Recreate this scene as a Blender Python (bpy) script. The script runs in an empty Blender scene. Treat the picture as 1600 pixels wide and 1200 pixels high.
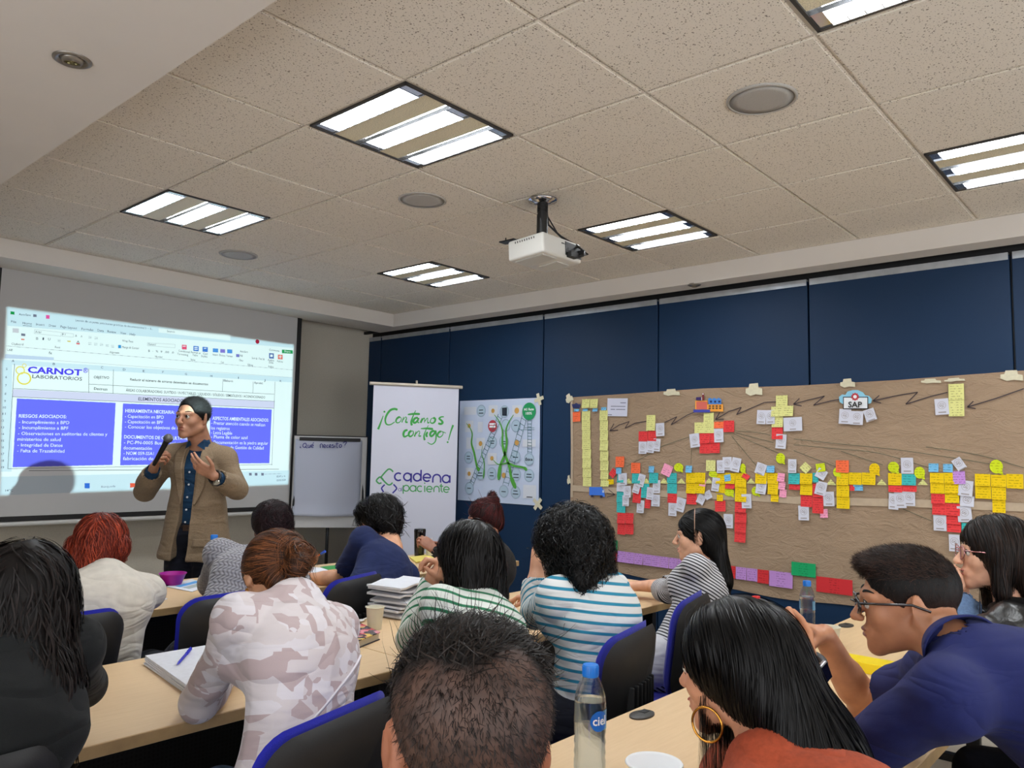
import bpy, bmesh, math, random
import numpy as np
from mathutils import Matrix, Vector
random.seed(7); rng = np.random.default_rng(7)
C = bpy.context.scene.collection

# ---------------------------------------------------------------- camera (f and rotation solved from the 0.61 m ceiling grid)
CAMZ = 1.44
F_PX = 1216.87
RC = np.array([[0.65826971, -0.75251128, 0.02019337], [0.08309437, 0.04597459, -0.99548062], [0.74818201, 0.65697269, 0.09279313]])
cam_d = bpy.data.cameras.new('camera'); cam = bpy.data.objects.new('camera', cam_d); C.objects.link(cam)
cam_d.sensor_width = 36.0; cam_d.lens = F_PX / 1600 * 36; cam_d.clip_start = 0.02
cam.matrix_world = Matrix(((RC[0][0], -RC[1][0], -RC[2][0], 0), (RC[0][1], -RC[1][1], -RC[2][1], 0), (RC[0][2], -RC[1][2], -RC[2][2], CAMZ), (0, 0, 0, 1)))
bpy.context.scene.camera = cam
# ---------------------------------------------------------------- world, exposure, light levels
wd = bpy.data.worlds.new('world'); bpy.context.scene.world = wd; wd.use_nodes = True
wd.node_tree.nodes['Background'].inputs[0].default_value = (0.95, 0.97, 1.0, 1); wd.node_tree.nodes['Background'].inputs[1].default_value = 3.2
vs = bpy.context.scene.view_settings
vs.view_transform = 'Standard'; vs.look = 'None'; vs.gamma = 1.0; vs.use_curve_mapping = False; vs.exposure = 0.35
TUBE = 42.0            # radiance of the fluorescent strips
PROJECTOR_W = 590.0    # power of the projector beam
bpy.context.scene.cycles.max_bounces = 7; bpy.context.scene.cycles.diffuse_bounces = 5
bpy.context.scene.cycles.transparent_max_bounces = 12
bpy.context.scene.cycles.caustics_reflective = False; bpy.context.scene.cycles.caustics_refractive = False
bpy.context.scene.cycles.sample_clamp_indirect = 4.0

# ---------------------------------------------------------------- geometry helpers
def V(*a): return np.array(a, float)
def unit(a): a = np.asarray(a, float); return a / (np.linalg.norm(a) + 1e-12)
def at(u, v, x=None, y=None, z=None, d=None):
    """the place in the room seen at (u, v) of the photograph, on the given wall plane, height or depth"""
    r = RC.T @ np.array([(u - 800) / F_PX, (v - 600) / F_PX, 1.0])
    if x is not None: t = x / r[0]
    elif y is not None: t = y / r[1]
    elif z is not None: t = (z - CAMZ) / r[2]
    else: t = d
    p = r * t; p[2] += CAMZ
    return p
def lin(c):
    if isinstance(c, str): c = tuple(int(c[i:i + 2], 16) / 255 for i in (0, 2, 4))
    return tuple((x / 12.92 if x <= 0.04045 else ((x + 0.055) / 1.055) ** 2.4) for x in c[:3]) + (1.0,)
def tag(o, label=None, cat=None, group=None, kind=None):
    if label: o['label'] = label
    if cat: o['category'] = cat
    if group: o['group'] = group
    if kind: o['kind'] = kind
    return o
def empty(name, loc=(0, 0, 0), rz=0, label=None, cat=None, group=None, kind=None):
    o = bpy.data.objects.new(name, None); o.empty_display_size = 0.05; C.objects.link(o)
    o.location = loc; o.rotation_euler = (0, 0, rz)
    return tag(o, label, cat, group, kind)
def link(name, me, mat=None, parent=None, smooth=False):
    o = bpy.data.objects.new(name, me); C.objects.link(o)
    if mat is not None and not me.materials:
        for m in (mat if isinstance(mat, (list, tuple)) else [mat]): me.materials.append(m)
    if smooth and len(me.polygons): me.polygons.foreach_set('use_smooth', [True] * len(me.polygons))
    if parent is not None: o.parent = parent
    return o
class MB:
    """collects boxes, tubes, lathes, prisms in one mesh"""
    def __init__(s): s.v = []; s.f = []; s.m = []
    def add(s, vs_, fs, m=0):
        n = len(s.v); s.v += [tuple(float(c) for c in p) for p in vs_]; s.f += [tuple(i + n for i in f) for f in fs]; s.m += [m] * len(fs)
    def box(s, lo, hi, m=0, M=None):
        (a, b, c), (d, e, f) = lo, hi
        p = [(a, b, c), (d, b, c), (d, e, c), (a, e, c), (a, b, f), (d, b, f), (d, e, f), (a, e, f)]
        if M is not None: p = [M @ Vector(q) for q in p]
        s.add(p, [(0, 3, 2, 1), (4, 5, 6, 7), (0, 1, 5, 4), (1, 2, 6, 5), (2, 3, 7, 6), (3, 0, 4, 7)], m)
    def tube(s, pts, r, n=8, m=0, cap=True):
        pts = [np.asarray(p, float) for p in pts]; rs = r if isinstance(r, (list, tuple, np.ndarray)) else [r] * len(pts)
        V_ = []; prev = None
        for i, p in enumerate(pts):
            t = unit(pts[min(i + 1, len(pts) - 1)] - pts[max(i - 1, 0)])
            if prev is None: prev = unit(np.cross(t, V(0, 0, 1)) if abs(t[2]) < .9 else np.cross(t, V(1, 0, 0)))
            a = unit(prev - t * (prev @ t)); b = np.cross(t, a); prev = a
            V_ += [p + rs[i] * (a * math.cos(2 * math.pi * k / n) + b * math.sin(2 * math.pi * k / n)) for k in range(n)]
        F_ = [(i * n + k, i * n + (k + 1) % n, (i + 1) * n + (k + 1) % n, (i + 1) * n + k) for i in range(len(pts) - 1) for k in range(n)]
        if cap: F_ += [tuple(range(n))[::-1], tuple((len(pts) - 1) * n + k for k in range(n))]
        s.add(V_, F_, m)
    def lathe(s, prof, c=(0, 0, 0), n=24, m=0, sx=1, sy=1):
        V_ = [(c[0] + r * sx * math.cos(2 * math.pi * k / n), c[1] + r * sy * math.sin(2 * math.pi * k / n), c[2] + z) for r, z in prof for k in range(n)]
        F_ = [(i * n + k, i * n + (k + 1) % n, (i + 1) * n + (k + 1) % n, (i + 1) * n + k) for i in range(len(prof) - 1) for k in range(n)]
        if prof[0][0] > 1e-6: F_.append(tuple(range(n))[::-1])
        if prof[-1][0] > 1e-6: F_.append(tuple((len(prof) - 1) * n + k for k in range(n)))
        s.add(V_, F_, m)
    def prism(s, poly, O, U, W, N, th, m=0):
        """polygon given in (u, w) on the plane O + uU + wW, thickened along N"""
        O, U, W, N = map(lambda q: np.asarray(q, float), (O, U, W, N)); n = len(poly)
        a = [O + U * u + W * w for u, w in poly]; b = [p + N * th for p in a]
        s.add(a + b, [tuple(range(n))[::-1], tuple(range(n, 2 * n))] + [(i, (i + 1) % n, n + (i + 1) % n, n + i) for i in range(n)], m)
    def mesh(s, name='m'):
        me = bpy.data.meshes.new(name); me.from_pydata(s.v, [], s.f); me.polygons.foreach_set('material_index', s.m); me.update()
        return me
    def build(s, name, mat, parent=None, smooth=False, bevel=0, seg=2, auto=None):
        me = s.mesh(name)
        if bevel:
            bm = bmesh.new(); bm.from_mesh(me); bmesh.ops.remove_doubles(bm, verts=bm.verts, dist=1e-6)
            es = [e for e in bm.edges if len(e.link_faces) == 2 and e.calc_face_angle(0) > 0.5]
            bmesh.ops.bevel(bm, geom=es, offset=bevel, segments=seg, affect='EDGES', profile=0.5)
            bm.to_mesh(me); bm.free()
        o = link(name, me, mat, parent)
        if smooth:
            me.polygons.foreach_set('use_smooth', [True] * len(me.polygons))
            if auto:
                me.set_sharp_from_angle(angle=auto)
        return o

# ---------------------------------------------------------------- materials
MATS = {}
class NT:
    def __init__(s, name):
        s.mat = bpy.data.materials.new(name); s.mat.use_nodes = True; s.t = s.mat.node_tree; s.t.nodes.clear()
        s.out = s.t.nodes.new('ShaderNodeOutputMaterial')
    def n(s, ty, ins=None, **kw):
        nd = s.t.nodes.new('ShaderNode' + ty)
        for k, v in kw.items(): setattr(nd, k, v)
        for k, v in (ins or {}).items():
            if hasattr(v, 'node') or isinstance(v, bpy.types.NodeSocket): s.t.links.new(v, nd.inputs[k])
            else: nd.inputs[k].default_value = v
        return nd
    def math(s, op, a, b=0.0, c=0.0, clamp=False):
        return s.n('Math', {0: a, 1: b, 2: c}, operation=op, use_clamp=clamp).outputs[0]
    def mix(s, fac, a, b, bl='MIX'):
        return s.n('Mix', {0: fac, 6: a, 7: b}, data_type='RGBA', blend_type=bl).outputs[2]
    def done(s, bsdf): s.t.links.new(bsdf.outputs[0], s.out.inputs[0]); return s.mat
def mat(name, col, rough=0.6, metal=0.0, noise=0.0, nscale=40.0, bump=0.0, bscale=200.0, spec=0.5, emit=0.0, alpha=1.0, trans=0.0, sss=0.0, sheen=0.0, coat=0.0):
    if name in MATS: return MATS[name]
    s = NT(name); c = lin(col)
    tc = s.n('TexCoord').outputs['Object']
    b = s.n('BsdfPrincipled', {'Base Color': c, 'Roughness': rough, 'Metallic': metal, 'Specular IOR Level': spec, 'Alpha': alpha, 'Transmission Weight': trans})
    if sheen: b.inputs['Sheen Weight'].default_value = sheen
    if coat: b.inputs['Coat Weight'].default_value = coat
    if sss: b.inputs['Subsurface Weight'].default_value = sss; b.inputs['Subsurface Radius'].default_value = (0.012, 0.005, 0.003); b.inputs['Subsurface Scale'].default_value = 1.0
    if noise:
        nz = s.n('TexNoise', {'Vector': tc, 'Scale': nscale, 'Detail': 4.0})
        d = tuple(x * (1 - noise) for x in c[:3]) + (1,); l = tuple(min(1, x * (1 + noise)) for x in c[:3]) + (1,)
        r = s.n('MapRange', {0: nz.outputs[0], 1: 0.3, 2: 0.7})
        s.t.links.new(s.mix(r.outputs[0], d, l), b.inputs['Base Color'])
    if bump:
        nz = s.n('TexNoise', {'Vector': tc, 'Scale': bscale, 'Detail': 3.0})
        bp = s.n('Bump', {'Strength': bump, 'Distance': 0.002, 'Height': nz.outputs[0]})
        s.t.links.new(bp.outputs[0], b.inputs['Normal'])
    if emit: b.inputs['Emission Color'].default_value = c; b.inputs['Emission Strength'].default_value = emit
    MATS[name] = s.done(b); return MATS[name]

# ---------------------------------------------------------------- smooth solid modelling (signed distances on a grid)
class Solid:
    """ellipsoids and tapered elliptical limbs joined smoothly, cut by others, meshed as one continuous surface"""
    def __init__(s): s.p = []
    def limb(s, a, b, ra, rb, side=None, k=0.02, op=1, rax=None):
        a = np.asarray(a, float); b = np.asarray(b, float)
        ra = ra if isinstance(ra, tuple) else (ra, ra); rb = rb if isinstance(rb, tuple) else (rb, rb)
        L = np.linalg.norm(b - a); w = (b - a) / L if L > 1e-6 else None
        if side is None: side = V(1, 0, 0) if w is None or abs(w[0]) < .8 else V(0, 1, 0)
        side = np.asarray(side, float)
        if w is None: w = unit(np.cross(side, V(0, 1, 0) if abs(side[1]) < .9 else V(0, 0, 1)))
        sd = unit(side - w * (side @ w)); dd = np.cross(w, sd)
        s.p.append((a, w, L, sd, dd, ra, rb, rax, k, op)); return s
    def ell(s, c, r, ax, k=0.02, op=1):
        """ellipsoid with radii r along ax = (A, B, C)"""
        A, B, C_ = ax
        s.p.append((np.asarray(c, float), np.asarray(C_, float), 0.0, np.asarray(A, float), np.asarray(B, float), (r[0], r[1]), (r[0], r[1]), r[2], k, op)); return s
    def ball(s, c, r, k=0.02, op=1): return s.limb(c, c, r, r, None, k, op, rax=r)
    @staticmethod
    def dist(pr, P):
        a, w, L, sd, dd, ra, rb, rax, k, op = pr
        q = P - a; qw = q @ w
        t = np.clip(qw / L, 0, 1) if L > 1e-6 else 0.0
        ru = ra[0] + (rb[0] - ra[0]) * t; rv = ra[1] + (rb[1] - ra[1]) * t
        rw = rax if rax is not None else (ru + rv) * 0.5
        x = (q @ sd) / ru; y = (q @ dd) / rv; z = (qw - t * L) / rw
        k0 = np.sqrt(x * x + y * y + z * z); k1 = np.sqrt((x / ru) ** 2 + (y / rv) ** 2 + (z / rw) ** 2)
        return np.where(k1 > 1e-6, k0 * (k0 - 1) / np.maximum(k1, 1e-6), -np.minimum(ru, rv))
    def __call__(s, P):
        D = np.full(len(P), 1.0)
        for pr in s.p:
            d = s.dist(pr, P); k = pr[8]
            if pr[9] > 0: h = np.clip(.5 + .5 * (D - d) / k, 0, 1); D = D * (1 - h) + d * h - k * h * (1 - h)
            else: d = -d; h = np.clip(.5 - .5 * (D - d) / k, 0, 1); D = D * (1 - h) + d * h + k * h * (1 - h)
        return D
    def grad(s, P, e=0.003):
        K = np.array([[1, -1, -1], [-1, -1, 1], [-1, 1, -1], [1, 1, 1]], float)
        g = sum(k * s(P + k * e)[:, None] for k in K)
        return g / (np.linalg.norm(g, axis=1, keepdims=True) + 1e-9)
    def surface(s, h):
        """surface nets; returns verts (N,3), quads (M,4)"""
        lo = np.full(3, 1e9); hi = -lo; bb = []
        for (a, w, L, sd, dd, ra, rb, rax, k, op) in s.p:
            m = max(ra + rb + ((rax,) if rax else ())) + k + 2 * h; e = a + w * L
            l = np.minimum(a, e) - m; u = np.maximum(a, e) + m; bb.append((l, u))
            if op > 0: lo = np.minimum(lo, l); hi = np.maximum(hi, u)
        n = np.ceil((hi - lo) / h).astype(int) + 1
        G = np.full(n, 1.0, np.float32); ax = [lo[i] + h * np.arange(n[i]) for i in range(3)]
        for pr, (l, u) in zip(s.p, bb):
            i0 = np.clip(((l - lo) / h).astype(int), 0, n - 1); i1 = np.clip(((u - lo) / h).astype(int) + 2, 1, n)
            if (i1 <= i0).any(): continue
            sl = tuple(slice(i0[i], i1[i]) for i in range(3))
            a, w, L, sd, dd, ra, rb, rax, k, op = pr
            X, Y, Z = np.meshgrid(*[ax[i][sl[i]].astype(np.float32) - np.float32(a[i]) for i in range(3)], indexing='ij', sparse=True)
            f32 = np.float32
            qw = X * f32(w[0]) + Y * f32(w[1]) + Z * f32(w[2]); qx = X * f32(sd[0]) + Y * f32(sd[1]) + Z * f32(sd[2]); qy = X * f32(dd[0]) + Y * f32(dd[1]) + Z * f32(dd[2])
            t = np.clip(qw / f32(L), 0, 1) if L > 1e-6 else f32(0)
            ru = f32(ra[0]) + f32(rb[0] - ra[0]) * t; rv = f32(ra[1]) + f32(rb[1] - ra[1]) * t
            rw = f32(rax) if rax is not None else (ru + rv) * f32(.5)
            x = qx / ru; y = qy / rv; z = (qw - t * f32(L)) / rw
            k0 = np.sqrt(x * x + y * y + z * z); k1 = np.sqrt((x / ru) ** 2 + (y / rv) ** 2 + (z / rw) ** 2)
            d = np.where(k1 > 1e-5, k0 * (k0 - 1) / np.maximum(k1, f32(1e-5)), -np.minimum(ru, rv)); D = G[sl]
            if op > 0: hh = np.clip(.5 + .5 * (D - d) / k, 0, 1); D = D * (1 - hh) + d * hh - k * hh * (1 - hh)
            else: d = -d; hh = np.clip(.5 - .5 * (D - d) / k, 0, 1); D = D * (1 - hh) + d * hh + k * hh * (1 - hh)
            G[sl] = D
        S = G < 0
        cnt = np.zeros(n - 1, np.int8)
        for dx in (0, 1):
            for dy in (0, 1):
                for dz in (0, 1): cnt += S[dx:n[0] - 1 + dx, dy:n[1] - 1 + dy, dz:n[2] - 1 + dz]
        act = np.argwhere((cnt > 0) & (cnt < 8)); idx = np.full(n - 1, -1, np.int32); idx[tuple(act.T)] = np.arange(len(act))
        acc = np.zeros((len(act), 3)); num = np.zeros(len(act))
        cs = [(0, 0, 0), (1, 0, 0), (0, 1, 0), (1, 1, 0), (0, 0, 1), (1, 0, 1), (0, 1, 1), (1, 1, 1)]
        vals = [G[tuple((act + c).T)] for c in cs]
        for i in range(8):
            for j in range(i + 1, 8):
                dlt = np.array(cs[j]) - np.array(cs[i])
                if np.abs(dlt).sum() != 1: continue
                a_, b_ = vals[i], vals[j]; m = (a_ < 0) != (b_ < 0)
                t = np.where(m, a_ / np.where(m, a_ - b_, 1), 0)
                acc += (np.array(cs[i]) + dlt * t[:, None]) * m[:, None]; num += m
        vert = lo + h * (act + acc / num[:, None])
        Q = []
        for axn in range(3):
            d = [0, 0, 0]; d[axn] = 1
            A = S[:n[0] - d[0], :n[1] - d[1], :n[2] - d[2]]; B = S[d[0]:, d[1]:, d[2]:]
            e = np.argwhere(A != B); o1, o2 = [(1, 2), (2, 0), (0, 1)][axn]
            ok = (e[:, o1] > 0) & (e[:, o2] > 0) & (e[:, o1] < n[o1] - 1) & (e[:, o2] < n[o2] - 1); e = e[ok]
            fl = A[tuple(e.T)]
            def ix(a1, a2):
                q = e.copy(); q[:, o1] -= a1; q[:, o2] -= a2; return idx[tuple(q.T)]
            q = np.stack([ix(1, 1), ix(0, 1), ix(0, 0), ix(1, 0)], 1)
            q[~fl] = q[~fl][:, ::-1]; Q.append(q)
        return vert, np.concatenate(Q)
def keep_big(v, q, frac=0.02):
    return v, q
def mesh_np(name, v, q, smooth=True):
    me = bpy.data.meshes.new(name); k = q.shape[1]
    me.vertices.add(len(v)); me.vertices.foreach_set('co', np.asarray(v, np.float32).ravel())
    me.loops.add(q.size); me.loops.foreach_set('vertex_index', np.asarray(q, np.int32).ravel())
    me.polygons.add(len(q)); me.polygons.foreach_set('loop_start', np.arange(0, q.size, k, dtype=np.int32))
    if smooth: me.polygons.foreach_set('use_smooth', np.ones(len(q), bool))
    me.update(calc_edges=True)
    return me
def vnoise(P, seed, scale):
    """cheap smooth noise from summed sines"""
    r = np.random.default_rng(seed); o = np.zeros(len(P))
    for i in range(7):
        k = r.normal(size=3); k = k / np.linalg.norm(k) * scale * (0.6 + 0.25 * i); o += np.sin(P @ k + r.uniform(0, 6.28) + 1.2 * np.sin(P @ (k[::-1] * .7) + i)) / (1 + .35 * i)
    return o / 3.0
def wrinkle(solid, v, amp, scale, stretch=None, seed=1, ridge=False):
    n = solid.grad(v); P = v
    if stretch is not None: P = v - (v @ stretch)[:, None] * stretch * 0.75
    w = vnoise(P, seed, scale)
    if ridge: w = 1 - 2 * np.abs(w)
    return v + n * (amp * w)[:, None]
def add_attr(me, name, vals, domain='POINT'):
    a = me.attributes.new(name, 'FLOAT', domain); a.data.foreach_set('value', np.asarray(vals, np.float32).ravel())
def strands(name, solid, v, nrm_ok, n, flow, mat_, parent, length=(.05, .12), seg=8, w=.003, lift=0.0, off=.001, wave=0.0, freq=60., mask=None, seed=3, taper=.25, spread=.15, free=.6, extra=None):
    """flat locks of hair laid along the surface of a hair volume"""
    r = np.random.default_rng(seed)
    P = v[r.integers(0, len(v), int(n * 2.5))]
    if mask is not None: P = P[mask(P)]
    P = P[:n].copy(); n = len(P)
    if n == 0: return None
    L = r.uniform(*length, size=n); st = L / seg
    g = solid.grad(P); jit = r.normal(size=(n, 3)) * spread; offs = r.uniform(-1.2, 1.6, n) * off
    ph = r.uniform(0, 6.28, n); ph2 = r.uniform(0, 6.28, n); fr = freq * r.uniform(.8, 1.25, n)
    rows = []; s = np.zeros(n); tprev = None
    for k in range(seg + 1):
        g = solid.grad(P); f = flow(P) + jit
        t = f - g * (np.sum(f * g, 1) * (1 - lift))[:, None]
        t /= np.linalg.norm(t, axis=1, keepdims=True) + 1e-9
        under = (g[:, 2] < -free) & (f[:, 2] < 0)
        t[under] = unit(V(0, 0, -1)) + jit[under] * .5
        if lift > 0: t = t + g * lift
        if tprev is not None: t = t * .6 + tprev * .4
        t /= np.linalg.norm(t, axis=1, keepdims=True) + 1e-9; tprev = t
        b = np.cross(t, g); b /= np.linalg.norm(b, axis=1, keepdims=True) + 1e-9
        ww = w * (1 - (1 - taper) * (k / seg) ** 1.5) * (1 if k else .5)
        pos = P + g * offs[:, None]
        if wave: pos = pos + b * (wave * np.sin(fr * s + ph))[:, None] + g * (wave * .6 * np.sin(fr * s * .9 + ph2))[:, None]
        tw = 0.5 * np.sin(ph + s * 30)
        bb = b * np.cos(tw)[:, None] + g * np.sin(tw)[:, None]
        rows.append((pos - bb * ww / 2, pos + bb * ww / 2))
        P = P + t * st[:, None]; s = s + st
        if lift == 0:
            d = solid(P); fx = ~under; P[fx] -= g[fx] * (np.clip(d[fx], -.02, .02) * .9)[:, None]
    vv = np.stack([np.stack(rw, 1) for rw in rows], 1).reshape(-1, 3)      # n, seg+1, 2
    base = np.arange(n)[:, None] * (2 * (seg + 1)) + np.arange(seg)[None] * 2
    q = np.stack([base, base + 1, base + 3, base + 2], -1).reshape(-1, 4)
    tone = np.repeat(r.uniform(0, 1, n), 2 * (seg + 1)); al = np.tile(np.repeat(np.linspace(0, 1, seg + 1), 2), n)
    me = mesh_np(name, vv, q); add_attr(me, 'tone', tone); add_attr(me, 'along', al)
    return me
def join_meshes(name, parts, mats, parent):
    """parts: list of (verts, quads, material index, {attr: values}) or meshes"""
    vs_, qs, ms, at_ = [], [], [], {}
    off = 0
    for p in parts:
        if p is None: continue
        if len(p) == 4: v, q, m, A = p
        else:
            me, m = p[0], p[1]; A = {}
            v = np.empty(len(me.vertices) * 3, np.float32); me.vertices.foreach_get('co', v); v = v.reshape(-1, 3)
            q = np.empty(len(me.loops), np.int32); me.loops.foreach_get('vertex_index', q); q = q.reshape(-1, 4)
            for a in ('tone', 'along'):
                if a in me.attributes:
                    z = np.empty(len(v), np.float32); me.attributes[a].data.foreach_get('value', z); A[a] = z
            bpy.data.meshes.remove(me)
        vs_.append(v); qs.append(q + off); ms.append(np.full(len(q), m, np.int32)); at_.setdefault('n', []).append(A); off += len(v)
    me = mesh_np(name, np.concatenate(vs_), np.concatenate(qs))
    me.polygons.foreach_set('material_index', np.concatenate(ms))
    for a in ('tone', 'along'):
        add_attr(me, a, np.concatenate([A.get(a, np.full(len(v), .3 if a == 'tone' else .0, np.float32)) for A, v in zip(at_['n'], vs_)]))
    return link(name, me, mats, parent)
# ================================================================ the room
TZ = CAMZ + 1.3177          # underside of the ceiling tiles
SZ = TZ - 0.12              # underside of the plaster soffit
GX = lambda j: 1.11667 + 0.61 * j
GY = lambda i: 1.43958 + 0.61 * i
X0, X1, Y0, Y1 = 1.055, 4.72, -2.9, 5.65     # opening of the tiled ceiling
WX, WY, LX, BY = 4.95, 6.30, -1.6, -3.3      # walls: right, front, left, back
def tile_mat():
    s = NT('mineral_fibre_tile'); tc = s.n('TexCoord').outputs['Object']; oi = s.n('ObjectInfo').outputs['Random']
    off = s.n('VectorMath', {0: tc, 1: s.n('CombineXYZ', {0: s.math('MULTIPLY', oi, 9.0), 1: s.math('MULTIPLY', oi, 5.0)}).outputs[0]}, operation='ADD').outputs[0]
    vo = s.n('TexVoronoi', {'Vector': off, 'Scale': 75.0, 'Randomness': 1.0}); nz = s.n('TexNoise', {'Vector': off, 'Scale': 60.0, 'Detail': 3.0})
    vo2 = s.n('TexNoise', {'Vector': off, 'Scale': 170.0, 'Detail': 2.0})
    a = s.math('LESS_THAN', s.math('ADD', vo.outputs['Distance'], s.math('MULTIPLY', nz.outputs[0], 0.55)), 0.455)
    b = s.math('GREATER_THAN', vo2.outputs[0], 0.645)
    pit = s.math('MAXIMUM', a, b)
    col = s.mix(pit, lin((.87, .845, .80)), lin((.55, .52, .48)))
    bp = s.n('Bump', {'Strength': 0.5, 'Distance': 0.002, 'Height': s.math('SUBTRACT', 1.0, pit)})
    return s.done(s.n('BsdfPrincipled', {'Base Color': col, 'Roughness': 0.95, 'Normal': bp.outputs[0], 'Specular IOR Level': 0.1}))
M_tile = tile_mat()
M_rail = mat('white_enamel_rail', (.77, .75, .71), 0.5)
M_plaster = mat('white_plaster', (.83, .81, .785), 0.75, noise=.02, nscale=3)
M_black = mat('matte_black_trim', (.03, .03, .035), 0.6)  # even black of tracks, borders, frames, baseboard and panel joints
M_alu = mat('aluminium_track', (.70, .72, .74), 0.35, metal=.6, noise=.15, nscale=9)
M_blue = mat('blue_laminate_panel', (.035, .165, .29), 0.55, noise=.05, nscale=180, bump=.15, bscale=500, spec=.3)
M_wall = mat('beige_wallcovering', (.76, .735, .68), 0.85, noise=.05, nscale=90, bump=.3, bscale=260)
M_wallb = mat('cream_paint', (.72, .68, .62), 0.9)

# floor
fl = MB(); fl.box((LX, BY, -0.1), (WX + .1, WY + .1, 0))
tag(fl.build('floor', mat('beige_carpet', (.74, .70, .64), .95, noise=.25, nscale=300, bump=.4, bscale=600)), kind='structure')
# ceiling: slab, tiles, rails, soffit
ce = MB(); ce.box((LX, BY, TZ + .12), (WX + .2, WY + .1, TZ + .2))
ceil = tag(ce.build('ceiling', M_plaster), kind='structure')
LAMPS = [(i, j) for i in (-5, -2, 1, 4) for j in (1, 4)]
xs = [X0] + [GX(j) for j in range(1, 6)] + [X1]
ys = [Y0] + [GY(i) for i in range(-6, 7)] + [Y1]
tile_me = {}
for a in range(len(xs) - 1):
    for b in range(len(ys) - 1):
        if (b - 7, a) in LAMPS: continue
        w, h = xs[a + 1] - xs[a], ys[b + 1] - ys[b]; key = (round(w, 3), round(h, 3))
        if key not in tile_me:
            t = MB(); g = .011; e = .004
            # tegular edge: the face stands a little below its rim
            t.box((-w / 2 + g, -h / 2 + g, 0), (w / 2 - g, h / 2 - g, .004)); t.box((-w / 2 + .003, -h / 2 + .003, .004), (w / 2 - .003, h / 2 - .003, .022))
            tile_me[key] = t.mesh('ceiling_tile'); tile_me[key].materials.append(M_tile)
        o = link('ceiling_tile', tile_me[key], None, ceil); o.location = ((xs[a] + xs[a + 1]) / 2, (ys[b] + ys[b + 1]) / 2, TZ + random.uniform(-.001, .002))
for k, x in enumerate(xs[1:-1]):
    r = MB(); r.box((x - .0115, Y0, TZ + .008), (x + .0115, Y1, TZ + .0125)); r.box((x - .003, Y0, TZ + .0125), (x + .003, Y1, TZ + .04)); r.build('grid_rail', M_rail, ceil)
for y in ys[1:-1]:
    r = MB()
    for a in range(len(xs) - 1): r.box((xs[a] + .012, y - .0115, TZ + .0082), (xs[a + 1] - .012, y + .0115, TZ + .0125))
    r.build('grid_rail', M_rail, ceil)
s = MB(); s.box((LX, BY, SZ), (X0, WY - .26, TZ + .12)); s.build('soffit', M_plaster, ceil)
s = MB(); s.box((X1, BY, SZ), (WX - .07, WY - .26, TZ + .12)); s.build('soffit', M_plaster, ceil)
s = MB(); s.box((X0, Y1, SZ), (X1, WY - .26, TZ + .12)); s.build('soffit', M_plaster, ceil)
s = MB(); s.box((X0, BY, SZ), (X1, Y0, TZ + .12)); s.build('soffit', M_plaster, ceil)
# small wall angle round the tiled field
s = MB(); s.box((X0, Y1 - .018, TZ + .001), (X1, Y1, TZ + .006)); s.box((X0, Y0, TZ + .001), (X0 + .018, Y1, TZ + .006)); s.box((X1 - .018, Y0, TZ + .001), (X1, Y1, TZ + .006)); s.build('edge_angle', M_rail, ceil)
# tracks in the slots beside both walls
s = MB(); s.box((WX - .07, BY, SZ + .004), (WX - .045, WY, SZ + .03)); s.box((LX, WY - .26, SZ + .004), (WX - .07, WY - .235, SZ + .03)); s.build('slot_trim', M_black, ceil)
s = MB(); s.box((LX, WY - .275, SZ - .006), (3.95, WY - .262, SZ + .0)); s.build('screen_slot_trim', M_alu, ceil)
# front wall (behind the screen), left, back
w = MB(); w.box((LX, WY, 0), (WX + .1, WY + .1, TZ + .2)); wf = tag(w.build('wall_front', M_wall), kind='structure')
# left and back walls lie outside the picture; their window openings are made up, to brighten the ceiling
w = MB(); w.box((LX - .1, BY, 0), (LX, WY + .1, .85)); w.box((LX - .1, BY, 2.35), (LX, WY + .1, TZ + .2)); w.box((LX - .1, 2.6, .85), (LX, WY + .1, 2.35))
for y in (BY, -1.9, -.4, 1.1): w.box((LX - .1, y, .85), (LX, y + .12, 2.35))
tag(w.build('wall_left', M_wallb), kind='structure')
w = MB(); w.box((LX - .1, BY - .1, 0), (WX + .1, BY, .5)); w.box((LX - .1, BY - .1, 2.4), (WX + .1, BY, TZ + .2))
for x in (LX - .1, .5, 2.6, WX - .02): w.box((x, BY - .1, .5), (x + .12, BY, 2.4))
tag(w.build('wall_back', M_wallb), kind='structure')
w = MB(); w.box((LX, WY - .012, 0), (WX - .05, WY - .0, .09)); tag(w.build('baseboard_front', M_black, bevel=.002), kind='structure')
# right wall: tall blue folding panels
w = MB(); w.box((WX + .045, BY, 0), (WX + .1, WY + .1, TZ + .2)); wr = tag(w.build('wall_right', M_black), kind='structure')
seams = [WY, 6.10, 5.12, 4.01, 2.93, 1.83, .72, -.4, -1.5, -2.6, BY]
for a, b in zip(seams[:-1], seams[1:]):
    p = MB(); p.box((WX, b + .006, .02), (WX + .045, a - .006, SZ - .035)); p.build('wall_panel', M_blue, wr, bevel=.002, seg=1)
    p = MB(); p.box((WX - .004, b + .01, SZ - .062), (WX + .03, a - .01, SZ - .022))
    n = max(1, int((a - b) / .3))
    for q in range(n): yy = b + (q + .5) * (a - b) / n; p.tube([(WX - .006, yy, SZ - .042), (WX - .003, yy, SZ - .042)], .005, 6)
    p.build('header_strip', M_alu, wr)
    p = MB(); p.box((WX - .003, b + .004, .0), (WX + .03, a - .004, .05)); p.build('bottom_seal', M_black, wr)

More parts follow.
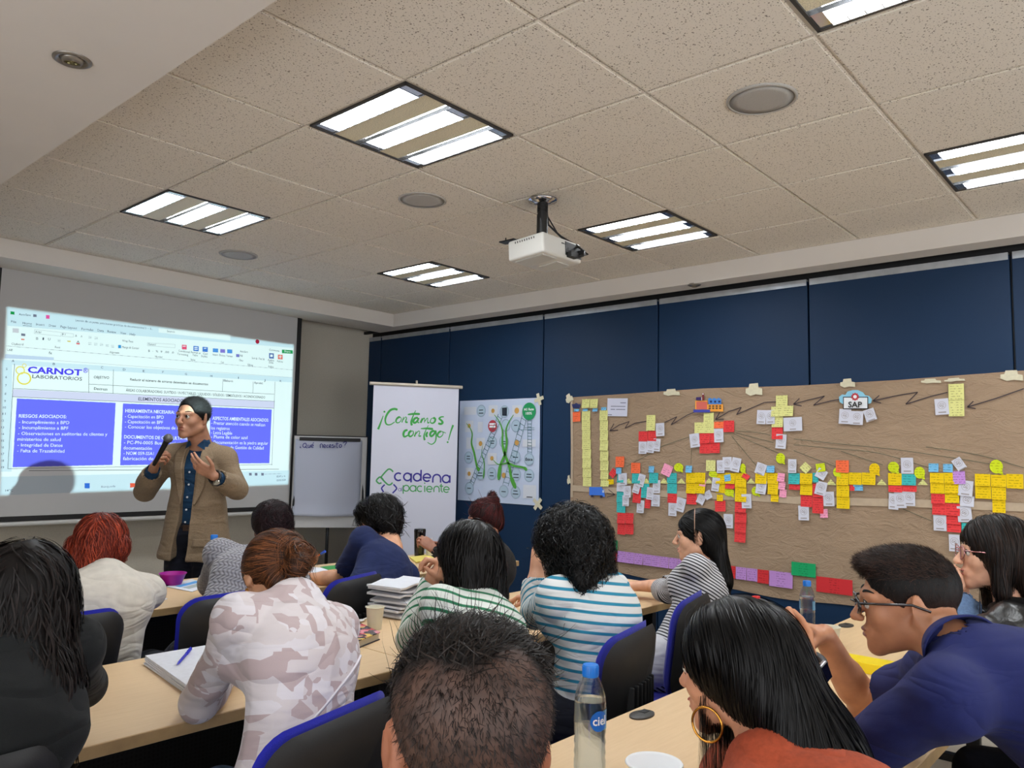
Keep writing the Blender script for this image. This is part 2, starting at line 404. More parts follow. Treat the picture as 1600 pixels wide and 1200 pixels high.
# ---------------------------------------------------------------- luminaires
def tube_mat():
    s = NT('fluorescent_strip'); return s.done(s.n('Emission', {0: (0.93, 0.97, 1.0, 1), 1: TUBE}))
M_tube = tube_mat()
M_refl = mat('perforated_reflector', (.86, .83, .72), .45, metal=.0, noise=.35, nscale=260, bump=.5, bscale=420)
M_louv = mat('polished_louver', (.85, .87, .9), .15, metal=.9)
M_tray = mat('lamp_tray', (.22, .21, .2), .6)
LN = {(1, 1): 'recessed ceiling lamp with three bright strips, the largest, above the middle of the room', (4, 1): 'recessed three-strip ceiling lamp at the left, beyond the largest one, above the presenter side',
      (4, 4): 'recessed three-strip ceiling lamp nearest the corner of screen and blue wall', (1, 4): 'recessed three-strip ceiling lamp just right of the hanging projector',
      (-2, 4): 'recessed ceiling lamp near the blue wall at the right edge, its strips cut by louvers', (-2, 1): 'recessed ceiling lamp at the top edge of the picture, mostly cut off'}
lam_meshes = None
for (i, j) in LAMPS:
    if i < -2: continue
    cx, cy = GX(j) + .305, GY(i) + .305
    L = empty('ceiling_lamp', (cx, cy, TZ), label=LN[(i, j)], cat='ceiling lamp', group='recessed ceiling lamps')
    if lam_meshes is None:
        lam_meshes = []
        h = .293
        t = MB(); t.box((-h, -h, .05), (h, h, .058))
        for a, b in (((-h, -h, 0), (-h + .012, h, .05)), ((h - .012, -h, 0), (h, h, .05)), ((-h, -h, 0), (h, -h + .012, .05)), ((-h, h - .012, 0), (h, h, .05))): t.box(a, b)
        me = t.mesh('housing'); me.materials.append(M_tray); lam_meshes.append(('housing', me))
        for k in (-1, 1):
            t = MB(); x = k * .12
            t.box((x - .066, -h + .014, .006), (x + .042, h - .014, .004)); me = t.mesh('reflector'); me.materials.append(M_refl); lam_meshes.append(('reflector', me))
        for k in (-1, 0, 1):
            x = k * .2365
            t = MB(); t.box((x - .050, -h + .05, .014), (x + .050, h - .05, .018)); me = t.mesh('light_strip'); me.materials.append(M_tube); lam_meshes.append(('light_strip', me))
            t = MB()
            for q in range(11): yy = -h + .05 + q * (2 * h - .1) / 10; t.box((x - .047, yy - .0012, .002), (x + .047, yy + .0012, .0145))
            for sx in (-1, 1): t.box((x + sx * .049 - .0015, -h + .014, .0), (x + sx * .049 + .0015, h - .014, .016))
            for sy in (-1, 1):
                t.prism([(-.046, 0), (.046, 0), (.046, .0), (.0, .004), (-.046, .0)][:3] + [(0, .004)], (x, sy * (h - .03), .004), (1, 0, 0), (0, 0, 1), (0, 1, 0), .01)
                t.box((x - .046, min(sy * (h - .014), sy * (h - .05)), .004), (x + .046, max(sy * (h - .014), sy * (h - .05)), .015))
            me = t.mesh('louver'); me.materials.append(M_louv); lam_meshes.append(('louver', me))
    for nm, me in lam_meshes: link(nm, me, None, L)

# round ceiling speakers and downlights
M_grille = mat('speaker_grille', (.66, .65, .63), .6, noise=.2, nscale=500, bump=.4, bscale=700)
def speaker(x, y, lb):
    S = empty('ceiling_speaker', (x, y, TZ), label=lb, cat='speaker', group='round ceiling speakers')
    b = MB(); b.lathe([(.115, .006), (.1255, .003), (.125, -.004), (.116, -.008), (.114, -.004)], n=48); b.build('rim', M_grille, S, smooth=True)
    b = MB(); b.lathe([(.115, -.004), (.08, -.0055), (.0, -.006)], n=48); b.build('grille', M_grille, S, smooth=True)
speaker(GX(2) + .305, GY(-1) + .305, 'round white ceiling speaker nearest the camera, the largest, at upper right')
speaker(GX(2) + .305, GY(2) + .305, 'round white ceiling speaker left of the hanging projector, the middle one')
speaker(GX(2) + .305, GY(5) + .305, 'round white ceiling speaker farthest off, nearest the projection screen')
def downlight(x, y, r, lb):
    S = empty('downlight', (x, y, SZ), label=lb, cat='downlight')
    b = MB(); b.lathe([(r, .004), (r, -.003), (r * .86, -.007), (r * .72, -.004), (r * .66, .0)], n=40); b.build('ring', mat('satin_nickel', (.55, .53, .5), .35, metal=.7), S, smooth=True)
    b = MB(); b.lathe([(r * .66, .0), (r * .55, -.004), (r * .45, -.016), (r * .42, -.006)], n=32); b.build('gimbal', mat('satin_nickel2', (.62, .6, .57), .3, metal=.7), S, smooth=True)
    b = MB(); b.lathe([(r * .43, -.008), (r * .2, -.004), (0, -.002)], n=24)
    for q in range(3): a = q * 2.09; b.lathe([(r * .1, -.010), (0, -.013)], c=(r * .22 * math.cos(a), r * .22 * math.sin(a), 0), n=10)
    b.build('bulb', mat('unlit_bulb', (.75, .72, .5), .2), S, smooth=True)
p = at(113, 93, z=SZ); downlight(p[0], p[1], .055, 'small round unlit downlight in the plain white soffit, top left')
p = at(1085, 445, z=SZ); downlight(p[0], p[1], .045, 'small round unlit downlight in the narrow soffit above the blue wall')

# ---------------------------------------------------------------- projector on its ceiling pole
PJ = at(848, 312, z=TZ)
pj = empty('projector', (PJ[0], PJ[1], TZ), rz=math.radians(0), label='white projector hanging from the ceiling on a short black pole', cat='projector')
M_pw = mat('white_projector_plastic', (.80, .80, .78), .4); M_pb = mat('black_plastic', (.03, .03, .032), .45)
b = MB(); b.lathe([(.075, 0), (.075, -.008), (.045, -.014), (.04, -.02)], n=32); b.build('ceiling_plate', mat('chrome', (.8, .8, .82), .12, metal=1), pj, smooth=True)
b = MB(); b.tube([(0, 0, -.004), (0, 0, -.08)], .026, 20); b.tube([(0, 0, -.08), (0, 0, -.2)], .029, 20)
for q in range(5): b.tube([(0, 0, -.02 - q * .011), (0, 0, -.025 - q * .011)], .0285, 20)
b.build('pole', M_pb, pj, smooth=True, auto=.6)
b = MB(); b.lathe([(.03, -.195), (.09, -.212), (.1, -.222), (.0, -.225)], n=24)
for a in (40, 140, 220, 320): b.tube([(0, 0, -.215), (.14 * math.cos(math.radians(a)), .12 * math.sin(math.radians(a)), -.226)], .009, 6)
b.tube([(-.11, .15, -.226), (-.11, .15, -.2)], .004, 6); b.box((-.14, .07, -.228), (-.09, .17, -.222))
b.build('bracket', M_pb, pj)
W2, D2 = .155, .115
rx = Matrix.Rotation(math.radians(-4), 4, 'X')
b = MB(); b.box((-W2, -D2, -.335), (W2, D2, -.232), M=rx); b.build('body', M_pw, pj, bevel=.012, seg=3, smooth=True, auto=.7)
b = MB(); b.box((-.13, -.09, -.340), (-.02, .09, -.334), M=rx); b.box((.02, -.06, -.340), (.12, .06, -.334), M=rx)
b.build('bottom_cover', mat('projector_cover', (.74, .74, .72), .45), pj, bevel=.003)
b = MB()
for q in range(9): b.box((-W2 - .001, -.06 + q * .015, -.255), (-W2 + .002, -.055 + q * .015, -.245), M=rx)
b.build('vent', M_pb, pj)
b = MB()
for q, (x, z, w_, h_) in enumerate([(-.12, -.26, .02, .004), (-.09, -.26, .02, .004), (-.06, -.28, .025, .015), (-.13, -.3, .012, .004), (-.105, -.3, .012, .004), (-.03, -.255, .01, .01)]):
    b.box((-.01 + q * .026, -D2 - .004, z - h_ / 2), (-.01 + q * .026 + w_, -D2 + .001, z + h_ / 2), M=rx)
b.box((.03, -D2 - .03, -.325), (.09, -D2, -.30), M=rx); b.box((.12, -D2 - .035, -.30), (.145, -D2, -.275), M=rx); b.box((.02, -D2 - .003, -.315), (.15, -D2 + .001, -.245), M=rx)
b.build('port', M_pb, pj)
b = MB(); b.tube([rx @ Vector(q) for q in ((-.06, D2 - .003, -.285), (-.06, D2 + .012, -.285))], .036, 24); b.build('lens_ring', M_pb, pj, smooth=True, auto=.6)
b = MB(); b.tube([(.02, -.01, -.05), (.05, 0, -.12), (.09, -.06, -.19), (.12, -.13, -.235), (.13, -.17, -.27), (.11, -.18, -.3), (.09, -.145, -.31)], .0055, 8)
b.tube([(.02, .0, -.06), (.08, -.04, -.17), (.15, -.12, -.235), (.18, -.16, -.275), (.15, -.15, -.285)], .004, 8); b.build('cable', M_pb, pj, smooth=True)

# ---------------------------------------------------------------- projection screen
SY = 6.0; sx0, sx1, szb = 1.60, 3.905, at(455, 790, y=6.0)[2]
M_screen = mat('matte_white_screen', (.80, .80, .80), .9, spec=.1)
sc = empty('projection_screen', ((sx0 + sx1) / 2, SY, SZ), label='large pull-down projection screen with black side borders on the front wall', cat='projection screen')
mx = (sx0 + sx1) / 2
b = MB(); b.box((sx0 - mx, -.002, szb - SZ), (sx1 - mx, .002, .06)); b.build('fabric', M_screen, sc)
b = MB()
for x in (sx0 - .045, sx1): b.box((x - mx, -.003, szb - SZ - .03), (x + .045 - mx, .003, .06))
b.box((sx0 - mx, -.003, szb - SZ - .035), (sx1 - mx, .003, szb - SZ)); b.build('border', M_black, sc)
b = MB(); b.tube([(sx0 - .06 - mx, 0, szb - SZ - .052), (sx1 + .06 - mx, 0, szb - SZ - .052)], .016, 12); b.build('bottom_bar', mat('white_bar', (.75, .75, .74), .4), sc, smooth=True, auto=.6)

# projected spreadsheet, painted into the fabric colour as a generated image; the beam is plain
RS = 800; RX0, RZ1 = 1.60, 2.42; RW, RH = int(2.34 * RS), int(1.34 * RS)
IMG = np.zeros((RH, RW, 3), np.float32)
def S2(u, v): p = at(u, v, y=SY); return np.array([(p[0] - RX0) * RS, (RZ1 - p[2]) * RS])
def fill(pts, col, px=True):
    P = np.array([S2(*q) for q in pts]) if px else np.array(pts, float); c = np.array(lin(col)[:3])
    lo = np.clip(np.floor(P.min(0)).astype(int) - 1, 0, (RW - 1, RH - 1)); hi = np.clip(np.ceil(P.max(0)).astype(int) + 1, 0, (RW - 1, RH - 1))
    if (hi <= lo).any(): return
    X, Y = np.meshgrid(np.arange(lo[0], hi[0]) + .5, np.arange(lo[1], hi[1]) + .5)
    pos = np.ones(X.shape, bool); neg = pos.copy()
    for a in range(len(P)):
        p, q = P[a], P[(a + 1) % len(P)]; cr = (q[0] - p[0]) * (Y - p[1]) - (q[1] - p[1]) * (X - p[0]); pos &= cr >= -.35; neg &= cr <= .35
    m = pos | neg; IMG[lo[1]:hi[1], lo[0]:hi[0]][m] = c
def line(a, b, col, w=1.6):
    A, B = S2(*a), S2(*b); t = (B - A) / (np.linalg.norm(B - A) + 1e-9); n = np.array([-t[1], t[0]]) * w / 2
    fill([A + n, B + n, B - n, A - n], col, px=False)
def ring(c, rx_, ry_, w, col):
    A = S2(*c); a = np.linspace(0, 2 * math.pi, 33)
    for k in range(32):
        p = [A + np.array([math.cos(a[k + e]) * rr * rx_, math.sin(a[k + e]) * rr * ry_]) for e, rr in ((0, 1), (1, 1), (1, 1 - w), (0, 1 - w))]; fill(p, col, px=False)
_font = {}
def text_tris(s, bold=0.0, shear=0.0, res=2):
    k = (s, bold, shear, res)
    if k in _font: return _font[k]
    cu = bpy.data.curves.new('t', 'FONT'); cu.body = s; cu.resolution_u = res; cu.offset = bold; cu.shear = shear
    o = bpy.data.objects.new('t', cu); me = bpy.data.meshes.new_from_object(o); me.calc_loop_triangles()
    v = np.array([q.co[:2] for q in me.vertices]); t = np.array([q.vertices[:] for q in me.loop_triangles], int).reshape(-1, 3)
    bpy.data.objects.remove(o); bpy.data.curves.remove(cu); bpy.data.meshes.remove(me)
    _font[k] = (v, t); return v, t
def text(s, a, b, h, col, bold=0.0):
    v, t = text_tris(s, bold)
    if len(v) == 0: return
    A, B = S2(*a), S2(*b); Hh = abs(S2(a[0], a[1] - h)[1] - A[1]); x0, x1 = v[:, 0].min(), v[:, 0].max()
    ex = (B - A) / (x1 - x0); P = A + (v[:, :1] - x0) * ex - v[:, 1:] * np.array([[0, Hh / .7]])
    c = np.array(lin(col)[:3])
    for tr in t:
        T = P[tr]; lo = np.floor(T.min(0)).astype(int); hi = np.ceil(T.max(0)).astype(int) + 1
        if lo[0] < 0 or lo[1] < 0 or hi[0] >= RW or hi[1] >= RH: continue
        X = (np.arange(lo[0], hi[0]) + .5)[None]; Y = (np.arange(lo[1], hi[1]) + .5)[:, None]
        d1 = (T[1, 0] - T[0, 0]) * (Y - T[0, 1]) - (T[1, 1] - T[0, 1]) * (X - T[0, 0]); d2 = (T[2, 0] - T[1, 0]) * (Y - T[1, 1]) - (T[2, 1] - T[1, 1]) * (X - T[1, 0]); d3 = (T[0, 0] - T[2, 0]) * (Y - T[2, 1]) - (T[0, 1] - T[2, 1]) * (X - T[2, 0])
        m = ((d1 >= 0) & (d2 >= 0) & (d3 >= 0)) | ((d1 <= 0) & (d2 <= 0) & (d3 <= 0)); IMG[lo[1]:hi[1], lo[0]:hi[0]][m] = c
k3 = lambda x, y: (x / 6.6667, 470 + y / 6.6667)
k4 = lambda x, y: (230 + x / 6.6667, 500 + y / 6.6667)
k1 = lambda x, y: (x / 3.3333, 400 + y / 3.3333)
WHT = (.86, 1, 1); TNT = (.76, .93, .97); TN2 = (.72, .86, .95); INK = (.16, .2, .28); GRY = (.42, .48, .56)
fill([(10.5, 479.5), (459, 539), (450, 757), (0, 774)], WHT)
fill([(10.5, 479.5), (459, 539), k4(1520, 290), k3(75, 260)], TNT)                  # title bar and tabs
fill([k3(60, 480), k4(1515, 520), k4(1512, 560), k3(45, 620)], WHT)
fill([k3(55, 555), k3(560, 590), k3(560, 620), k3(45, 600)], TN2)
fill([k3(20, 610), k4(1512, 600), k4(1512, 650), k3(20, 660)], TNT)
fill([k3(20, 620), k3(125, 630), (18, 737), (1, 737)], TNT)
fill([k4(118, 85), k4(865, 160), k4(865, 215), k4(118, 130)], (.92, 1, 1))
fill([(2, 745), (452, 735), (450, 757), (0, 774)], TNT)
line(k3(60, 470), k4(1515, 520), GRY, 1.4); line(k3(560, 620), k4(1512, 600), GRY, 1.0)
fill([k3(108, 110), k3(150, 114), k3(150, 145), k3(108, 141)], (.1, .6, .3)); fill([k3(478, 148), k3(516, 150), k3(516, 188), k3(478, 186)], (.95, .35, .65))
fill([k3(235, 255), k3(330, 262), k3(330, 266), k3(235, 259)], (.1, .2, .2))
fill([k3(345, 140), k3(380, 143), k3(380, 170), k3(345, 167)], GRY); fill([k3(1230, 460), k3(1260, 462), k3(1260, 495), k3(1230, 493)], (.2, .6, .85))
fill([k3(130, 285), k3(195, 290), k3(195, 335), k3(130, 330)], (.75, .82, .85)); fill([k3(220, 340), k3(262, 343), k3(262, 368), k3(220, 365)], GRY)
for a in ((220, 395, .9, .5, .4), (700, 415, .8, .8, .3), (795, 440, .9, .3, .35)): fill([k3(a[0], a[1]), k3(a[0] + 34, a[1] + 3), k3(a[0] + 34, a[1] + 15), k3(a[0], a[1] + 12)], a[2:])
for x, y in ((920, 370), (985, 378), (920, 435), (980, 440), (1040, 445), (1100, 455), (1155, 462), (600, 405)):
    for q in range(3): line(k3(x, y + q * 10), k3(x + 32, y + 3 + q * 10), GRY, 1.2)
for q in ([(360, 300), (640, 330), (635, 370), (355, 340)], [(650, 332), (765, 345), (762, 380), (648, 370)]):
    for a in range(4): line(k3(*q[a]), k3(*q[(a + 1) % 4]), GRY, 1)
q = [(0, 238), (290, 255), (288, 290), (0, 268)]
for a in range(4): line(k4(*q[a]), k4(*q[(a + 1) % 4]), GRY, 1)
for x0, y0, x1, y1, c in ((360, 258, 410, 305, (.9, .35, .5)), (480, 270, 535, 322, (.25, .5, .85)), (575, 280, 630, 330, (.25, .5, .85)), (682, 295, 738, 335, (.3, .6, .9)), (760, 303, 810, 340, (.5, .5, .85)), (832, 305, 885, 345, (.3, .6, .9)), (1268, 345, 1318, 400, (.3, .45, .7)), (1360, 360, 1410, 408, (.95, .5, .45)), (1402, 308, 1515, 345, (.15, .62, .35)), (1240, 292, 1385, 325, (.97, 1, 1)), (925, 355, 960, 385, (.45, .5, .8))):
    fill([k4(x0, y0), k4(x1, y0 + (x1 - x0) * .07), k4(x1, y1 + (x1 - x0) * .07), k4(x0, y1)], c)
for x0, y0, x1, y1 in ((490, 282, 525, 292), (490, 300, 525, 310), (368, 270, 400, 278), (590, 292, 615, 300), (1280, 360, 1306, 385), (1370, 380, 1400, 386), (1382, 366, 1388, 402)): fill([k4(x0, y0), k4(x1, y0), k4(x1, y1), k4(x0, y1)], (.9, 1, 1))
ring(k4(1147, 225), 15, 15, 1.0, (.6, .15, .25))
for s_, a, b, h in (('AutoSave', (195, 150), (320, 160), 22), ('Lección de un punto para buenas prácticas de documentación(1)  -  E...', (785, 212), (1590, 302), 22), ('File', (112, 228), (168, 232), 24), ('Home', (235, 243), (330, 250), 24), ('Insert', (375, 255), (462, 262), 24), ('Draw', (508, 268), (582, 273), 24), ('Page Layout', (628, 280), (800, 297), 24), ('Formulas', (848, 304), (970, 315), 24), ('Data', (1012, 318), (1078, 325), 24), ('Review', (1118, 330), (1208, 340), 24), ('View', (1252, 345), (1312, 352), 24), ('Help', (1350, 358), (1408, 363), 24), ('Arial', (365, 333), (428, 338), 22), ('11', (652, 357), (680, 360), 20), ('Clipboard', (118, 458), (240, 465), 22), ('Font', (572, 492), (625, 497), 22), ('Alignment', (1140, 545), (1240, 552), 22), ('B', (374, 405), (396, 406), 26), ('I', (442, 408), (455, 409), 26), ('U', (500, 412), (522, 414), 26), ('A', (780, 375), (800, 376), 24), ('A', (840, 380), (856, 381), 20), ('A', (795, 440), (828, 442), 26), ('Wrap Text', (1270, 425), (1385, 437), 22), ('Merge & Center', (1268, 492), (1448, 505), 22), ('L68', (75, 520), (128, 525), 24), ('fx', (507, 555), (540, 558), 28), ('A', (120, 637), (148, 638), 24), ('B', (548, 668), (572, 670), 24), ('C', (1050, 705), (1072, 707), 24), ('D', (1280, 727), (1305, 729), 24), ('E', (1487, 742), (1507, 744), 24), ('5', (60, 720), (75, 721), 24), ('6', (55, 806), (70, 807), 24), ('7', (52, 893), (67, 894), 24), ('8', (47, 980), (62, 981), 24), ('9', (42, 1056), (57, 1057), 24), ('10', (30, 1122), (60, 1123), 24), ('11', (25, 1188), (55, 1189), 24)):
    text(s_, k3(*a), k3(*b), h / 6.667, INK)
for q, r in enumerate(('12', '13', '14', '15', '16', '17', '18', '19')): text(r, (1.6, 659 + q * 10.4), (6, 659 + q * 10.4), 3.4, INK)
for s_, a, b in (('General', (8, 262), (88, 266)), ('$  -  %  9  .00  .0', (8, 330), (275, 350)), ('Number', (80, 390), (160, 397)), ('Conditional', (325, 330), (440, 345)), ('Formatting', (315, 362), (425, 375)), ('Format as', (455, 345), (552, 355)), ('Table', (470, 372), (525, 380)), ('Cell', (580, 360), (625, 365)), ('Styles', (560, 385), (625, 392)), ('Styles', (450, 422), (498, 427)), ('Insert', (680, 368), (735, 374)), ('Delete', (750, 375), (812, 383)), ('Format', (825, 382), (888, 390)), ('Cells', (765, 450), (798, 455)), ('AutoSum', (965, 335), (1045, 343)), ('Fill', (965, 380), (990, 384)), ('Clear', (955, 427), (1000, 433)), ('Sort &', (1088, 405), (1145, 412)), ('Find &', (1162, 412), (1220, 420)), ('Editing', (1045, 475), (1100, 482)), ('Analyze', (1255, 425), (1320, 433)), ('Data', (1268, 450), (1312, 456)), ('Add-ins', (1350, 437), (1412, 445)), ('Analysis', (1258, 492), (1315, 500)), ('Comments', (1270, 320), (1375, 332)), ('Share', (1425, 335), (1490, 342)), ('Search', (205, 125), (285, 133)), ('F', (155, 552), (170, 553)), ('G', (392, 572), (412, 574)), ('H', (655, 592), (675, 594)), ('I', (945, 612), (952, 613)), ('J', (1215, 638), (1228, 639)), ('K', (1380, 645), (1397, 646))):
    text(s_, k4(*a), k4(*b), 3.2, INK if s_ != 'Share' else (.9, 1, 1))
text('CARNOT', k3(285, 748), k3(850, 778), 9.6, (.28, .25, .95), bold=.035); text('®', k3(862, 750), k3(915, 752), 7.5, (.28, .25, .95), bold=.01)
text('LABORATORIOS', k3(335, 805), k3(852, 832), 5.6, (.1, .1, .16), bold=.004)
ring(k3(250, 808), 35, 35, .2, (.85, .88, .3)); ring(k3(210, 725), 23, 23, .25, (.88, .9, .45)); ring(k3(252, 674), 11, 11, .3, (.88, .9, .5))
fill([k1(68, 694), k1(1430, 758), k1(1426, 793), k1(64, 733)], (.78, .86, .96))
text('OBJETIVO', k3(975, 808), k3(1135, 814), 4, (.05, .05, .1), .01); text('Destreza', k3(978, 927), k3(1118, 934), 4, (.05, .05, .1), .01)
text('Reducir el número de errores detectados en documentos', (203, 594.5), (325, 602), 3.8, (.05, .05, .1), .015)
text('ÁREAS COLABORADORAS: SURTIDO / INYECTABLES / LÍQUIDOS / SÓLIDOS / SEMISÓLIDOS / ACONDICIONADO', (196.5, 611.5), (414, 622.7), 4.2, (.05, .05, .1), .004)
text('ELEMENTOS ASOCIADOS', (216, 625.5), (289, 628.5), 5, (.2, .2, .28), .01); text('Elaboró:', k4(795, 640), k4(895, 648), 3.2, INK, .01); text('Aprobó:', k4(1112, 662), k4(1205, 670), 3.2, INK, .01)
for a, b in (((68, 690), (1430, 757)), ((64, 733), (1426, 793)), ((462, 667), (1428, 720)), ((462, 588), (462, 712)), ((590, 592), (588, 716)), ((1160, 642), (1158, 706)), ((1318, 655), (1316, 716)), ((1432, 655), (1415, 1090)), ((75, 562), (40, 1108)), ((40, 1108), (1418, 1086))): line(k1(*a), k1(*b), (.1, .14, .2), 2)
line(k1(150, 1118), k1(1452, 1110), (.35, .4, .42), 3)
BLU = (.40, .46, 1.0)
for q in ([(88, 742), (602, 765), (585, 1088), (65, 1100)], [(640, 768), (1078, 786), (1066, 1081), (625, 1090)], [(1095, 787), (1415, 800), (1402, 1079), (1090, 1081)]): fill([k1(*p_) for p_ in q], BLU)
WT = (.92, 1, 1)
for s_, a, b, bd in (('RIESGOS ASOCIADOS:', (97, 841), (345, 845), .016), ('- Incumplimiento a BPD', (97, 872), (360, 876), .004), ('- Incumplimiento a BPF', (97, 901), (355, 905), .004), ('- Observaciones en auditorías de clientes y', (93, 932), (558, 936), .004), ('ministerios de salud', (90, 962), (315, 964), .004), ('- Integridad de Datos', (90, 992), (325, 994), .004), ('- Falta de Trazabilidad', (88, 1022), (335, 1024), .004),
                     ('HERRAMIENTA NECESARIA:', (652, 814), (908, 822), .016), ('- Capacitación en BPD', (650, 842), (852, 848), .004), ('- Capacitación en BPF', (650, 870), (848, 875), .004), ('- Conocer los objetivos de mejora', (650, 897), (985, 905), .004), ('DOCUMENTOS DE CONSULTA NECESARIA', (645, 950), (1060, 960), .016), ('- PC-PN-0005 Buenas prácticas de', (645, 979), (1000, 985), .004), ('documentación', (642, 1007), (790, 1010), .004), ('- NOM 059-SSA1', (642, 1035), (800, 1037), .004), ('fabricación de medicamentos', (640, 1063), (960, 1064), .004),
                     ('ASPECTOS AMBIENTALES ASOCIADOS:', (1105, 853), (1398, 863), .016), ('- Prestar atención cuando se realizan', (1100, 877), (1380, 887), .004), ('los registros', (1098, 903), (1195, 907), .004), ('- Letra Legible', (1098, 927), (1208, 931), .004), ('- Pluma de color azul', (1098, 949), (1288, 954), .004), ('- Documentación es la piedra angular', (1098, 978), (1395, 983), .004), ('del Sistema de Gestión de Calidad', (1098, 1003), (1372, 1008), .004)):
    text(s_, k1(*a), k1(*b), 5.2, WT, bd)
fill([(132, 755), (140, 755), (140, 763), (132, 763)], (.2, .45, .85)); text('Búsqueda', (158, 762), (180, 761), 3.2, GRY); fill([(203, 755), (211, 755), (211, 761), (203, 762)], (.9, .4, .3))
text('14°C', (8, 768), (20, 767.5), 3.2, INK); text('02:47 p. m.', (432, 746), (446, 745), 2.8, INK); text('03/05/2024', (432, 752), (446, 751), 2.8, INK)
for x in (389, 398, 408): fill([(x, 739), (x + 4, 739), (x + 4, 743), (x, 743)], GRY)
line((413, 741), (440, 740), GRY, 1.5)
def np_image(nm, arr, isdata):
    im = bpy.data.images.new(nm, arr.shape[1], arr.shape[0], float_buffer=True, is_data=isdata)
    px = np.ones(arr.shape[:2] + (4,), np.float32); px[..., :3] = arr[::-1]; im.pixels.foreach_set(px.ravel()); im.pack(); return im
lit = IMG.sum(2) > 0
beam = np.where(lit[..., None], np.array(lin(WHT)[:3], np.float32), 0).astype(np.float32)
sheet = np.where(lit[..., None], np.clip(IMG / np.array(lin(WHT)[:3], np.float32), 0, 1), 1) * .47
im = np_image('projector_frame', beam, True)
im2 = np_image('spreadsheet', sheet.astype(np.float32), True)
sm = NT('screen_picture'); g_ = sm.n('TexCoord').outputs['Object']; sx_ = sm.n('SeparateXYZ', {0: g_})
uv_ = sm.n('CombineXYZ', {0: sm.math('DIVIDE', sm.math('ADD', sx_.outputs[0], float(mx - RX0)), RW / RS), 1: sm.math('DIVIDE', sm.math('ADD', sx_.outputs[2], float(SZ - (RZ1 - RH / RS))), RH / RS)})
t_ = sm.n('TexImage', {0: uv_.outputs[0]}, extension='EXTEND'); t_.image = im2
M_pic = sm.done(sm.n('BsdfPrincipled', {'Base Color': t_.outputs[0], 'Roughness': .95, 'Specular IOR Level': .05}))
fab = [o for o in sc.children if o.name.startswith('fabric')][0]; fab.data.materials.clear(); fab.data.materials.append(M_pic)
LP = V(PJ[0] - .06, PJ[1] + .14, TZ - .285)
ld = bpy.data.lights.new('projector_beam', 'SPOT'); ld.energy = PROJECTOR_W; ld.spot_size = math.radians(62); ld.spot_blend = 0; ld.shadow_soft_size = .012; ld.use_nodes = True
lo_ = bpy.data.objects.new('projector_beam', ld); C.objects.link(lo_); lo_.location = LP; lo_.rotation_euler = (math.radians(90), 0, 0); lo_.parent = None
nt = ld.node_tree; em = nt.nodes['Emission']; N_ = nt.nodes.new; Lk = nt.links.new
def lm(op, a, b=0.0):
    nd = N_('ShaderNodeMath'); nd.operation = op
    for i_, v_ in enumerate((a, b)):
        if isinstance(v_, bpy.types.NodeSocket): Lk(v_, nd.inputs[i_])
        else: nd.inputs[i_].default_value = v_
    return nd.outputs[0]
tcn = N_('ShaderNodeTexCoord'); sp = N_('ShaderNodeSeparateXYZ'); Lk(tcn.outputs['Normal'], sp.inputs[0])
D_ = SY - LP[1]
nz_ = lm('MULTIPLY', sp.outputs[2], -1.0)
uu = lm('DIVIDE', lm('ADD', lm('MULTIPLY', lm('DIVIDE', sp.outputs[0], nz_), D_), float(LP[0] - RX0)), RW / RS)
vv_ = lm('DIVIDE', lm('ADD', lm('MULTIPLY', lm('DIVIDE', sp.outputs[1], nz_), D_), float(LP[2] - (RZ1 - RH / RS))), RH / RS)
cb = N_('ShaderNodeCombineXYZ'); Lk(uu, cb.inputs[0]); Lk(vv_, cb.inputs[1])
ti = N_('ShaderNodeTexImage'); ti.image = im; ti.extension = 'CLIP'; ti.interpolation = 'Linear'; Lk(cb.outputs[0], ti.inputs[0])
# cosine-compensated so the picture is even over the screen
Lk(ti.outputs[0], em.inputs[0])
g3 = lm('POWER', nz_, -3.0); Lk(g3, em.inputs[1])
# ================================================================ desks
def wood_mat():
    s = NT('maple_laminate'); tc = s.n('TexCoord').outputs['Object']
    mp = s.n('Mapping', {0: tc, 3: (1.2, 14.0, 14.0)}); nz = s.n('TexNoise', {'Vector': mp.outputs[0], 'Scale': 6.0, 'Detail': 6.0, 'Roughness': .65})
    col = s.mix(s.n('MapRange', {0: nz.outputs[0], 1: .3, 2: .7}).outputs[0], lin((.82, .70, .54)), lin((.85, .735, .575)))
    return s.done(s.n('BsdfPrincipled', {'Base Color': col, 'Roughness': .42, 'Specular IOR Level': .4}))
def perf_mat():
    s = NT('perforated_black_steel'); tc = s.n('TexCoord').outputs['Object']
    vo = s.n('TexVoronoi', {'Vector': s.n('Mapping', {0: tc, 3: (1, 0, 1)}).outputs[0], 'Scale': 70.0, 'Randomness': 0.0})
    m_ = s.math('LESS_THAN', vo.outputs['Distance'], .3)
    return s.done(s.n('BsdfPrincipled', {'Base Color': s.mix(m_, (.012, .012, .014, 1), (.002, .002, .002, 1)), 'Roughness': .5}))
M_wood = wood_mat(); M_edge = mat('maple_edge_band', (.72, .60, .42), .5, noise=.08, nscale=30); M_perf = perf_mat(); M_leg = mat('black_powder_coat', (.035, .035, .04), .45)
M_grom = mat('dark_grey_plastic', (.19, .18, .17), .5)
DT = .74; DD = .70
DY = {1: 3.477, 2: 2.0, 3: .523}
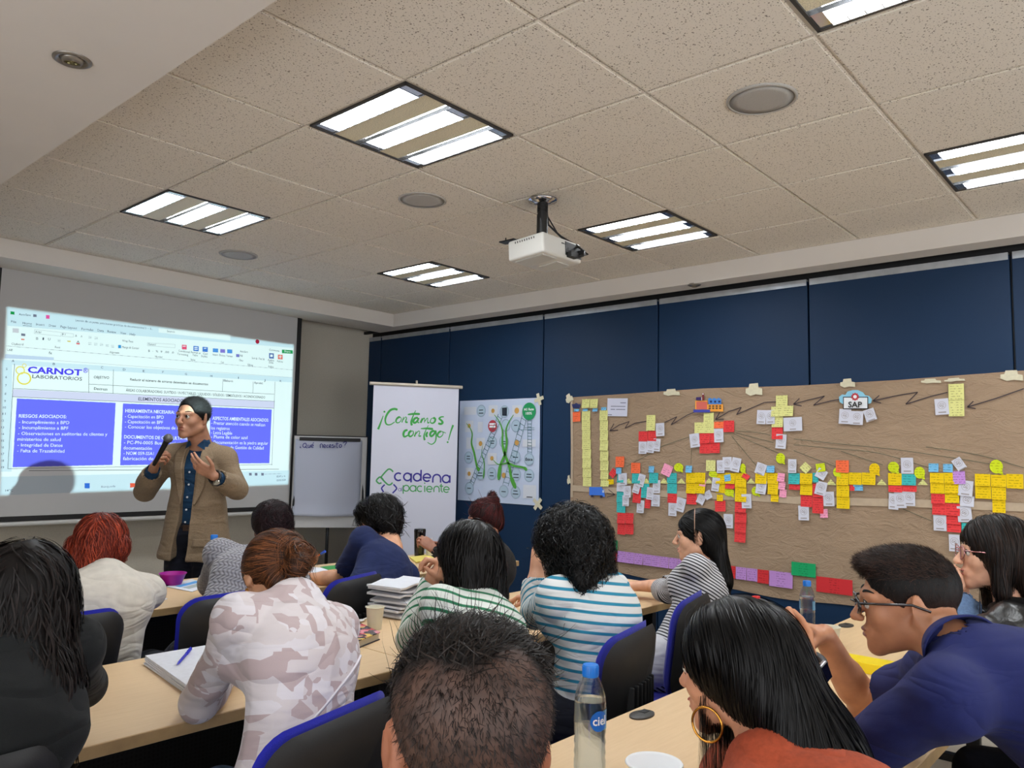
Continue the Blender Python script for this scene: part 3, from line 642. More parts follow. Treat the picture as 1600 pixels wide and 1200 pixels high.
def desk(x0, x1, row, lb, groms=()):
    y0 = DY[row]; cx, cy = (x0 + x1) / 2, y0 + DD / 2; hw, hd = (x1 - x0) / 2 - .0015, DD / 2
    D = empty('desk', (cx, cy, 0), label=lb, cat='desk', group='long training desks in rows')
    b = MB(); b.box((-hw, -hd, DT - .034), (hw, hd, DT)); b.build('desktop', [M_wood], D, bevel=.0025)
    b = MB(); b.box((-hw + .002, -hd - .0012, DT - .032), (hw - .002, -hd + .001, DT - .003)); b.box((-hw + .002, hd - .001, DT - .032), (hw - .002, hd + .0012, DT - .003)); b.build('edge_band', M_edge, D)
    b = MB(); b.box((-hw + .06, hd - .09, .12), (hw - .06, hd - .08, DT - .034)); b.build('modesty_panel', M_perf, D)
    b = MB(); b.box((-hw + .05, -hd + .1, DT - .07), (hw - .05, -hd + .13, DT - .034)); b.box((-hw + .05, hd - .13, DT - .07), (hw - .05, hd - .1, DT - .034)); b.build('frame_rail', M_leg, D)
    for s in (-1, 1):
        b = MB(); x = s * (hw - .07); b.box((x - .02, -.03, .03), (x + .02, .03, DT - .04)); b.box((x - .025, -hd + .05, 0), (x + .025, hd - .05, .035)); b.build('leg', M_leg, D, bevel=.003)
    for gx, gy in groms:
        b = MB(); b.lathe([(.046, 0), (.046, .004), (.04, .0055), (0, .005)], c=(gx - cx, gy - cy, DT), n=36, sx=1.0, sy=.62)
        b.box((gx - cx + .008, gy - cy - .004, DT + .004), (gx - cx + .038, gy - cy + .016, DT + .0062), m=1); b.build('cable_grommet', [M_grom, M_black], D, smooth=True, auto=.5)
    return D
g = [at(u, v, z=DT) for u, v in ((1003, 1118), (1322, 978))]
desk(.63, 2.70, 1, 'front-row maple desk on which the magenta bowl and papers lie'); desk(2.70, 4.07, 1, 'front-row maple desk with the black tumbler, by the flip chart')
desk(-.40, 1.84, 2, 'middle-row maple desk with the open notepad and the blue pen'); desk(1.84, 3.96, 2, 'middle-row maple desk with the paper stack, paper cup and flowered book')
desk(.34, 2.43, 3, 'nearest maple desk with the large water bottle and an oval cable cap', [(g[0][0], g[0][1])])
desk(2.43, 4.50, 3, 'nearest-row maple desk at the right carrying the yellow box', [(g[1][0], g[1][1])])

# ================================================================ chairs
M_cblue = mat('royal_blue_fabric', (.03, .075, .66), .85, noise=.15, nscale=500, bump=.5, bscale=900, sheen=.2)
M_cblk = mat('black_chair_shell', (.03, .035, .05), .6, bump=.15, bscale=500)
def rrect(hw, hz, r, n=7):
    P = []
    for cx, cz, a0 in ((hw - r, hz - r, 0), (-hw + r, hz - r, 90), (-hw + r, -hz + r, 180), (hw - r, -hz + r, 270)):
        for k in range(n): a = math.radians(a0 + 90 * k / (n - 1)); P.append((cx + r * math.cos(a), cz + r * math.sin(a)))
    return P
def pad(out, f, tf, tb, rings=(.0, .35, .65, .85, .95, 1.0), pw=6):
    """a cushion: rounded outline, curved base surface f(x, z) -> point, bulging tf to the front and tb to the back"""
    n = len(out); v = []; q = []
    for side, t in ((1, tf), (-1, tb)):
        for s in rings:
            for x, z in out: v.append(f(x * s, z * s, side * t * (1 - s ** pw)))
    R = len(rings)
    for sd in range(2):
        o = sd * R * n
        for a in range(R - 1):
            for k in range(n):
                f_ = (o + a * n + k, o + a * n + (k + 1) % n, o + (a + 1) * n + (k + 1) % n, o + (a + 1) * n + k); q.append(f_ if sd else f_[::-1])
    return v, q
def make_chair():
    T = empty('office_chair', (0, 0, 0))
    def fb(x, z, o):  # backrest, centre z .70
        y = -.205 - .16 * (z + .0) + .75 * x * x; return (x, y + o, .715 + z)
    w = rrect(.212, .185, .075)
    w = [(x * (1.0 - .12 * (z < 0) * min(1, -z / .185)), z) for x, z in w]
    v, q = pad(w, lambda x, z, o: fb(x, z, o + .012), .036, .012); b = MB(); b.add(v, q); b.build('backrest', M_cblue, T, smooth=True)
    w2 = [(x * .995, z * .985 - .006) for x, z in w]
    v, q = pad(w2, lambda x, z, o: fb(x, z, o - .012), .008, .028, pw=8); b = MB(); b.add(v, q); b.build('back_shell', M_cblk, T, smooth=True)
    b = MB()
    for k in range(7): x = -.09 + .03 * k; b.box((x - .004, -.262 + .75 * x * x, .60), (x + .004, -.235 + .75 * x * x, .74))
    b.box((-.035, -.285, .40), (.035, -.235, .66)); b.box((-.035, -.27, .395), (.035, .02, .415)); b.build('back_support', M_cblk, T, bevel=.004)
    def fs(x, z, o): return (x, z + .01, .445 + o + .25 * x * x - .06 * max(0, z - .1))
    s_ = rrect(.212, .21, .08); v, q = pad(s_, fs, .035, .015); b = MB(); b.add(v, [f[::-1] for f in q]); b.build('seat', M_cblue, T, smooth=True)
    v, q = pad([(x * .97, z * .97) for x, z in s_], lambda x, z, o: fs(x, z, o - .02), .005, .025); b = MB(); b.add(v, [f[::-1] for f in q]); b.build('seat_shell', M_cblk, T, smooth=True)
    b = MB(); b.tube([(0, 0, .1), (0, 0, .4)], .026, 14); b.tube([(0, 0, .08), (0, 0, .24)], .034, 14); b.build('gas_lift', M_cblk, T, smooth=True, auto=.6)
    for k in range(5):
        a = math.radians(72 * k + 18); c, s = math.cos(a), math.sin(a)
        b = MB(); b.tube([(.02 * c, .02 * s, .105), (.13 * c, .13 * s, .095), (.2 * c, .2 * s, .07)], [.026, .02, .014], 8); lg = b.build('leg', M_cblk, T, smooth=True)
        b = MB(); b.tube([(.2 * c - .02 * s, .2 * s + .02 * c, .027), (.2 * c + .02 * s, .2 * s - .02 * c, .027)], .027, 12); o = b.build('caster', M_cblk, lg, smooth=True, auto=.6)
    return T
def copy_tree(o, parent=None):
    c = o.copy(); C.objects.link(c); c.parent = parent
    for ch in o.children: copy_tree(ch, c)
    return c
CH = [((.38, 1.85), 6, 0, 'blue and black office chair at the lower left corner, behind the woman in the blazer'),
      ((1.00, 1.60), 14, 0, 'blue and black office chair behind the woman in the patterned white top'),
      ((1.59, 1.63), 4, 0, 'blue and black office chair behind the woman in green stripes'),
      ((2.15, 1.60), 12, .0, 'blue and black office chair behind the woman in teal stripes'),
      ((2.86, 1.76), 14, -.0, 'blue and black office chair behind the woman in black and white stripes'),
      ((.98, 3.01), 4, 0, 'blue and black office chair behind the redhead in the white sweater'),
      ((1.58, 3.02), 6, 0, 'blue and black office chair of the person in the grey cable-knit sweater'),
      ((2.15, 3.04), 18, 0, 'blue and black office chair behind the boy in the navy T-shirt'),
      ((3.0, 3.02), 0, 0, 'blue and black office chair behind the woman with the high bun'),
      ((.56, .12), 0, 0, 'blue and black office chair of the man with cropped spiky hair'),
      ((1.22, .12), 0, 0, 'blue and black office chair of the woman with gold hoop earrings'),
      ((1.98, -.02), -6, 0, 'blue and black office chair of the man in the navy polo shirt'),
      ((2.8, .05), 0, 0, 'blue and black office chair of the woman in the leather jacket')]
proto = make_chair()
for k, ((x, y), rz, dz, lb) in enumerate(CH):
    o = proto if k == 0 else copy_tree(proto)
    o.location = (x, y, 0); o.scale = (1, 1, 1); o.rotation_euler = (0, 0, math.radians(rz)); tag(o, lb, 'chair', 'blue and black office chairs')

# ================================================================ things on planes: drawing helpers
class Plane:
    """a flat sheet standing in the room: pixels of the photograph map to (u, w) on it"""
    def __init__(s, O, U, W=(0, 0, 1)): s.O = V(*O); s.U = unit(U); s.W = unit(W); s.N = unit(np.cross(s.U, s.W))
    def px(s, u, v):
        r = RC.T @ np.array([(u - 800) / F_PX, (v - 600) / F_PX, 1.0]); c = V(0, 0, CAMZ); t = ((s.O - c) @ s.N) / (r @ s.N); q = c + r * t - s.O; return (q @ s.U, q @ s.W)
    def P(s, u, w, n=0): return s.O + s.U * u + s.W * w + s.N * n
def stroke(mb, pl, pts, w, lift=.001, m=0, close=False, world=False):
    """a drawn line of width w (or a width per point) lying on the plane"""
    p = np.array(pts if world else [pl.px(*q) for q in pts]); n = len(p)
    ws = np.array(w if isinstance(w, (list, tuple)) else [w] * n) / 2
    if close: p = np.vstack([p, p[:1]]); ws = np.append(ws, ws[0]); n += 1
    t = np.gradient(p, axis=0); t /= np.linalg.norm(t, axis=1, keepdims=True) + 1e-9; nn = np.stack([-t[:, 1], t[:, 0]], 1)
    if close: nn[0] = nn[-1] = unit(nn[0] + nn[-1])
    L = p + nn * ws[:, None]; R_ = p - nn * ws[:, None]
    V_ = [pl.P(*a, lift) for a in L] + [pl.P(*a, lift) for a in R_]
    mb.add(V_, [(i, i + 1, n + i + 1, n + i) for i in range(n - 1)], m)
def smooth_pts(p, k=6):
    p = [np.array(q, float) for q in p]; out = []
    for i in range(len(p) - 1):
        a = p[max(i - 1, 0)]; b = p[i]; c = p[i + 1]; d = p[min(i + 2, len(p) - 1)]
        for j in range(k): t = j / k; out.append(.5 * ((2 * b) + (c - a) * t + (2 * a - 5 * b + 4 * c - d) * t * t + (3 * b - a - 3 * c + d) * t ** 3))
    out.append(p[-1]); return out
def poly(mb, pl, pts, lift=.001, m=0, world=False):
    p = [q if world else pl.px(*q) for q in pts]; mb.add([pl.P(*a, lift) for a in p], [tuple(range(len(p)))], m)
def disc(mb, pl, c, r, lift=.001, m=0, n=24, world=False, ry=None):
    a = np.array(c if world else pl.px(*c)); poly(mb, pl, [(a[0] + r * math.cos(2 * math.pi * k / n), a[1] + (ry or r) * math.sin(2 * math.pi * k / n)) for k in range(n)], lift, m, True)
def glyphs(mb, pl, s, a, b, h=None, bold=0., lift=.0012, m=0, world=False, shear=0):
    v, t = text_tris(s, bold, shear); A = np.array(a if world else pl.px(*a)); B = np.array(b if world else pl.px(*b))
    x0, x1 = v[:, 0].min(), v[:, 0].max(); ex = (B - A) / (x1 - x0); ey = np.array([-ex[1], ex[0]]); ey = ey / np.linalg.norm(ey) * (h / .7 if h else np.linalg.norm(ex))
    P = A + (v[:, :1] - x0) * ex + v[:, 1:] * ey; mb.add([pl.P(*q, lift) for q in P], [tuple(q) for q in t], m)

# ---------------------------------------------------------------- flip chart
M_fpaper = mat('flip_paper', (.72, .74, .80), .8); M_fboard = mat('white_board', (.78, .78, .78), .3); M_ink = mat('indigo_marker', (.20, .20, .48), .7)
a = at(460, 682, d=6.85); b_ = at(574, 682, d=6.98); fw = np.linalg.norm((b_ - a)[:2]); U_ = unit(V(*(b_ - a)[:2], 0)); c_ = (a + b_) / 2; fz = c_[2]
fc = empty('flip_chart', (c_[0], c_[1], 0), rz=math.atan2(U_[1], U_[0]), label='flip chart easel with a handwritten heading, between the screen and the white banner', cat='flip chart')
hb = .80; hw = fw / 2
b = MB(); b.box((-hw, .0, fz - hb), (hw, .02, fz)); b.build('board', M_fboard, fc, bevel=.002)
b = MB()
for q in ((-hw - .008, fz - hb, -hw, fz + .008), (hw, fz - hb, hw + .008, fz + .008), (-hw, fz, hw, fz + .008)): b.box((q[0], -.006, q[1]), (q[2], .024, q[3]))
b.build('frame', M_black, fc)
b = MB(); b.box((-hw + .045, -.02, fz - .042), (hw - .06, -.004, fz - .012)); b.build('clamp_bar', M_black, fc, bevel=.003)
# paper pad, curling at the foot
v = []; q = []; NXp, NZp = 20, 24
for i in range(NXp + 1):
    for j in range(NZp + 1):
        x = -hw + .012 + (fw - .055) * i / NXp; t = j / NZp; z = fz - .03 - (.66 + .012 * math.sin(i / NXp * 3)) * t
        y = -.008 - .004 * math.sin(t * 5 + i * .4) - .03 * max(0, t - .86) / .14 * (1 - .6 * i / NXp); v.append((x, y, z))
for i in range(NXp):
    for j in range(NZp): k = i * (NZp + 1) + j; q.append((k, k + NZp + 1, k + NZp + 2, k + 1))
b = MB(); b.add(v, q); pd = b.build('paper_pad', M_fpaper, fc, smooth=True)
m_ = pd.modifiers.new('t', 'SOLIDIFY'); m_.thickness = .003; m_.offset = 1
for s in (-1, 1):
    b = MB(); b.tube([(s * (hw - .04), .03, fz - .05), (s * (hw + .02), -.05, 0)], .011, 8); b.build('leg', M_black, fc, smooth=True)
b = MB(); b.tube([(0, .035, fz - .05), (0, .25, 0)], .011, 8); b.tube([(0, .03, fz - hb), (0, .03, .45)], .014, 8); b.tube([(-hw - .0, -.03, .45), (hw, -.03, .45)], .008, 8); b.build('leg', M_black, fc, smooth=True)
pl = Plane((c_[0], c_[1], 0), U_); b = MB()
fk = lambda x, y: (450 + x / 5.457, 670 + y / 5.457)
hand = [[(108, 150), (104, 158), (112, 164)], [(108, 138), (110, 139)], [(150, 122), (132, 130), (128, 150), (142, 160), (156, 150), (156, 130), (148, 122)], [(145, 150), (166, 166)], [(172, 135), (172, 158), (184, 160), (190, 138), (190, 162)], [(200, 148), (216, 146), (212, 134), (200, 140), (202, 158), (218, 160)], [(212, 126), (222, 116)],
        [(276, 164), (276, 134), (292, 132), (296, 162)], [(304, 150), (320, 148), (314, 134), (304, 142), (308, 160), (324, 158)], [(344, 138), (332, 142), (332, 158), (346, 158)], [(352, 150), (366, 147), (362, 134), (352, 142), (354, 158), (370, 158)], [(388, 134), (376, 138), (388, 148), (390, 158), (374, 160)], [(400, 138), (400, 160)], [(400, 126), (401, 128)], [(418, 116), (416, 158), (426, 160)], [(406, 130), (432, 126)], [(446, 134), (436, 146), (444, 160), (456, 152), (456, 138), (446, 134)], [(470, 124), (478, 114), (492, 110), (500, 118), (488, 132), (484, 144)], [(482, 156), (483, 158)]]
for st in hand: stroke(b, pl, [fk(*p_) for p_ in smooth_pts(st, 4)], .0065, lift=.0165)
o = b.build('handwriting', M_ink); o.parent = fc; o.matrix_parent_inverse = fc.matrix_basis.inverted() if False else Matrix.Rotation(-math.atan2(U_[1], U_[0]), 4, 'Z') @ Matrix.Translation((-c_[0], -c_[1], 0))

# ---------------------------------------------------------------- roll-up banner
a = at(584, 601, d=6.5); b_ = at(717, 606, d=6.70); U_ = unit(V(*(b_ - a)[:2], 0)); bw = np.linalg.norm((b_ - a)[:2]); bz = (a[2] + b_[2]) / 2
M_ban = mat('banner_fabric', (.76, .77, .83), .6); M_bbar = mat('banner_rail', (.70, .67, .62), .4, metal=.3)
bn = empty('roll_up_banner', (*((a + b_) / 2)[:2], 0), rz=0, label='white roll-up banner with green script and a chain emblem, standing in the corner', cat='banner')
M4 = Matrix.Translation((-bn.location[0], -bn.location[1], 0))
def under(o, par, inv): o.parent = par; o.matrix_parent_inverse = inv; return o
pl = Plane((a[0], a[1], 0), U_)
b = MB(); b.prism([(0, .06), (bw, .06), (bw, bz), (0, bz)], pl.O, pl.U, pl.W, -pl.N, .002); under(b.build('banner_sheet', M_ban), bn, M4)
b = MB(); b.tube([pl.P(-.035, bz + .008), pl.P(bw + .03, bz + .008)], .015, 10); under(b.build('top_rail', M_bbar, smooth=True, auto=.7), bn, M4)
b = MB(); b.tube([pl.P(bw / 2, bz + .05, -.02), pl.P(bw / 2, .05, -.03)], .009, 8); under(b.build('support_pole', M_bbar, smooth=True, auto=.7), bn, M4)
b = MB(); b.prism([(-.03, .0), (bw + .03, 0), (bw + .03, .07), (-.03, .07)], pl.P(0, 0, .06), pl.U, pl.W, -pl.N, .13); under(b.build('base', M_bbar, bevel=.01), bn, M4)
bk = lambda x, y: (560 + x / 5.7167, 590 + y / 5.7167)
M_grn = mat('print_green', (.20, .60, .25), .6); M_nvy = mat('print_navy', (.16, .12, .53), .6); M_gr2 = mat('print_leaf_green', (.24, .58, .32), .6)
brush = [[(222, 340), (200, 400), (176, 462)], [(350, 288), (322, 280), (285, 292), (255, 330), (240, 375), (250, 415), (285, 420), (325, 395)], [(372, 350), (348, 362), (335, 388), (348, 404), (372, 394), (384, 368), (372, 350)], [(388, 402), (404, 350)], [(392, 388), (418, 354), (430, 360), (422, 396), (440, 398)], [(512, 292), (486, 350), (472, 395), (478, 428)], [(440, 330), (500, 324), (550, 326)], [(532, 358), (505, 364), (490, 390), (502, 404), (526, 388), (538, 360), (528, 394), (545, 405)], [(556, 406), (570, 360)], [(560, 394), (588, 360), (590, 404)], [(592, 392), (618, 360), (618, 402), (634, 400)], [(668, 358), (648, 372), (642, 396), (658, 408), (680, 396), (686, 370), (668, 358)], [(764, 350), (738, 352), (722, 366), (742, 384), (752, 402), (736, 414), (712, 408)],
         [(440, 468), (415, 476), (402, 504), (412, 528), (444, 514)], [(474, 474), (454, 490), (450, 516), (466, 526), (488, 508), (490, 482), (474, 474)], [(500, 528), (516, 478)], [(504, 512), (536, 478), (548, 488), (540, 522), (560, 520)], [(626, 425), (602, 470), (586, 520), (592, 560)], [(556, 456), (610, 454), (668, 460)], [(618, 484), (606, 512), (616, 530)], [(680, 474), (652, 484), (640, 508), (652, 524), (676, 504), (690, 476), (694, 530), (684, 574), (652, 596), (616, 578)], [(738, 478), (714, 494), (708, 520), (726, 532), (750, 516), (756, 490), (738, 478), (782, 496)], [(846, 424), (826, 480), (804, 560)]]
b = MB()
for k, st in enumerate(brush):
    p_ = smooth_pts(st, 6); n = len(p_); w = [(.0125 + .0065 * math.sin(3.1 * i / n + k)) * (1 if 0 < i < n - 1 else .35) for i in range(n)]
    if k == 0: w = [.006 + .014 * i / n for i in range(n)]
    if k == len(brush) - 1: w = [.018 - .013 * i / n for i in range(n)]
    stroke(b, pl, [bk(*q) for q in p_], w)
disc(b, pl, bk(232, 305), .008); disc(b, pl, bk(797, 577), .008); under(b.build('lettering', M_grn), bn, M4)
def arc(c, r, a0, a1, n=20): return [(c[0] + r * math.cos(math.radians(a0 + (a1 - a0) * k / n)), c[1] - r * math.sin(math.radians(a0 + (a1 - a0) * k / n))) for k in range(n + 1)]
b = MB(); W_ = .0135
for st in (arc((357, 886), 33, 48, 312), arc((438, 887), 33, 0, 360), [(472, 856), (470, 936)], arc((525, 890), 33, 0, 360), [(560, 824), (558, 922)], arc((612, 893), 33, -45, -360), [(580, 893), (645, 895)], [(664, 938), (665, 900)] + arc((700, 900), 34, 180, 0)[1:] + [(734, 938)], arc((783, 905), 33, 0, 360), [(817, 874), (816, 940)]): stroke(b, pl, [bk(*q) for q in st], W_)
for st in (arc((369, 1001), 12, 0, 360), [(382, 988), (382, 1015)], [(390, 978), (390, 1015)]): stroke(b, pl, [bk(*q) for q in st], .0035)
for st in ([(235, 956), (208, 985), (214, 1006), (226, 1022)], [(313, 953), (340, 984), (334, 1002), (305, 1032)]): stroke(b, pl, [bk(*q) for q in smooth_pts(st, 4)], .012)
under(b.build('lettering', M_nvy), bn, M4)
b = MB()
for st in (arc((427, 988), 26, 0, 360), [(401, 962), (400, 1037)], arc((487, 990), 26, 0, 360), [(513, 965), (513, 1018)], arc((550, 993), 25, 50, 310), [(592, 966), (592, 1022)], arc((634, 996), 25, -45, -360), [(610, 996), (659, 997)], [(674, 1022), (674, 994)] + arc((698, 994), 23, 180, 0)[1:] + [(721, 1024)], [(739, 948), (740, 1010), (752, 1024)], [(724, 968), (757, 970)], arc((786, 1000), 25, -45, -360), [(762, 1000), (811, 1001)]): stroke(b, pl, [bk(*q) for q in st], .0095)
disc(b, pl, bk(592, 943), .006)
for st in ([(310, 842), (290, 822), (262, 822), (206, 884), (208, 900), (258, 952), (285, 956), (305, 938)], [(222, 912), (200, 890), (184, 892), (162, 916), (166, 930), (186, 946), (206, 938)]): stroke(b, pl, [bk(*q) for q in smooth_pts(st, 4)], .0125)
under(b.build('lettering', M_gr2), bn, M4)

# ---------------------------------------------------------------- the blue wall: poster, brown paper mural, notes
WALL = Plane((WX, 0, 0), (0, -1, 0))     # u runs to the right in the picture, w is the height
def onwall(name, mb_or_me, u, w, lift, rot=0, mats=None, parent=None, smooth=False):
    me = mb_or_me.mesh(name) if isinstance(mb_or_me, MB) else mb_or_me
    o = link(name, me, mats, parent, smooth)
    o.matrix_world = Matrix.Translation((WX - lift, -u, w)) @ Matrix(((0, 0, -1, 0), (-1, 0, 0, 0), (0, 1, 0, 0), (0, 0, 0, 1))) @ Matrix.Rotation(rot, 4, 'Z')
    return o
M_tape = mat('masking_tape', (.80, .78, .68), .7, alpha=1, noise=.06, nscale=60)
# poster with ladders and snakes
pk = lambda x, y: (710 + x / 6.3133, 610 + y / 6.3133)
WP = Plane((WX - .006, 0, 0), (0, -1, 0))
b = MB(); C4 = [WP.px(*pk(*q)) for q in ((55, 105), (845, 72), (832, 1138), (32, 1080))]
N1 = 12; vv = []; qq = []
for i in range(N1 + 1):
    for j in range(N1 + 1):
        s_, t_ = i / N1, j / N1; p_ = np.array(C4[0]) * (1 - s_) * (1 - t_) + np.array(C4[1]) * s_ * (1 - t_) + np.array(C4[2]) * s_ * t_ + np.array(C4[3]) * (1 - s_) * t_
        vv.append(WP.P(p_[0], p_[1], .003 * math.sin(3 * s_ + 5 * t_) * math.sin(t_ * 3)))
for i in range(N1):
    for j in range(N1): k = i * (N1 + 1) + j; qq.append((k, k + 1, k + N1 + 2, k + N1 + 1))
b.add(vv, qq); post = b.build('poster', mat('poster_paper', (.74, .79, .88), .6), smooth=True)
tag(post, 'pale blue game poster with circles, ladders and green snakes taped on the blue wall', 'poster')
def pm(nm, col): return mat('poster_' + nm, col, .6)
b = MB()
for c in ((268, 202), (497, 210), (510, 345), (610, 350), (378, 512), (492, 505), (607, 655), (143, 662), (740, 680), (260, 820), (372, 820), (740, 840), (612, 830), (150, 965), (490, 995), (607, 1005)):
    b = MB(); disc(b, WP, pk(*c), .054, lift=.0045, m=0); disc(b, WP, pk(*c), .045, lift=.005, m=1); b.build('circle', [pm('ring', (.60, .68, .76)), pm('disc', (.66, .75, .82))], post)
b = MB()
for c, w, h in (((158, 202), .075, .035), ((385, 202), .052, .048), ((150, 355), .05, .05), ((258, 362), .03, .045), ((148, 520), .035, .05), ((262, 525), .05, .05), ((622, 205), .055, .05), ((375, 675), .052, .05), ((152, 820), .05, .05), ((740, 520), .07, .03), ((745, 1000), .07, .055)):
    q = np.array(WP.px(*pk(*c))); b = MB(); poly(b, WP, [q + (-w / 1, -h), q + (w / 1, -h), q + (w / 1, h), q + (-w, h)], lift=.0043, world=True); b.build('card_print', pm('card', (.80, .82, .86)), post)
b = MB()
for c, r in (((385, 202), .02), ((150, 350), .02), ((262, 525), .022), ((620, 200), .026), ((375, 670), .02), ((150, 822), .02), ((620, 515), .024), ((492, 838), .024)): b = MB(); disc(b, WP, pk(*c), r, lift=.0062, n=10); b.build('gold_icon', pm('gold', (.78, .60, .30)), post)
b = MB(); disc(b, WP, pk(740, 207), .073, lift=.0052, n=32); b.build('green_circle', pm('green', (.08, .56, .33)), post)
b = MB(); disc(b, WP, pk(380, 352), .052, lift=.0052, n=32); b.build('red_circle', pm('red', (.72, .22, .28)), post)
b = MB(); glyphs(b, WP, 'MS Rate', pk(692, 200), pk(788, 196), h=.02, lift=.0066, bold=.02); glyphs(b, WP, '100%', pk(708, 240), pk(770, 238), h=.022, lift=.0066, bold=.02)
for y in (332, 358): q0, q1 = WP.px(*pk(350, y)), WP.px(*pk(410, y)); poly(b, WP, [(q0[0], q0[1] - .008), (q1[0], q1[1] - .008), (q1[0], q1[1] + .008), (q0[0], q0[1] + .008)], lift=.0066, world=True)
b.build('white_lettering', pm('white', (.9, .92, .93)), post)
b = MB(); glyphs(b, WP, 'Ética', pk(706, 694), pk(776, 692), h=.022, lift=.0066, bold=.02)
for c in ((268, 195), (268, 225), (610, 345), (378, 500), (378, 522), (492, 505), (492, 528), (607, 660), (143, 650), (143, 675), (260, 815), (260, 842), (372, 812), (372, 842), (740, 828), (740, 856), (612, 828), (612, 860), (150, 965), (490, 998), (607, 992), (607, 1022), (745, 1052)):
    q = np.array(WP.px(*pk(*c))); ww = random.uniform(.018, .032); b2 = MB(); poly(b2, WP, [q + (-ww, -.0035), q + (ww, -.0035), q + (ww, .0035), q + (-ww, .0035)], lift=.0066, world=True); b2.build('caption', pm('ink', (.10, .15, .2)), post)
b3 = MB(); poly(b3, WP, [pk(474, 172), pk(524, 168), pk(522, 252), pk(476, 250)], lift=.0066); b3.build('phone_print', pm('ink', (.10, .15, .2)), post)
b.build('dark_lettering', pm('ink', (.10, .15, .2)), post)
b = MB()
def ladder(p0, p1, p2, p3, n):
    stroke(b, WP, [pk(*p0), pk(*p1)], .004, lift=.007); stroke(b, WP, [pk(*p2), pk(*p3)], .004, lift=.007)
    for k in range(n): t = (k + .5) / n; stroke(b, WP, [pk(p0[0] + (p1[0] - p0[0]) * t, p0[1] + (p1[1] - p0[1]) * t), pk(p2[0] + (p3[0] - p2[0]) * t, p2[1] + (p3[1] - p2[1]) * t)], .004, lift=.007)
ladder((440, 235), (158, 910), (478, 262), (190, 935), 17); ladder((675, 245), (482, 930), (718, 275), (535, 945), 13); ladder((728, 285), (728, 620), (764, 285), (768, 625), 11)
stroke(b, WP, [pk(665, 388), pk(795, 388)], .003, lift=.007); stroke(b, WP, [pk(690, 368), pk(795, 370)], .003, lift=.007)
b.build('ladder', pm('ladder', (.16, .40, .42)), post)
for nm, st, wd in (('snake', [(125, 325), (160, 370), (182, 430), (175, 520), (200, 610), (218, 700), (232, 760), (255, 790)], .016), ('snake', [(290, 515), (275, 620), (298, 700), (300, 780), (292, 870)], .008), ('snake', [(400, 240), (450, 310), (480, 400), (480, 520), (500, 620), (545, 740), (568, 860), (612, 968)], .02), ('snake', [(590, 240), (540, 320), (515, 400), (522, 520), (500, 640), (460, 740), (440, 885)], .018), ('snake', [(380, 675), (440, 730), (530, 718), (600, 745), (690, 762), (722, 790)], .013)):
    b = MB(); p_ = smooth_pts(st, 6); n = len(p_); w = [wd * (.25 + 1.1 * min(1, i / n * 2)) * (1.5 if n - 7 < i < n - 2 else 1) * (.4 if i == n - 1 else 1) for i in range(n)]
    stroke(b, WP, [pk(*q) for q in p_], w, lift=.0085); b.build(nm, pm('snake', (.30, .62, .22)), post)
for nm_, c, r, w, h in (('upper', (840, 88), .3, .10, .03), ('lower', (828, 1120), .9, .11, .03)):
    t = MB(); t.box((-w / 2, -h / 2, 0), (w / 2, h / 2, .001)); t.box((-h / 2, -w / 2, .001), (h / 2, w / 2, .0018)); q = WP.px(*pk(*c))
    tag(onwall('tape', t, q[0], q[1], .014, r, M_tape), 'crossed pieces of masking tape holding the %s right corner of the game poster' % nm_, 'tape')

# brown paper mural
def kraft_mat():
    s = NT('kraft_paper'); tc = s.n('TexCoord').outputs['Object']
    nz = s.n('TexNoise', {'Vector': tc, 'Scale': 3.0, 'Detail': 6.0}); n2 = s.n('TexNoise', {'Vector': s.n('Mapping', {0: tc, 3: (1, 1, 2.2)}).outputs[0], 'Scale': 9.0, 'Detail': 5.0, 'Roughness': .7, 'Distortion': 1.5})
    col = s.mix(nz.outputs[0], lin((.56, .475, .385)), lin((.66, .565, .465)))
    bp = s.n('Bump', {'Strength': .7, 'Distance': .02, 'Height': n2.outputs[0]})
    return s.done(s.n('BsdfPrincipled', {'Base Color': col, 'Roughness': .7, 'Normal': bp.outputs[0]}))
M_kraft = kraft_mat()
KT = [(893, 621), (1000, 614), (1100, 607), (1240, 603), (1400, 594), (1600, 579)]; kt = [WALL.px(*q) for q in KT]
u0, u1 = WALL.px(893, 700)[0], .9
NU, NW = 150, 56; uu_ = np.linspace(u0, u1, NU + 1); topw = np.interp(uu_, [q[0] for q in kt], [q[1] for q in kt]); botw = np.interp(uu_, [u0, u1], [.60, .56]) + .01 * np.sin(uu_ * 7)
g2 = []
for i in range(NU + 1):
    for j in range(NW + 1): t = j / NW; g2.append((uu_[i], topw[i] * (1 - t) + botw[i] * t))
g2 = np.array(g2); P3 = np.stack([g2[:, 0], g2[:, 1], np.zeros(len(g2))], 1)
dep = .0025 * vnoise(P3 * (1, 2.2, 1), 5, 9) + .0014 * (1 - 2 * np.abs(vnoise(P3 * (1, 1.7, 1), 8, 26))) + .006
vk = np.stack([np.full(len(g2), WX) - np.maximum(dep, .001), -g2[:, 0], g2[:, 1]], 1)
I, J = np.meshgrid(np.arange(NU), np.arange(NW), indexing='ij'); k = (I * (NW + 1) + J).ravel()
kraft = link('brown_paper_mural', mesh_np('k', vk, np.stack([k, k + 1, k + NW + 2, k + NW + 1], 1)), M_kraft)
tag(kraft, 'long sheet of wrinkled brown kraft paper taped across the blue wall', 'paper mural')
ka = lambda x, y: (880 + x / 4.4444, 560 + y / 4.4444)
kb = lambda x, y: (1240 + x / 4.4444, 560 + y / 4.4444)
KP = Plane((WX - .012, 0, 0), (0, -1, 0))
b = MB()
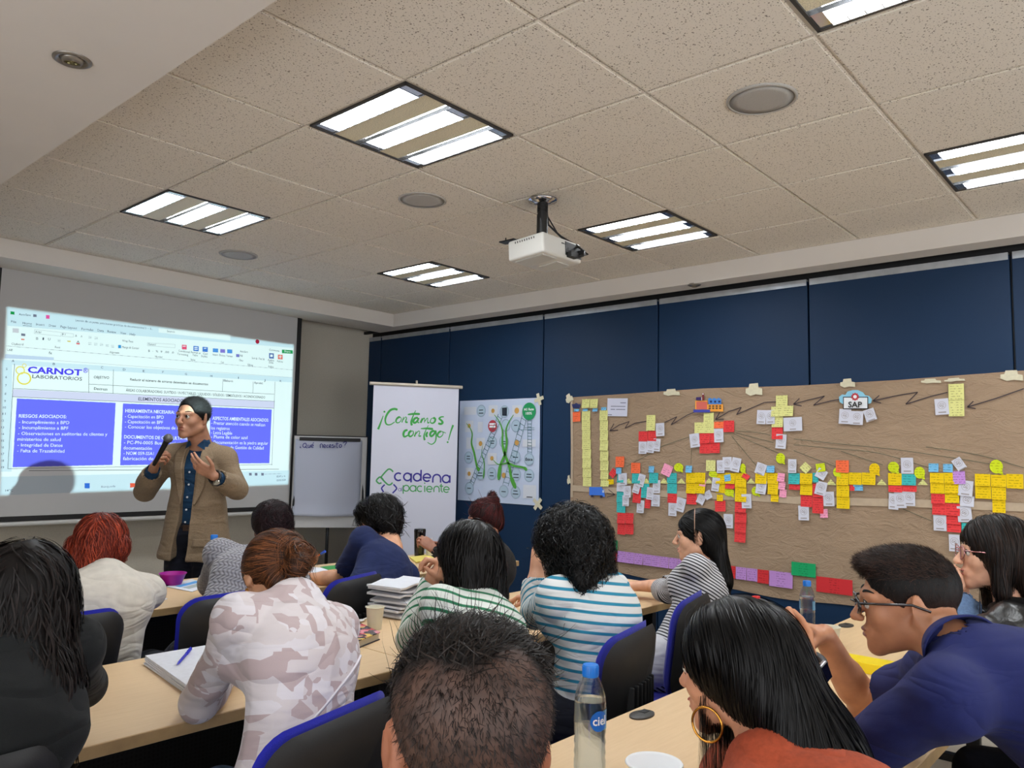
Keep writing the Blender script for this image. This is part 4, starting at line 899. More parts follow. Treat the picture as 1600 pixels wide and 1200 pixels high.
for st in ([ka(*q) for q in ((60, 900), (700, 940), (1300, 965), (1600, 985))] + [kb(*q) for q in ((500, 998), (900, 1008), (1600, 1035))],): stroke(b, KP, st, .045, lift=.0)
stroke(b, KP, [ka(58, 275), ka(62, 620), ka(60, 965)], .022, lift=.001); b.build('tape_strip', mat('tape_on_kraft', (.70, .63, .54), .6, noise=.06, nscale=30), kraft)
def arrow_lines():
    M1 = mat('marker_line', (.22, .17, .19), .6); M2 = mat('pencil_line', (.33, .34, .27), .7)
    for st, w, arr in (([ka(583, 437), ka(500, 450), ka(430, 485), ka(460, 438), ka(390, 462), ka(325, 503)], .006, 1), ([ka(915, 372), ka(860, 395), ka(750, 462), ka(790, 405), ka(705, 445)], .006, 0), ([ka(1490, 302), ka(1400, 305), ka(1205, 390), ka(1238, 340), ka(1150, 370), ka(1058, 425)], .006, 1),
                       ([kb(330, 283), kb(260, 295), kb(140, 325), kb(215, 262), kb(100, 290), kb(0, 318)], .006, 1), ([kb(1070, 236), kb(950, 265), kb(780, 318), kb(862, 235), kb(700, 262), kb(552, 295)], .006, 1), ([kb(1600, 210), kb(1400, 280), kb(1208, 338)], .006, 1), ([ka(300, 935), ka(360, 946)], .005, 1)):
        b = MB()
        for q0, q1 in zip(st[:-1], st[1:]): stroke(b, KP, [q0, q1], w, lift=.002)
        if arr:
            e = np.array(st[-1], float); d = unit(e - np.array(st[-2], float))
            for s in (-1, 1): c, sn = math.cos(2.65 * s), math.sin(2.65 * s); stroke(b, KP, [tuple(e), tuple(e + 13 * np.array([d[0] * c - d[1] * sn, d[0] * sn + d[1] * c]))], w, lift=.002)
        b.build('drawn_arrow', M1, kraft)
    for st in ([ka(1195, 503), ka(1350, 515), ka(1440, 535)], [ka(1195, 515), ka(1460, 585)], [ka(1185, 525), ka(1500, 660)], [ka(1170, 540), ka(1345, 750)], [ka(895, 540), ka(690, 610), ka(590, 670), ka(440, 750)], [ka(893, 620), ka(888, 735)], [kb(0, 560), kb(330, 595), kb(720, 635), kb(1100, 690), kb(1400, 740)], [kb(0, 600), kb(300, 628), kb(600, 660), kb(940, 760)], [kb(920, 615), kb(1280, 670), kb(1600, 760)], [kb(330, 645), kb(620, 740)], [kb(0, 640), kb(300, 755)], [kb(760, 1045), kb(960, 1130)]):
        b = MB(); stroke(b, KP, smooth_pts(st, 4), .0035, lift=.002); b.build('drawn_line', M2, kraft)
arrow_lines()

def note_mat(nm, col, dark=.45, ring_=False, sc=1.0):
    """paper with lines of handwriting; cards carry a round pictogram and a caption"""
    s = NT(nm); tc = s.n('TexCoord').outputs['Object']; oi = s.n('ObjectInfo').outputs['Random']; sp = s.n('SeparateXYZ', {0: tc}); x, y = sp.outputs[0], sp.outputs[1]
    c = lin(col); ink = tuple(q * dark * .5 for q in c[:3]) + (1,)
    if not ring_:
        ln = s.math('GREATER_THAN', s.math('SINE', s.math('MULTIPLY', y, 440.0)), .55)
        nz = s.n('TexNoise', {'Vector': s.n('CombineXYZ', {0: s.math('MULTIPLY', x, 90.0), 1: s.math('ADD', s.math('MULTIPLY', y, 75.0), s.math('MULTIPLY', oi, 50.0)), 2: oi}).outputs[0], 'Scale': 1.0, 'Detail': 2.0})
        f = s.math('MULTIPLY', s.math('MULTIPLY', ln, s.math('GREATER_THAN', nz.outputs[0], .5)), s.math('LESS_THAN', s.math('ABSOLUTE', x), .03))
        f = s.math('MULTIPLY', f, .55)
    else:
        y2 = s.math('SUBTRACT', y, .008); r = s.math('SQRT', s.math('ADD', s.math('MULTIPLY', x, x), s.math('MULTIPLY', y2, y2)))
        f1 = s.math('LESS_THAN', s.math('ABSOLUTE', s.math('SUBTRACT', r, .02)), .0022)
        nz = s.n('TexNoise', {'Vector': tc, 'Scale': 160.0, 'Detail': 1.0}); f2 = s.math('MULTIPLY', s.math('LESS_THAN', r, .013), s.math('GREATER_THAN', nz.outputs[0], .5))
        f3 = s.math('MULTIPLY', s.math('LESS_THAN', s.math('ABSOLUTE', s.math('ADD', y, .032)), .0035), s.math('LESS_THAN', s.math('ABSOLUTE', x), .02))
        f = s.math('MINIMUM', s.math('ADD', s.math('ADD', s.math('MULTIPLY', f1, .3), s.math('MULTIPLY', f2, .55)), s.math('MULTIPLY', f3, .6)), 1.0)
        ink = lin((.42, .34, .25))
    return s.done(s.n('BsdfPrincipled', {'Base Color': s.mix(f, c, ink), 'Roughness': .8, 'Specular IOR Level': .2}))
NC = {'pale yellow': note_mat('note_pale_yellow', (.84, .84, .55)), 'yellow': note_mat('note_yellow', (.89, .76, .08)), 'red': note_mat('note_red', (.86, .25, .26)), 'orange': note_mat('note_orange', (.93, .43, .27)), 'teal': note_mat('note_teal', (.25, .70, .70)),
      'light blue': note_mat('note_blue', (.45, .71, .87)), 'pink': note_mat('note_pink', (.93, .62, .74)), 'lime': note_mat('note_lime', (.78, .84, .14)), 'violet': note_mat('note_violet', (.74, .55, .83)), 'white': note_mat('card_white', (.78, .79, .84), ring_=True), 'green': note_mat('note_green', (.10, .62, .38)), 'crimson': note_mat('note_crimson', (.80, .20, .22)), 'lilac': note_mat('strip_lilac', (.72, .54, .80)), 'sheet': mat('printed_sheet', (.78, .79, .86), .7)}
NOTES = []
def notes(cluster, k, items):
    for it in items:
        c, x0, y0, x1, y1 = it[:5]; rot = it[5] if len(it) > 5 else 0; shp = it[6] if len(it) > 6 else 'n'
        NOTES.append((cluster, c, k((x0 + x1) / 2, (y0 + y1) / 2), k(x0, (y0 + y1) / 2), k(x1, (y0 + y1) / 2), k((x0 + x1) / 2, y0), k((x0 + x1) / 2, y1), rot, shp))
c1 = [(138, 365, 195, 430), (138, 430, 196, 497), (140, 497, 197, 563), (140, 563, 200, 630), (142, 630, 202, 695), (143, 695, 203, 760), (144, 760, 204, 825), (146, 825, 205, 888)]
c2 = [(262, 362, 318, 430), (263, 430, 319, 500), (264, 500, 320, 570), (264, 570, 321, 640), (265, 640, 322, 710), (266, 710, 323, 778), (268, 778, 324, 838), (270, 838, 326, 890)]
notes('first tall column at the left edge of the brown paper', ka, [('pale yellow', *q) for q in c1])
notes('second tall column from the left edge of the brown paper', ka, [('pale yellow', *q) for q in c2] + [('yellow', 315, 840, 360, 875, -5)])
notes('header at the upper left corner of the brown paper', ka, [('pale yellow', 140, 283, 193, 345), ('pale yellow', 194, 283, 248, 345), ('light blue', 145, 350, 180, 368), ('light blue', 213, 348, 248, 370), ('light blue', 272, 340, 308, 362), ('light blue', 85, 352, 118, 370), ('orange', 75, 372, 128, 440, -3)])
notes('small group left of the factory cut-out', ka, [('pale yellow', 587, 395, 648, 503), ('white', 653, 450, 712, 540, -3), ('red', 533, 507, 595, 577), ('red', 596, 503, 655, 575), ('white', 533, 577, 588, 663), ('white', 590, 570, 642, 655, 4), ('white', 635, 558, 683, 645, 4)])
notes('group under the factory cut-out', ka, [('pale yellow', 983, 378, 1053, 445), ('pale yellow', 920, 445, 988, 520), ('pale yellow', 988, 443, 1055, 520), ('orange', 1055, 440, 1121, 487), ('red', 1121, 433, 1195, 512), ('red', 955, 517, 1025, 590), ('red', 1026, 515, 1062, 588), ('red', 955, 590, 1028, 660), ('red', 1029, 585, 1095, 657), ('white', 1057, 487, 1122, 583, -3), ('white', 889, 522, 956, 618, -8)])
notes('group between the factory and the cloud cut-outs', ka, [('pale yellow', 1485, 258, 1565, 335), ('pale yellow', 1452, 335, 1530, 405), ('pale yellow', 1530, 330, 1605, 402), ('pale yellow', 1455, 405, 1533, 478), ('red', 1455, 480, 1532, 562), ('white', 1353, 360, 1415, 457, 3), ('white', 1416, 360, 1477, 457, -1), ('white', 1485, 527, 1557, 627, 4), ('white', 1538, 410, 1667, 505, -2)])
notes('first cluster of the long middle row', ka, [('orange', 373, 682, 433, 755, -2), ('red', 330, 760, 380, 832, 38), ('light blue', 376, 757, 413, 802), ('teal', 384, 802, 430, 862), ('teal', 380, 925, 440, 998), ('teal', 380, 998, 440, 1070), ('white', 393, 797, 453, 880, -4), ('white', 381, 868, 440, 925, 2), ('white', 430, 885, 480, 965, -2), ('white', 422, 950, 468, 1025, -4)])
notes('red block below the first cluster of the middle row', ka, [('red', 385, 1073, 440, 1145), ('red', 441, 1073, 497, 1145), ('red', 385, 1146, 440, 1222), ('red', 441, 1146, 497, 1220)])
notes('second cluster of the long middle row', ka, [('orange', 480, 725, 543, 797), ('teal', 487, 800, 545, 868), ('teal', 550, 870, 605, 968), ('red', 494, 900, 551, 1003, 3), ('red', 577, 970, 615, 1040, 3), ('white', 528, 803, 575, 890, 14), ('white', 498, 852, 545, 936, 14), ('white', 521, 985, 572, 1072)])
notes('third cluster of the long middle row', ka, [('light blue', 602, 748, 640, 793), ('teal', 605, 794, 668, 866), ('white', 590, 895, 637, 980, 3), ('white', 632, 845, 684, 935, -2), ('white', 622, 945, 681, 1027)])
notes('fourth cluster of the long middle row', ka, [('pink', 697, 738, 762, 815, 22), ('lime', 778, 727, 842, 787, 0, 'b'), ('teal', 730, 795, 797, 866), ('teal', 730, 867, 797, 937), ('red', 733, 938, 797, 1003), ('white', 740, 1003, 797, 1093), ('white', 792, 967, 856, 1063, 12)])
notes('fifth cluster of the middle row, left of the long-haired woman', ka, [('light blue', 858, 745, 903, 793), ('yellow', 862, 793, 928, 864), ('yellow', 929, 793, 995, 862), ('yellow', 863, 865, 930, 937), ('yellow', 931, 863, 994, 937), ('red', 865, 938, 935, 1013), ('pink', 955, 840, 998, 888, 8), ('white', 940, 945, 992, 1012, 25), ('white', 988, 912, 1042, 985, -28)])
notes('sixth cluster of the middle row, above the long-haired woman', ka, [('pale yellow', 1000, 707, 1065, 782), ('lime', 1018, 780, 1078, 825, 0, 'b'), ('white', 1077, 707, 1130, 795, -3), ('white', 1178, 690, 1240, 787, 10), ('white', 1117, 685, 1180, 775, -2), ('lime', 1235, 730, 1275, 797, 0, 'b'), ('yellow', 1068, 800, 1132, 870), ('yellow', 1068, 871, 1132, 935), ('yellow', 1133, 795, 1199, 870), ('red', 1133, 871, 1199, 905), ('lime', 1125, 897, 1195, 958, 0, 'b'), ('light blue', 1127, 807, 1172, 852, -12), ('white', 1042, 828, 1094, 922, 6), ('yellow', 1075, 945, 1118, 990), ('red', 1062, 988, 1135, 1062, -4)])
notes('tall red and yellow column right of the long-haired woman', ka, [('yellow', 1200, 795, 1279, 895), ('yellow', 1201, 896, 1280, 995), ('red', 1201, 996, 1278, 1068), ('red', 1199, 1069, 1280, 1140), ('red', 1198, 1141, 1277, 1208), ('red', 1198, 1209, 1275, 1275), ('red', 1247, 797, 1308, 840, 30), ('white', 1248, 942, 1316, 1040, -3), ('white', 1123, 1080, 1187, 1177, -1)])
notes('yellow cluster just left of the diamond-shaped note', ka, [('white', 1345, 728, 1415, 806, 18), ('light blue', 1420, 745, 1475, 793), ('yellow', 1342, 793, 1421, 870), ('yellow', 1424, 795, 1500, 870), ('yellow', 1428, 871, 1500, 943), ('white', 1348, 848, 1420, 940, 6), ('yellow', 1450, 944, 1503, 995), ('pink', 1495, 797, 1545, 855, 6), ('pink', 1502, 856, 1549, 910, 4), ('pink', 1508, 911, 1557, 965, 3), ('lime', 1315, 890, 1375, 955, 0, 'b'), ('lime', 1484, 657, 1548, 730, 0, 'b')])
notes('cluster topped by the diamond-shaped note', kb, [('white', -30, 700, 28, 795), ('pale yellow', 52, 722, 128, 798, 42), ('teal', -28, 797, 50, 872), ('teal', 140, 795, 180, 860), ('yellow', 52, 797, 137, 872), ('yellow', 52, 873, 137, 948), ('red', -25, 875, 50, 912), ('red', 56, 950, 135, 1030), ('red', 138, 872, 212, 965), ('red', 137, 966, 214, 1075), ('white', 155, 760, 245, 845, 28), ('lime', 163, 730, 226, 788, -8), ('white', 160, 855, 236, 948, 12), ('white', 214, 925, 290, 1025, -3), ('white', 41, 1022, 115, 1123, -3), ('pink', 190, 1047, 244, 1107, -4)])
notes('yellow T-shaped cluster below the cloud cut-out', kb, [('orange', 300, 708, 390, 793), ('lime', 280, 757, 336, 822, 0, 'b'), ('yellow', 305, 795, 388, 879), ('yellow', 390, 793, 479, 877), ('yellow', 481, 793, 575, 877), ('yellow', 305, 880, 393, 960), ('yellow', 306, 961, 396, 1042), ('red', 396, 878, 430, 918), ('light blue', 420, 868, 487, 918, -2), ('yellow', 530, 727, 605, 810, 0, 'b')])
notes('teal, yellow and red cluster right of the T-shaped one', kb, [('lime', 660, 717, 738, 795, 0, 'b'), ('white', 752, 690, 838, 800, -1), ('lime', 843, 752, 918, 835, 0, 'b'), ('yellow', 662, 797, 756, 880), ('teal', 757, 803, 855, 880), ('red', 665, 883, 762, 928), ('red', 763, 883, 860, 925), ('white', 667, 937, 735, 1048, 2), ('white', 706, 924, 788, 1038, -3), ('white', 772, 917, 850, 1023, -1)])
notes('tall yellow and red cluster above the woman in the leather jacket', kb, [('light blue', 943, 730, 1012, 788), ('light blue', 1043, 733, 1110, 790), ('yellow', 952, 795, 1049, 865), ('yellow', 955, 866, 1052, 938), ('yellow', 1051, 795, 1122, 868), ('yellow', 1054, 869, 1150, 935), ('yellow', 1056, 936, 1154, 1003), ('red', 961, 940, 1055, 1010), ('red', 968, 1011, 1060, 1085), ('red', 1057, 1006, 1160, 1090), ('red', 1065, 1091, 1165, 1150), ('red', 1070, 1151, 1168, 1205), ('white', 1115, 680, 1195, 788, -33), ('violet', 1112, 783, 1197, 872, -3), ('white', 1150, 848, 1250, 955, 5), ('white', 1162, 955, 1258, 1028, 3), ('white', 1143, 1025, 1242, 1134, -5), ('white', 977, 1087, 1067, 1195, -1), ('teal', 1172, 1142, 1232, 1200), ('white', 1085, 1222, 1160, 1338, -1)])
notes('last yellow cluster at the right edge', kb, [('lime', 1365, 703, 1458, 800, 0, 'b'), ('yellow', 1264, 802, 1371, 885), ('yellow', 1266, 886, 1376, 973), ('yellow', 1374, 808, 1480, 890), ('yellow', 1380, 891, 1479, 980), ('yellow', 1385, 981, 1476, 1070), ('yellow', 1482, 803, 1598, 903)])
notes('pair beside the single note at the upper right of the brown paper', kb, [('pale yellow', 1080, 178, 1188, 290), ('pale yellow', 1082, 291, 1190, 403), ('white', 987, 281, 1083, 392, -3)])
notes('three cards hanging below the cloud cut-out', kb, [('white', 323, 353, 405, 456, 4), ('white', 402, 367, 490, 462, 3), ('white', 499, 352, 576, 436, -18)])
notes('row of small triangles along the middle of the brown paper', ka, [('pale yellow', x - 30, 832, x + 30, 868, 0, 't') for x in (462, 585, 707, 828, 1020, 1312)] + [('pale yellow', 1440 + x - 36, 838, 1440 + x + 36, 880, 0, 't') for x in (-350, -0) if 0])
notes('row of small triangles farther right along the brown paper', kb, [('pale yellow', x - 35, 838, x + 35, 878, 0, 't') for x in (266, 618, 902)])
idf = lambda x, y: (x, y)
notes('ribbon of paper strips along the bottom of the brown paper', idf, [('green', 960, 844, 967, 860), ('crimson', 957, 861, 966, 877)] + [('lilac', 966 + 13.5 * q, 861 + q * 1.75, 966 + 13.5 * q + 13.2, 878 + q * 1.75) for q in range(11)] + [('crimson', 1140, 884, 1151, 903), ('lilac', 1151.5, 886, 1168, 905), ('lilac', 1168.5, 888, 1185, 907.5), ('crimson', 1185.5, 890, 1203, 911), ('lilac', 1203.5, 893, 1240, 917), ('green', 1238, 879, 1276, 900), ('crimson', 1276.5, 903, 1333, 927), ('green', 1490, 906, 1508, 918)])
ORD = ['topmost', 'second', 'third', 'fourth', 'fifth', 'sixth', 'seventh', 'eighth', 'ninth', 'tenth', 'eleventh', 'twelfth', 'thirteenth', 'fourteenth', 'fifteenth', 'sixteenth', 'seventeenth']
cnt = {}
for nt_ in NOTES: cnt.setdefault((nt_[0], nt_[1], nt_[8]), []).append(nt_)
for i, (cl, col, c, l, r, t, bt, rot, shp) in enumerate(NOTES):
    L_, R_, T_, B_ = (np.array(WALL.px(*q)) for q in (l, r, t, bt)); cc = WALL.px(*c); w = abs(R_[0] - L_[0]); h = abs(T_[1] - B_[1])
    if 25 < abs(rot) < 50: w *= .78; h *= .78
    if col == 'white': w = max(w, .05)
    lift = .014 + (.0032 if col == 'white' else .001) + .00025 * (i % 9); cu = random.uniform(.002, .008)
    mb = MB()
    if shp == 'b':
        R0 = [(w * .5 * math.cos(a) * (1 + .0 * a), h * .5 * math.sin(a)) for a in np.linspace(-.5, 5.1, 15)] + [(w * .5, -h * .62)]
        mb.add([(x, y, cu * .4 * (y < 0)) for x, y in R0], [tuple(range(len(R0)))])
    elif shp == 't': mb.add([(-w / 2, -h / 2, 0), (w / 2, -h / 2, 0), (0, h / 2, 0)], [(0, 1, 2)])
    else:
        n = 4; P_ = [(-w / 2 + w * a, h / 2 - h * k / n, cu * (k / n) ** 2 * (1 + .4 * a)) for k in range(n + 1) for a in (0, 1)]
        mb.add(P_, [(2 * k, 2 * k + 2, 2 * k + 3, 2 * k + 1) for k in range(n)])
    grp = sorted(cnt[(cl, col, shp)], key=lambda q: (q[2][1] + .25 * q[2][0]) if 'ribbon' not in cl and 'triang' not in cl else q[2][0]); pos = grp.index(NOTES[i])
    kind = {'white': 'picture card', 'lilac': 'paper strip', 'crimson': 'paper strip', 'green': 'paper strip'}.get(col, 'sticky note')
    if shp == 'b': kind = 'speech-balloon note'
    if shp == 't': kind = 'paper triangle'
    nm = {'picture card': 'picture_card', 'paper strip': 'paper_strip', 'sticky note': 'sticky_note', 'speech-balloon note': 'balloon_note', 'paper triangle': 'paper_triangle'}[kind]
    cl_s = cl.replace('cluster of the long middle row', 'cluster of the middle row').replace(' of the brown paper', ' of the mural')
    col_s = 'red' if col == 'crimson' else col
    horiz = 'ribbon' in cl or 'triang' in cl
    if len(grp) == 1: lb = '%s %s in the %s' % (col_s, kind, cl_s)
    elif horiz: lb = '%s %s, %s from the left in the %s' % (col_s, kind, 'first' if pos == 0 else ORD[pos], cl_s)
    else: lb = '%s %s, %s in the %s' % (col_s, kind, ORD[pos] if pos < len(grp) - 1 or len(grp) > 13 else 'lowest', cl_s)
    wl = lb.split()
    if len(wl) > 16:
        for a_, b_2 in ((' just', ''), (' long-haired', ''), (' small', ''), (' of the mural', ''), (' and yellow', ''), (' of the middle row', ' of the row'), (' farther', '')):
            if len(lb.split()) > 16: lb = lb.replace(a_, b_2)
        lb = ' '.join(lb.split()[:16])
    o = onwall(nm, mb, cc[0], cc[1], lift, math.radians(-rot), NC[col]); tag(o, lb, kind.split()[-1] if kind != 'sticky note' else 'sticky note', cl)
# printed sheet at upper left of the mural
p0, p1, p2 = WALL.px(*ka(315, 272)), WALL.px(*ka(455, 272)), WALL.px(*ka(318, 395)); w, h = p1[0] - p0[0], p0[1] - p2[1]
mb = MB(); mb.box((-w / 2, -h / 2, 0), (w / 2, h / 2, .001)); sh = onwall('printed_sheet', mb, (p0[0] + p1[0]) / 2, (p0[1] + p2[1]) / 2 - .01, .016, math.radians(-2), NC['sheet'])
tag(sh, 'white landscape sheet with printed lines near the upper left of the brown paper', 'sheet')
mb = MB()
for y, x0, x1, in ((.25, .15, .42), (.05, -.32, .4), (-.12, -.32, -.1), (-.12, -.05, .4), (-.42, -.45, -.25)): mb.box((x0 * w, y * h - .0025, 0), (x1 * w, y * h + .0025, .0015))
o = link('printed_lines', mb.mesh('l'), mat('sheet_ink', (.35, .36, .45), .7), sh)
# cut-outs: ship, van, factory, cloud with laptop
def cut(name, lb, cat, cx, cy, parts, lift=.02):
    c = WALL.px(cx, cy); E_ = None
    for k, (nm, col, polys) in enumerate(parts):
        mb = MB()
        for pz in polys:
            q = [np.array(WALL.px(*p_)) - c for p_ in pz]; mb.prism([tuple(a) for a in q], (0, 0, .0012 * k), (1, 0, 0), (0, 1, 0), (0, 0, 1), .0012)
        m_ = mat('cut_' + '_'.join(str(int(x * 100)) for x in col), col, .6)
        if E_ is None: E_ = onwall(name, mb, c[0], c[1], lift, 0, m_); tag(E_, lb, cat)
        else: link(nm, mb.mesh(nm), m_, E_)
    return E_
R = lambda k, x0, y0, x1, y1: [k(x0, y0), k(x1, y0), k(x1, y1), k(x0, y1)]
cut('ship_cutout', 'dark blue ship cut-out at the upper left corner of the brown paper', 'paper cut-out', *ka(100, 330), [('a', (.10, .14, .35), [[ka(70, 318), ka(90, 318), ka(100, 310), ka(120, 320), ka(132, 316), ka(124, 348), ka(78, 346)]])])
v_ = cut('van_cutout', 'bright blue delivery van cut-out on the left part of the brown paper', 'paper cut-out', *ka(245, 925), [('a', (.22, .45, .85), [R(ka, 192, 893, 280, 950), [ka(280, 905), ka(295, 912), ka(300, 962), ka(280, 958)]]), ('windscreen', (.75, .82, .9), [R(ka, 283, 915, 294, 932)]), ('wheel', (.12, .16, .3), [R(ka, 205, 948, 222, 962), R(ka, 268, 952, 285, 968)])])
k5 = lambda x, y: (1040 + x / 8.8889, 580 + y / 8.8889)
fac = cut('factory_cutout', 'printed factory cut-out in red, yellow and blue at the top of the brown paper', 'paper cut-out', *k5(620, 450), [('a', (.92, .62, .22), [R(k5, 432, 410, 600, 535), R(k5, 600, 462, 818, 562)]), ('brick_front', (.80, .38, .33), [R(k5, 448, 425, 595, 530)]), ('dark_window', (.35, .25, .12), [R(k5, 620 + 48 * q, 478 + 30 * r, 650 + 48 * q, 498 + 30 * r) for q in range(4) for r in range(2)]), ('saw_roof', (.25, .50, .80), [[k5(615 + 60 * q, 385), k5(640 + 60 * q, 372), k5(675 + 60 * q, 395), k5(675 + 60 * q, 462), k5(620 + 60 * q, 462)] for q in range(3)]), ('roof_window', (.06, .15, .35), [R(k5, 640 + 58 * q, 412, 668 + 58 * q, 440) for q in range(3)]), ('plinth', (.22, .25, .62), [R(k5, 412, 535, 642, 575)]), ('tank', (.20, .12, .38), [R(k5, 450, 365, 522, 408)]), ('chimney', (.45, .12, .15), [R(k5, 535, 305, 562, 408)]), ('smoke_cap', (.88, .85, .85), [R(k5, 525, 365, 534, 410), R(k5, 540, 310, 556, 330)])])
def cloud_pts(): return [kb(*q) for q in ((322, 270), (345, 252), (368, 255), (382, 232), (420, 222), (455, 222), (490, 238), (505, 258), (530, 262), (552, 285), (545, 312), (520, 318), (350, 318), (328, 305))]
cut('cloud_cutout', 'light blue cloud cut-out with a laptop reading SAP, top right of the middle', 'paper cut-out', *kb(436, 285), [('a', (.52, .76, .86), [cloud_pts()]), ('laptop_frame', (.08, .08, .1), [R(kb, 352, 268, 526, 354)]), ('laptop_screen', (.86, .88, .90), [R(kb, 358, 274, 520, 348)]), ('gear', (.72, .18, .22), [[(kb(436, 268)[0] + (6.6 if k % 2 else 5) * math.cos(k * math.pi / 10), kb(436, 268)[1] + (6.6 if k % 2 else 5) * math.sin(k * math.pi / 10)) for k in range(20)]]), ('gear_eye', (.9, .9, .92), [[(kb(436, 268)[0] + 2.8 * math.cos(k * .5236), kb(436, 268)[1] + 2.8 * math.sin(k * .5236)) for k in range(12)]])])
cl_ = [o for o in bpy.data.objects if o.name == 'cloud_cutout'][0]
mb = MB(); PP = Plane((WX, 0, 0), (0, -1, 0)); glyphs(mb, PP, 'SAP', kb(390, 342), kb(486, 342), bold=.02, lift=.029)
o = link('lettering', mb.mesh('t'), mat('sap_ink', (.05, .05, .06), .6)); o.parent = cl_; o.matrix_parent_inverse = cl_.matrix_world.inverted()
# tape pieces along the top of the mural
for k, (fn, x0, y0, x1, y1, rot, lb) in enumerate(((ka, 25, 245, 75, 310, 20, 'crumpled masking tape at the upper left corner of the brown paper'), (ka, 705, 212, 818, 262, -3, 'piece of masking tape on the top edge, left of the factory cut-out'), (ka, 1275, 172, 1392, 262, -4, 'wide patch of masking tape on the top edge between factory and cloud cut-outs'), (kb, 330, 140, 435, 205, -4, 'masking tape on the top edge right above the cloud cut-out'), (kb, 890, 142, 1030, 175, -3, 'first of two neighbouring tape strips on the top edge, left of the single note'), (kb, 1050, 137, 1195, 162, 1, 'tape strip directly above the single pale yellow note at the top edge'), (kb, 1440, 82, 1600, 160, -6, 'masking tape patch on the top edge at the far right of the brown paper'), (ka, 36, 810, 60, 875, 2, 'short piece of masking tape on the left edge, level with the van'))):
    a_, b2, c2_, d2 = (np.array(WALL.px(*fn(*q))) for q in ((x0, (y0 + y1) / 2), (x1, (y0 + y1) / 2), ((x0 + x1) / 2, y0), ((x0 + x1) / 2, y1)))
    w, h = abs(b2[0] - a_[0]), abs(c2_[1] - d2[1]); mb = MB()
    mb.prism([(-w / 2, -h * .3), (-w * .2, -h / 2), (w * .1, -h * .36), (w / 2, -h * .4), (w * .46, h * .1), (w * .25, h * .15), (w * .2, h / 2), (-w * .3, h * .42), (-w * .34, h * .1), (-w * .5, h * .05)], (0, 0, 0), (1, 0, 0), (0, 1, 0), (0, 0, 1), .001)
    cc = WALL.px(*fn((x0 + x1) / 2, (y0 + y1) / 2)); tag(onwall('tape', mb, cc[0], cc[1], .016, math.radians(rot), M_tape), lb, 'tape', 'masking tape along the brown paper')

# ================================================================ things on the desks
def water_bottle(x, y, lb, s=1.0, cap=(.12, .48, .85), text_=False, rz=0):
    B = empty('water_bottle', (x, y, DT), rz=rz, label=lb, cat='bottle')
    pr = [(.0, .004), (.018, .003), (.028, .0), (.0305, .008), (.031, .03), (.0295, .036), (.031, .045), (.0295, .055), (.031, .065), (.0295, .075), (.031, .085), (.031, .135), (.030, .15), (.025, .168), (.017, .184), (.0135, .192), (.0135, .2)]
    pr = [(r * s, z * s) for r, z in pr]
    b = MB(); b.lathe(pr + [(r - .0008, z) for r, z in pr[::-1][:-1]] + [(0, .0055 * s)], n=32); b.build('bottle_wall', M_pet, B, smooth=True)
    b = MB(); iw = [(max(r - .0016, 0), z + .0015) for r, z in pr if z < .142 * s]; b.lathe(iw + [(iw[-1][0], .143 * s), (0, .143 * s)], n=32); b.build('water', M_water, B, smooth=True, auto=.8)
    b = MB(); b.lathe([(.0155 * s, .186 * s), (.0158 * s, .189 * s), (.0158 * s, .206 * s), (.0145 * s, .2085 * s), (0, .209 * s)], n=28)
    for k in range(28): a = k * 2 * math.pi / 28; b.box((-.0004, .0152 * s, .19 * s), (.0004, .0164 * s, .205 * s), M=Matrix.Rotation(a, 4, 'Z'))
    b.build('cap', mat('cap_blue', cap, .35), B, smooth=True, auto=.6)
    b = MB(); n = 30; z0, z1 = .092 * s, .128 * s
    rr = .0316 * s
    aa = np.linspace(-2.0, .9, n) if text_ else np.linspace(-2.6, 2.0, n)
    b.add([(rr * math.cos(a), rr * math.sin(a), z) for a in aa for z in (z0, z1)], [(2 * k, 2 * k + 2, 2 * k + 3, 2 * k + 1) for k in range(n - 1)])
    lab = b.build('label_band', M_label, B, smooth=True)
    if text_:
        rr2 = .0321 * s; ac = math.radians(-130) ; b = MB()
        def cyl(p, r): return (r * math.cos(ac + p[0] / r), r * math.sin(ac + p[0] / r), p[1])
        ps = [(.0, .11 * s)] + [(.019 * s * math.cos(a), .11 * s + .019 * s * math.sin(a)) for a in np.linspace(0, 2 * math.pi, 25)]
        b.add([cyl(p, rr2) for p in ps], [(0, k, k + 1) for k in range(1, 25)]); b.build('logo_disc', mat('logo_blue', (.05, .40, .78), .4), lab)
        v, t = text_tris('ciel', .015); v = (v - v.mean(0)); sc = .03 * s / (v[:, 0].max() - v[:, 0].min()); b = MB()
        b.add([cyl((q[0] * sc, .11 * s + q[1] * sc), rr2 + .0004) for q in v], [tuple(q) for q in t]); b.build('logo_lettering', mat('logo_white', (.92, .95, .97), .4), lab)
    return B
def pet():
    s = NT('clear_pet'); b = s.n('BsdfPrincipled', {'Base Color': (.93, .97, 1, 1), 'Roughness': .04, 'IOR': 1.25, 'Transmission Weight': 1.0}); tr = s.n('BsdfTransparent', {0: (.92, .96, 1, 1)})
    mx_ = s.n('MixShader', {0: .35}); s.t.links.new(tr.outputs[0], mx_.inputs[1]); s.t.links.new(b.outputs[0], mx_.inputs[2]); return s.done(mx_)
def wat():
    s = NT('water'); b = s.n('BsdfPrincipled', {'Base Color': (.95, .98, 1, 1), 'Roughness': .0, 'IOR': 1.2, 'Transmission Weight': 1.0}); return s.done(b)
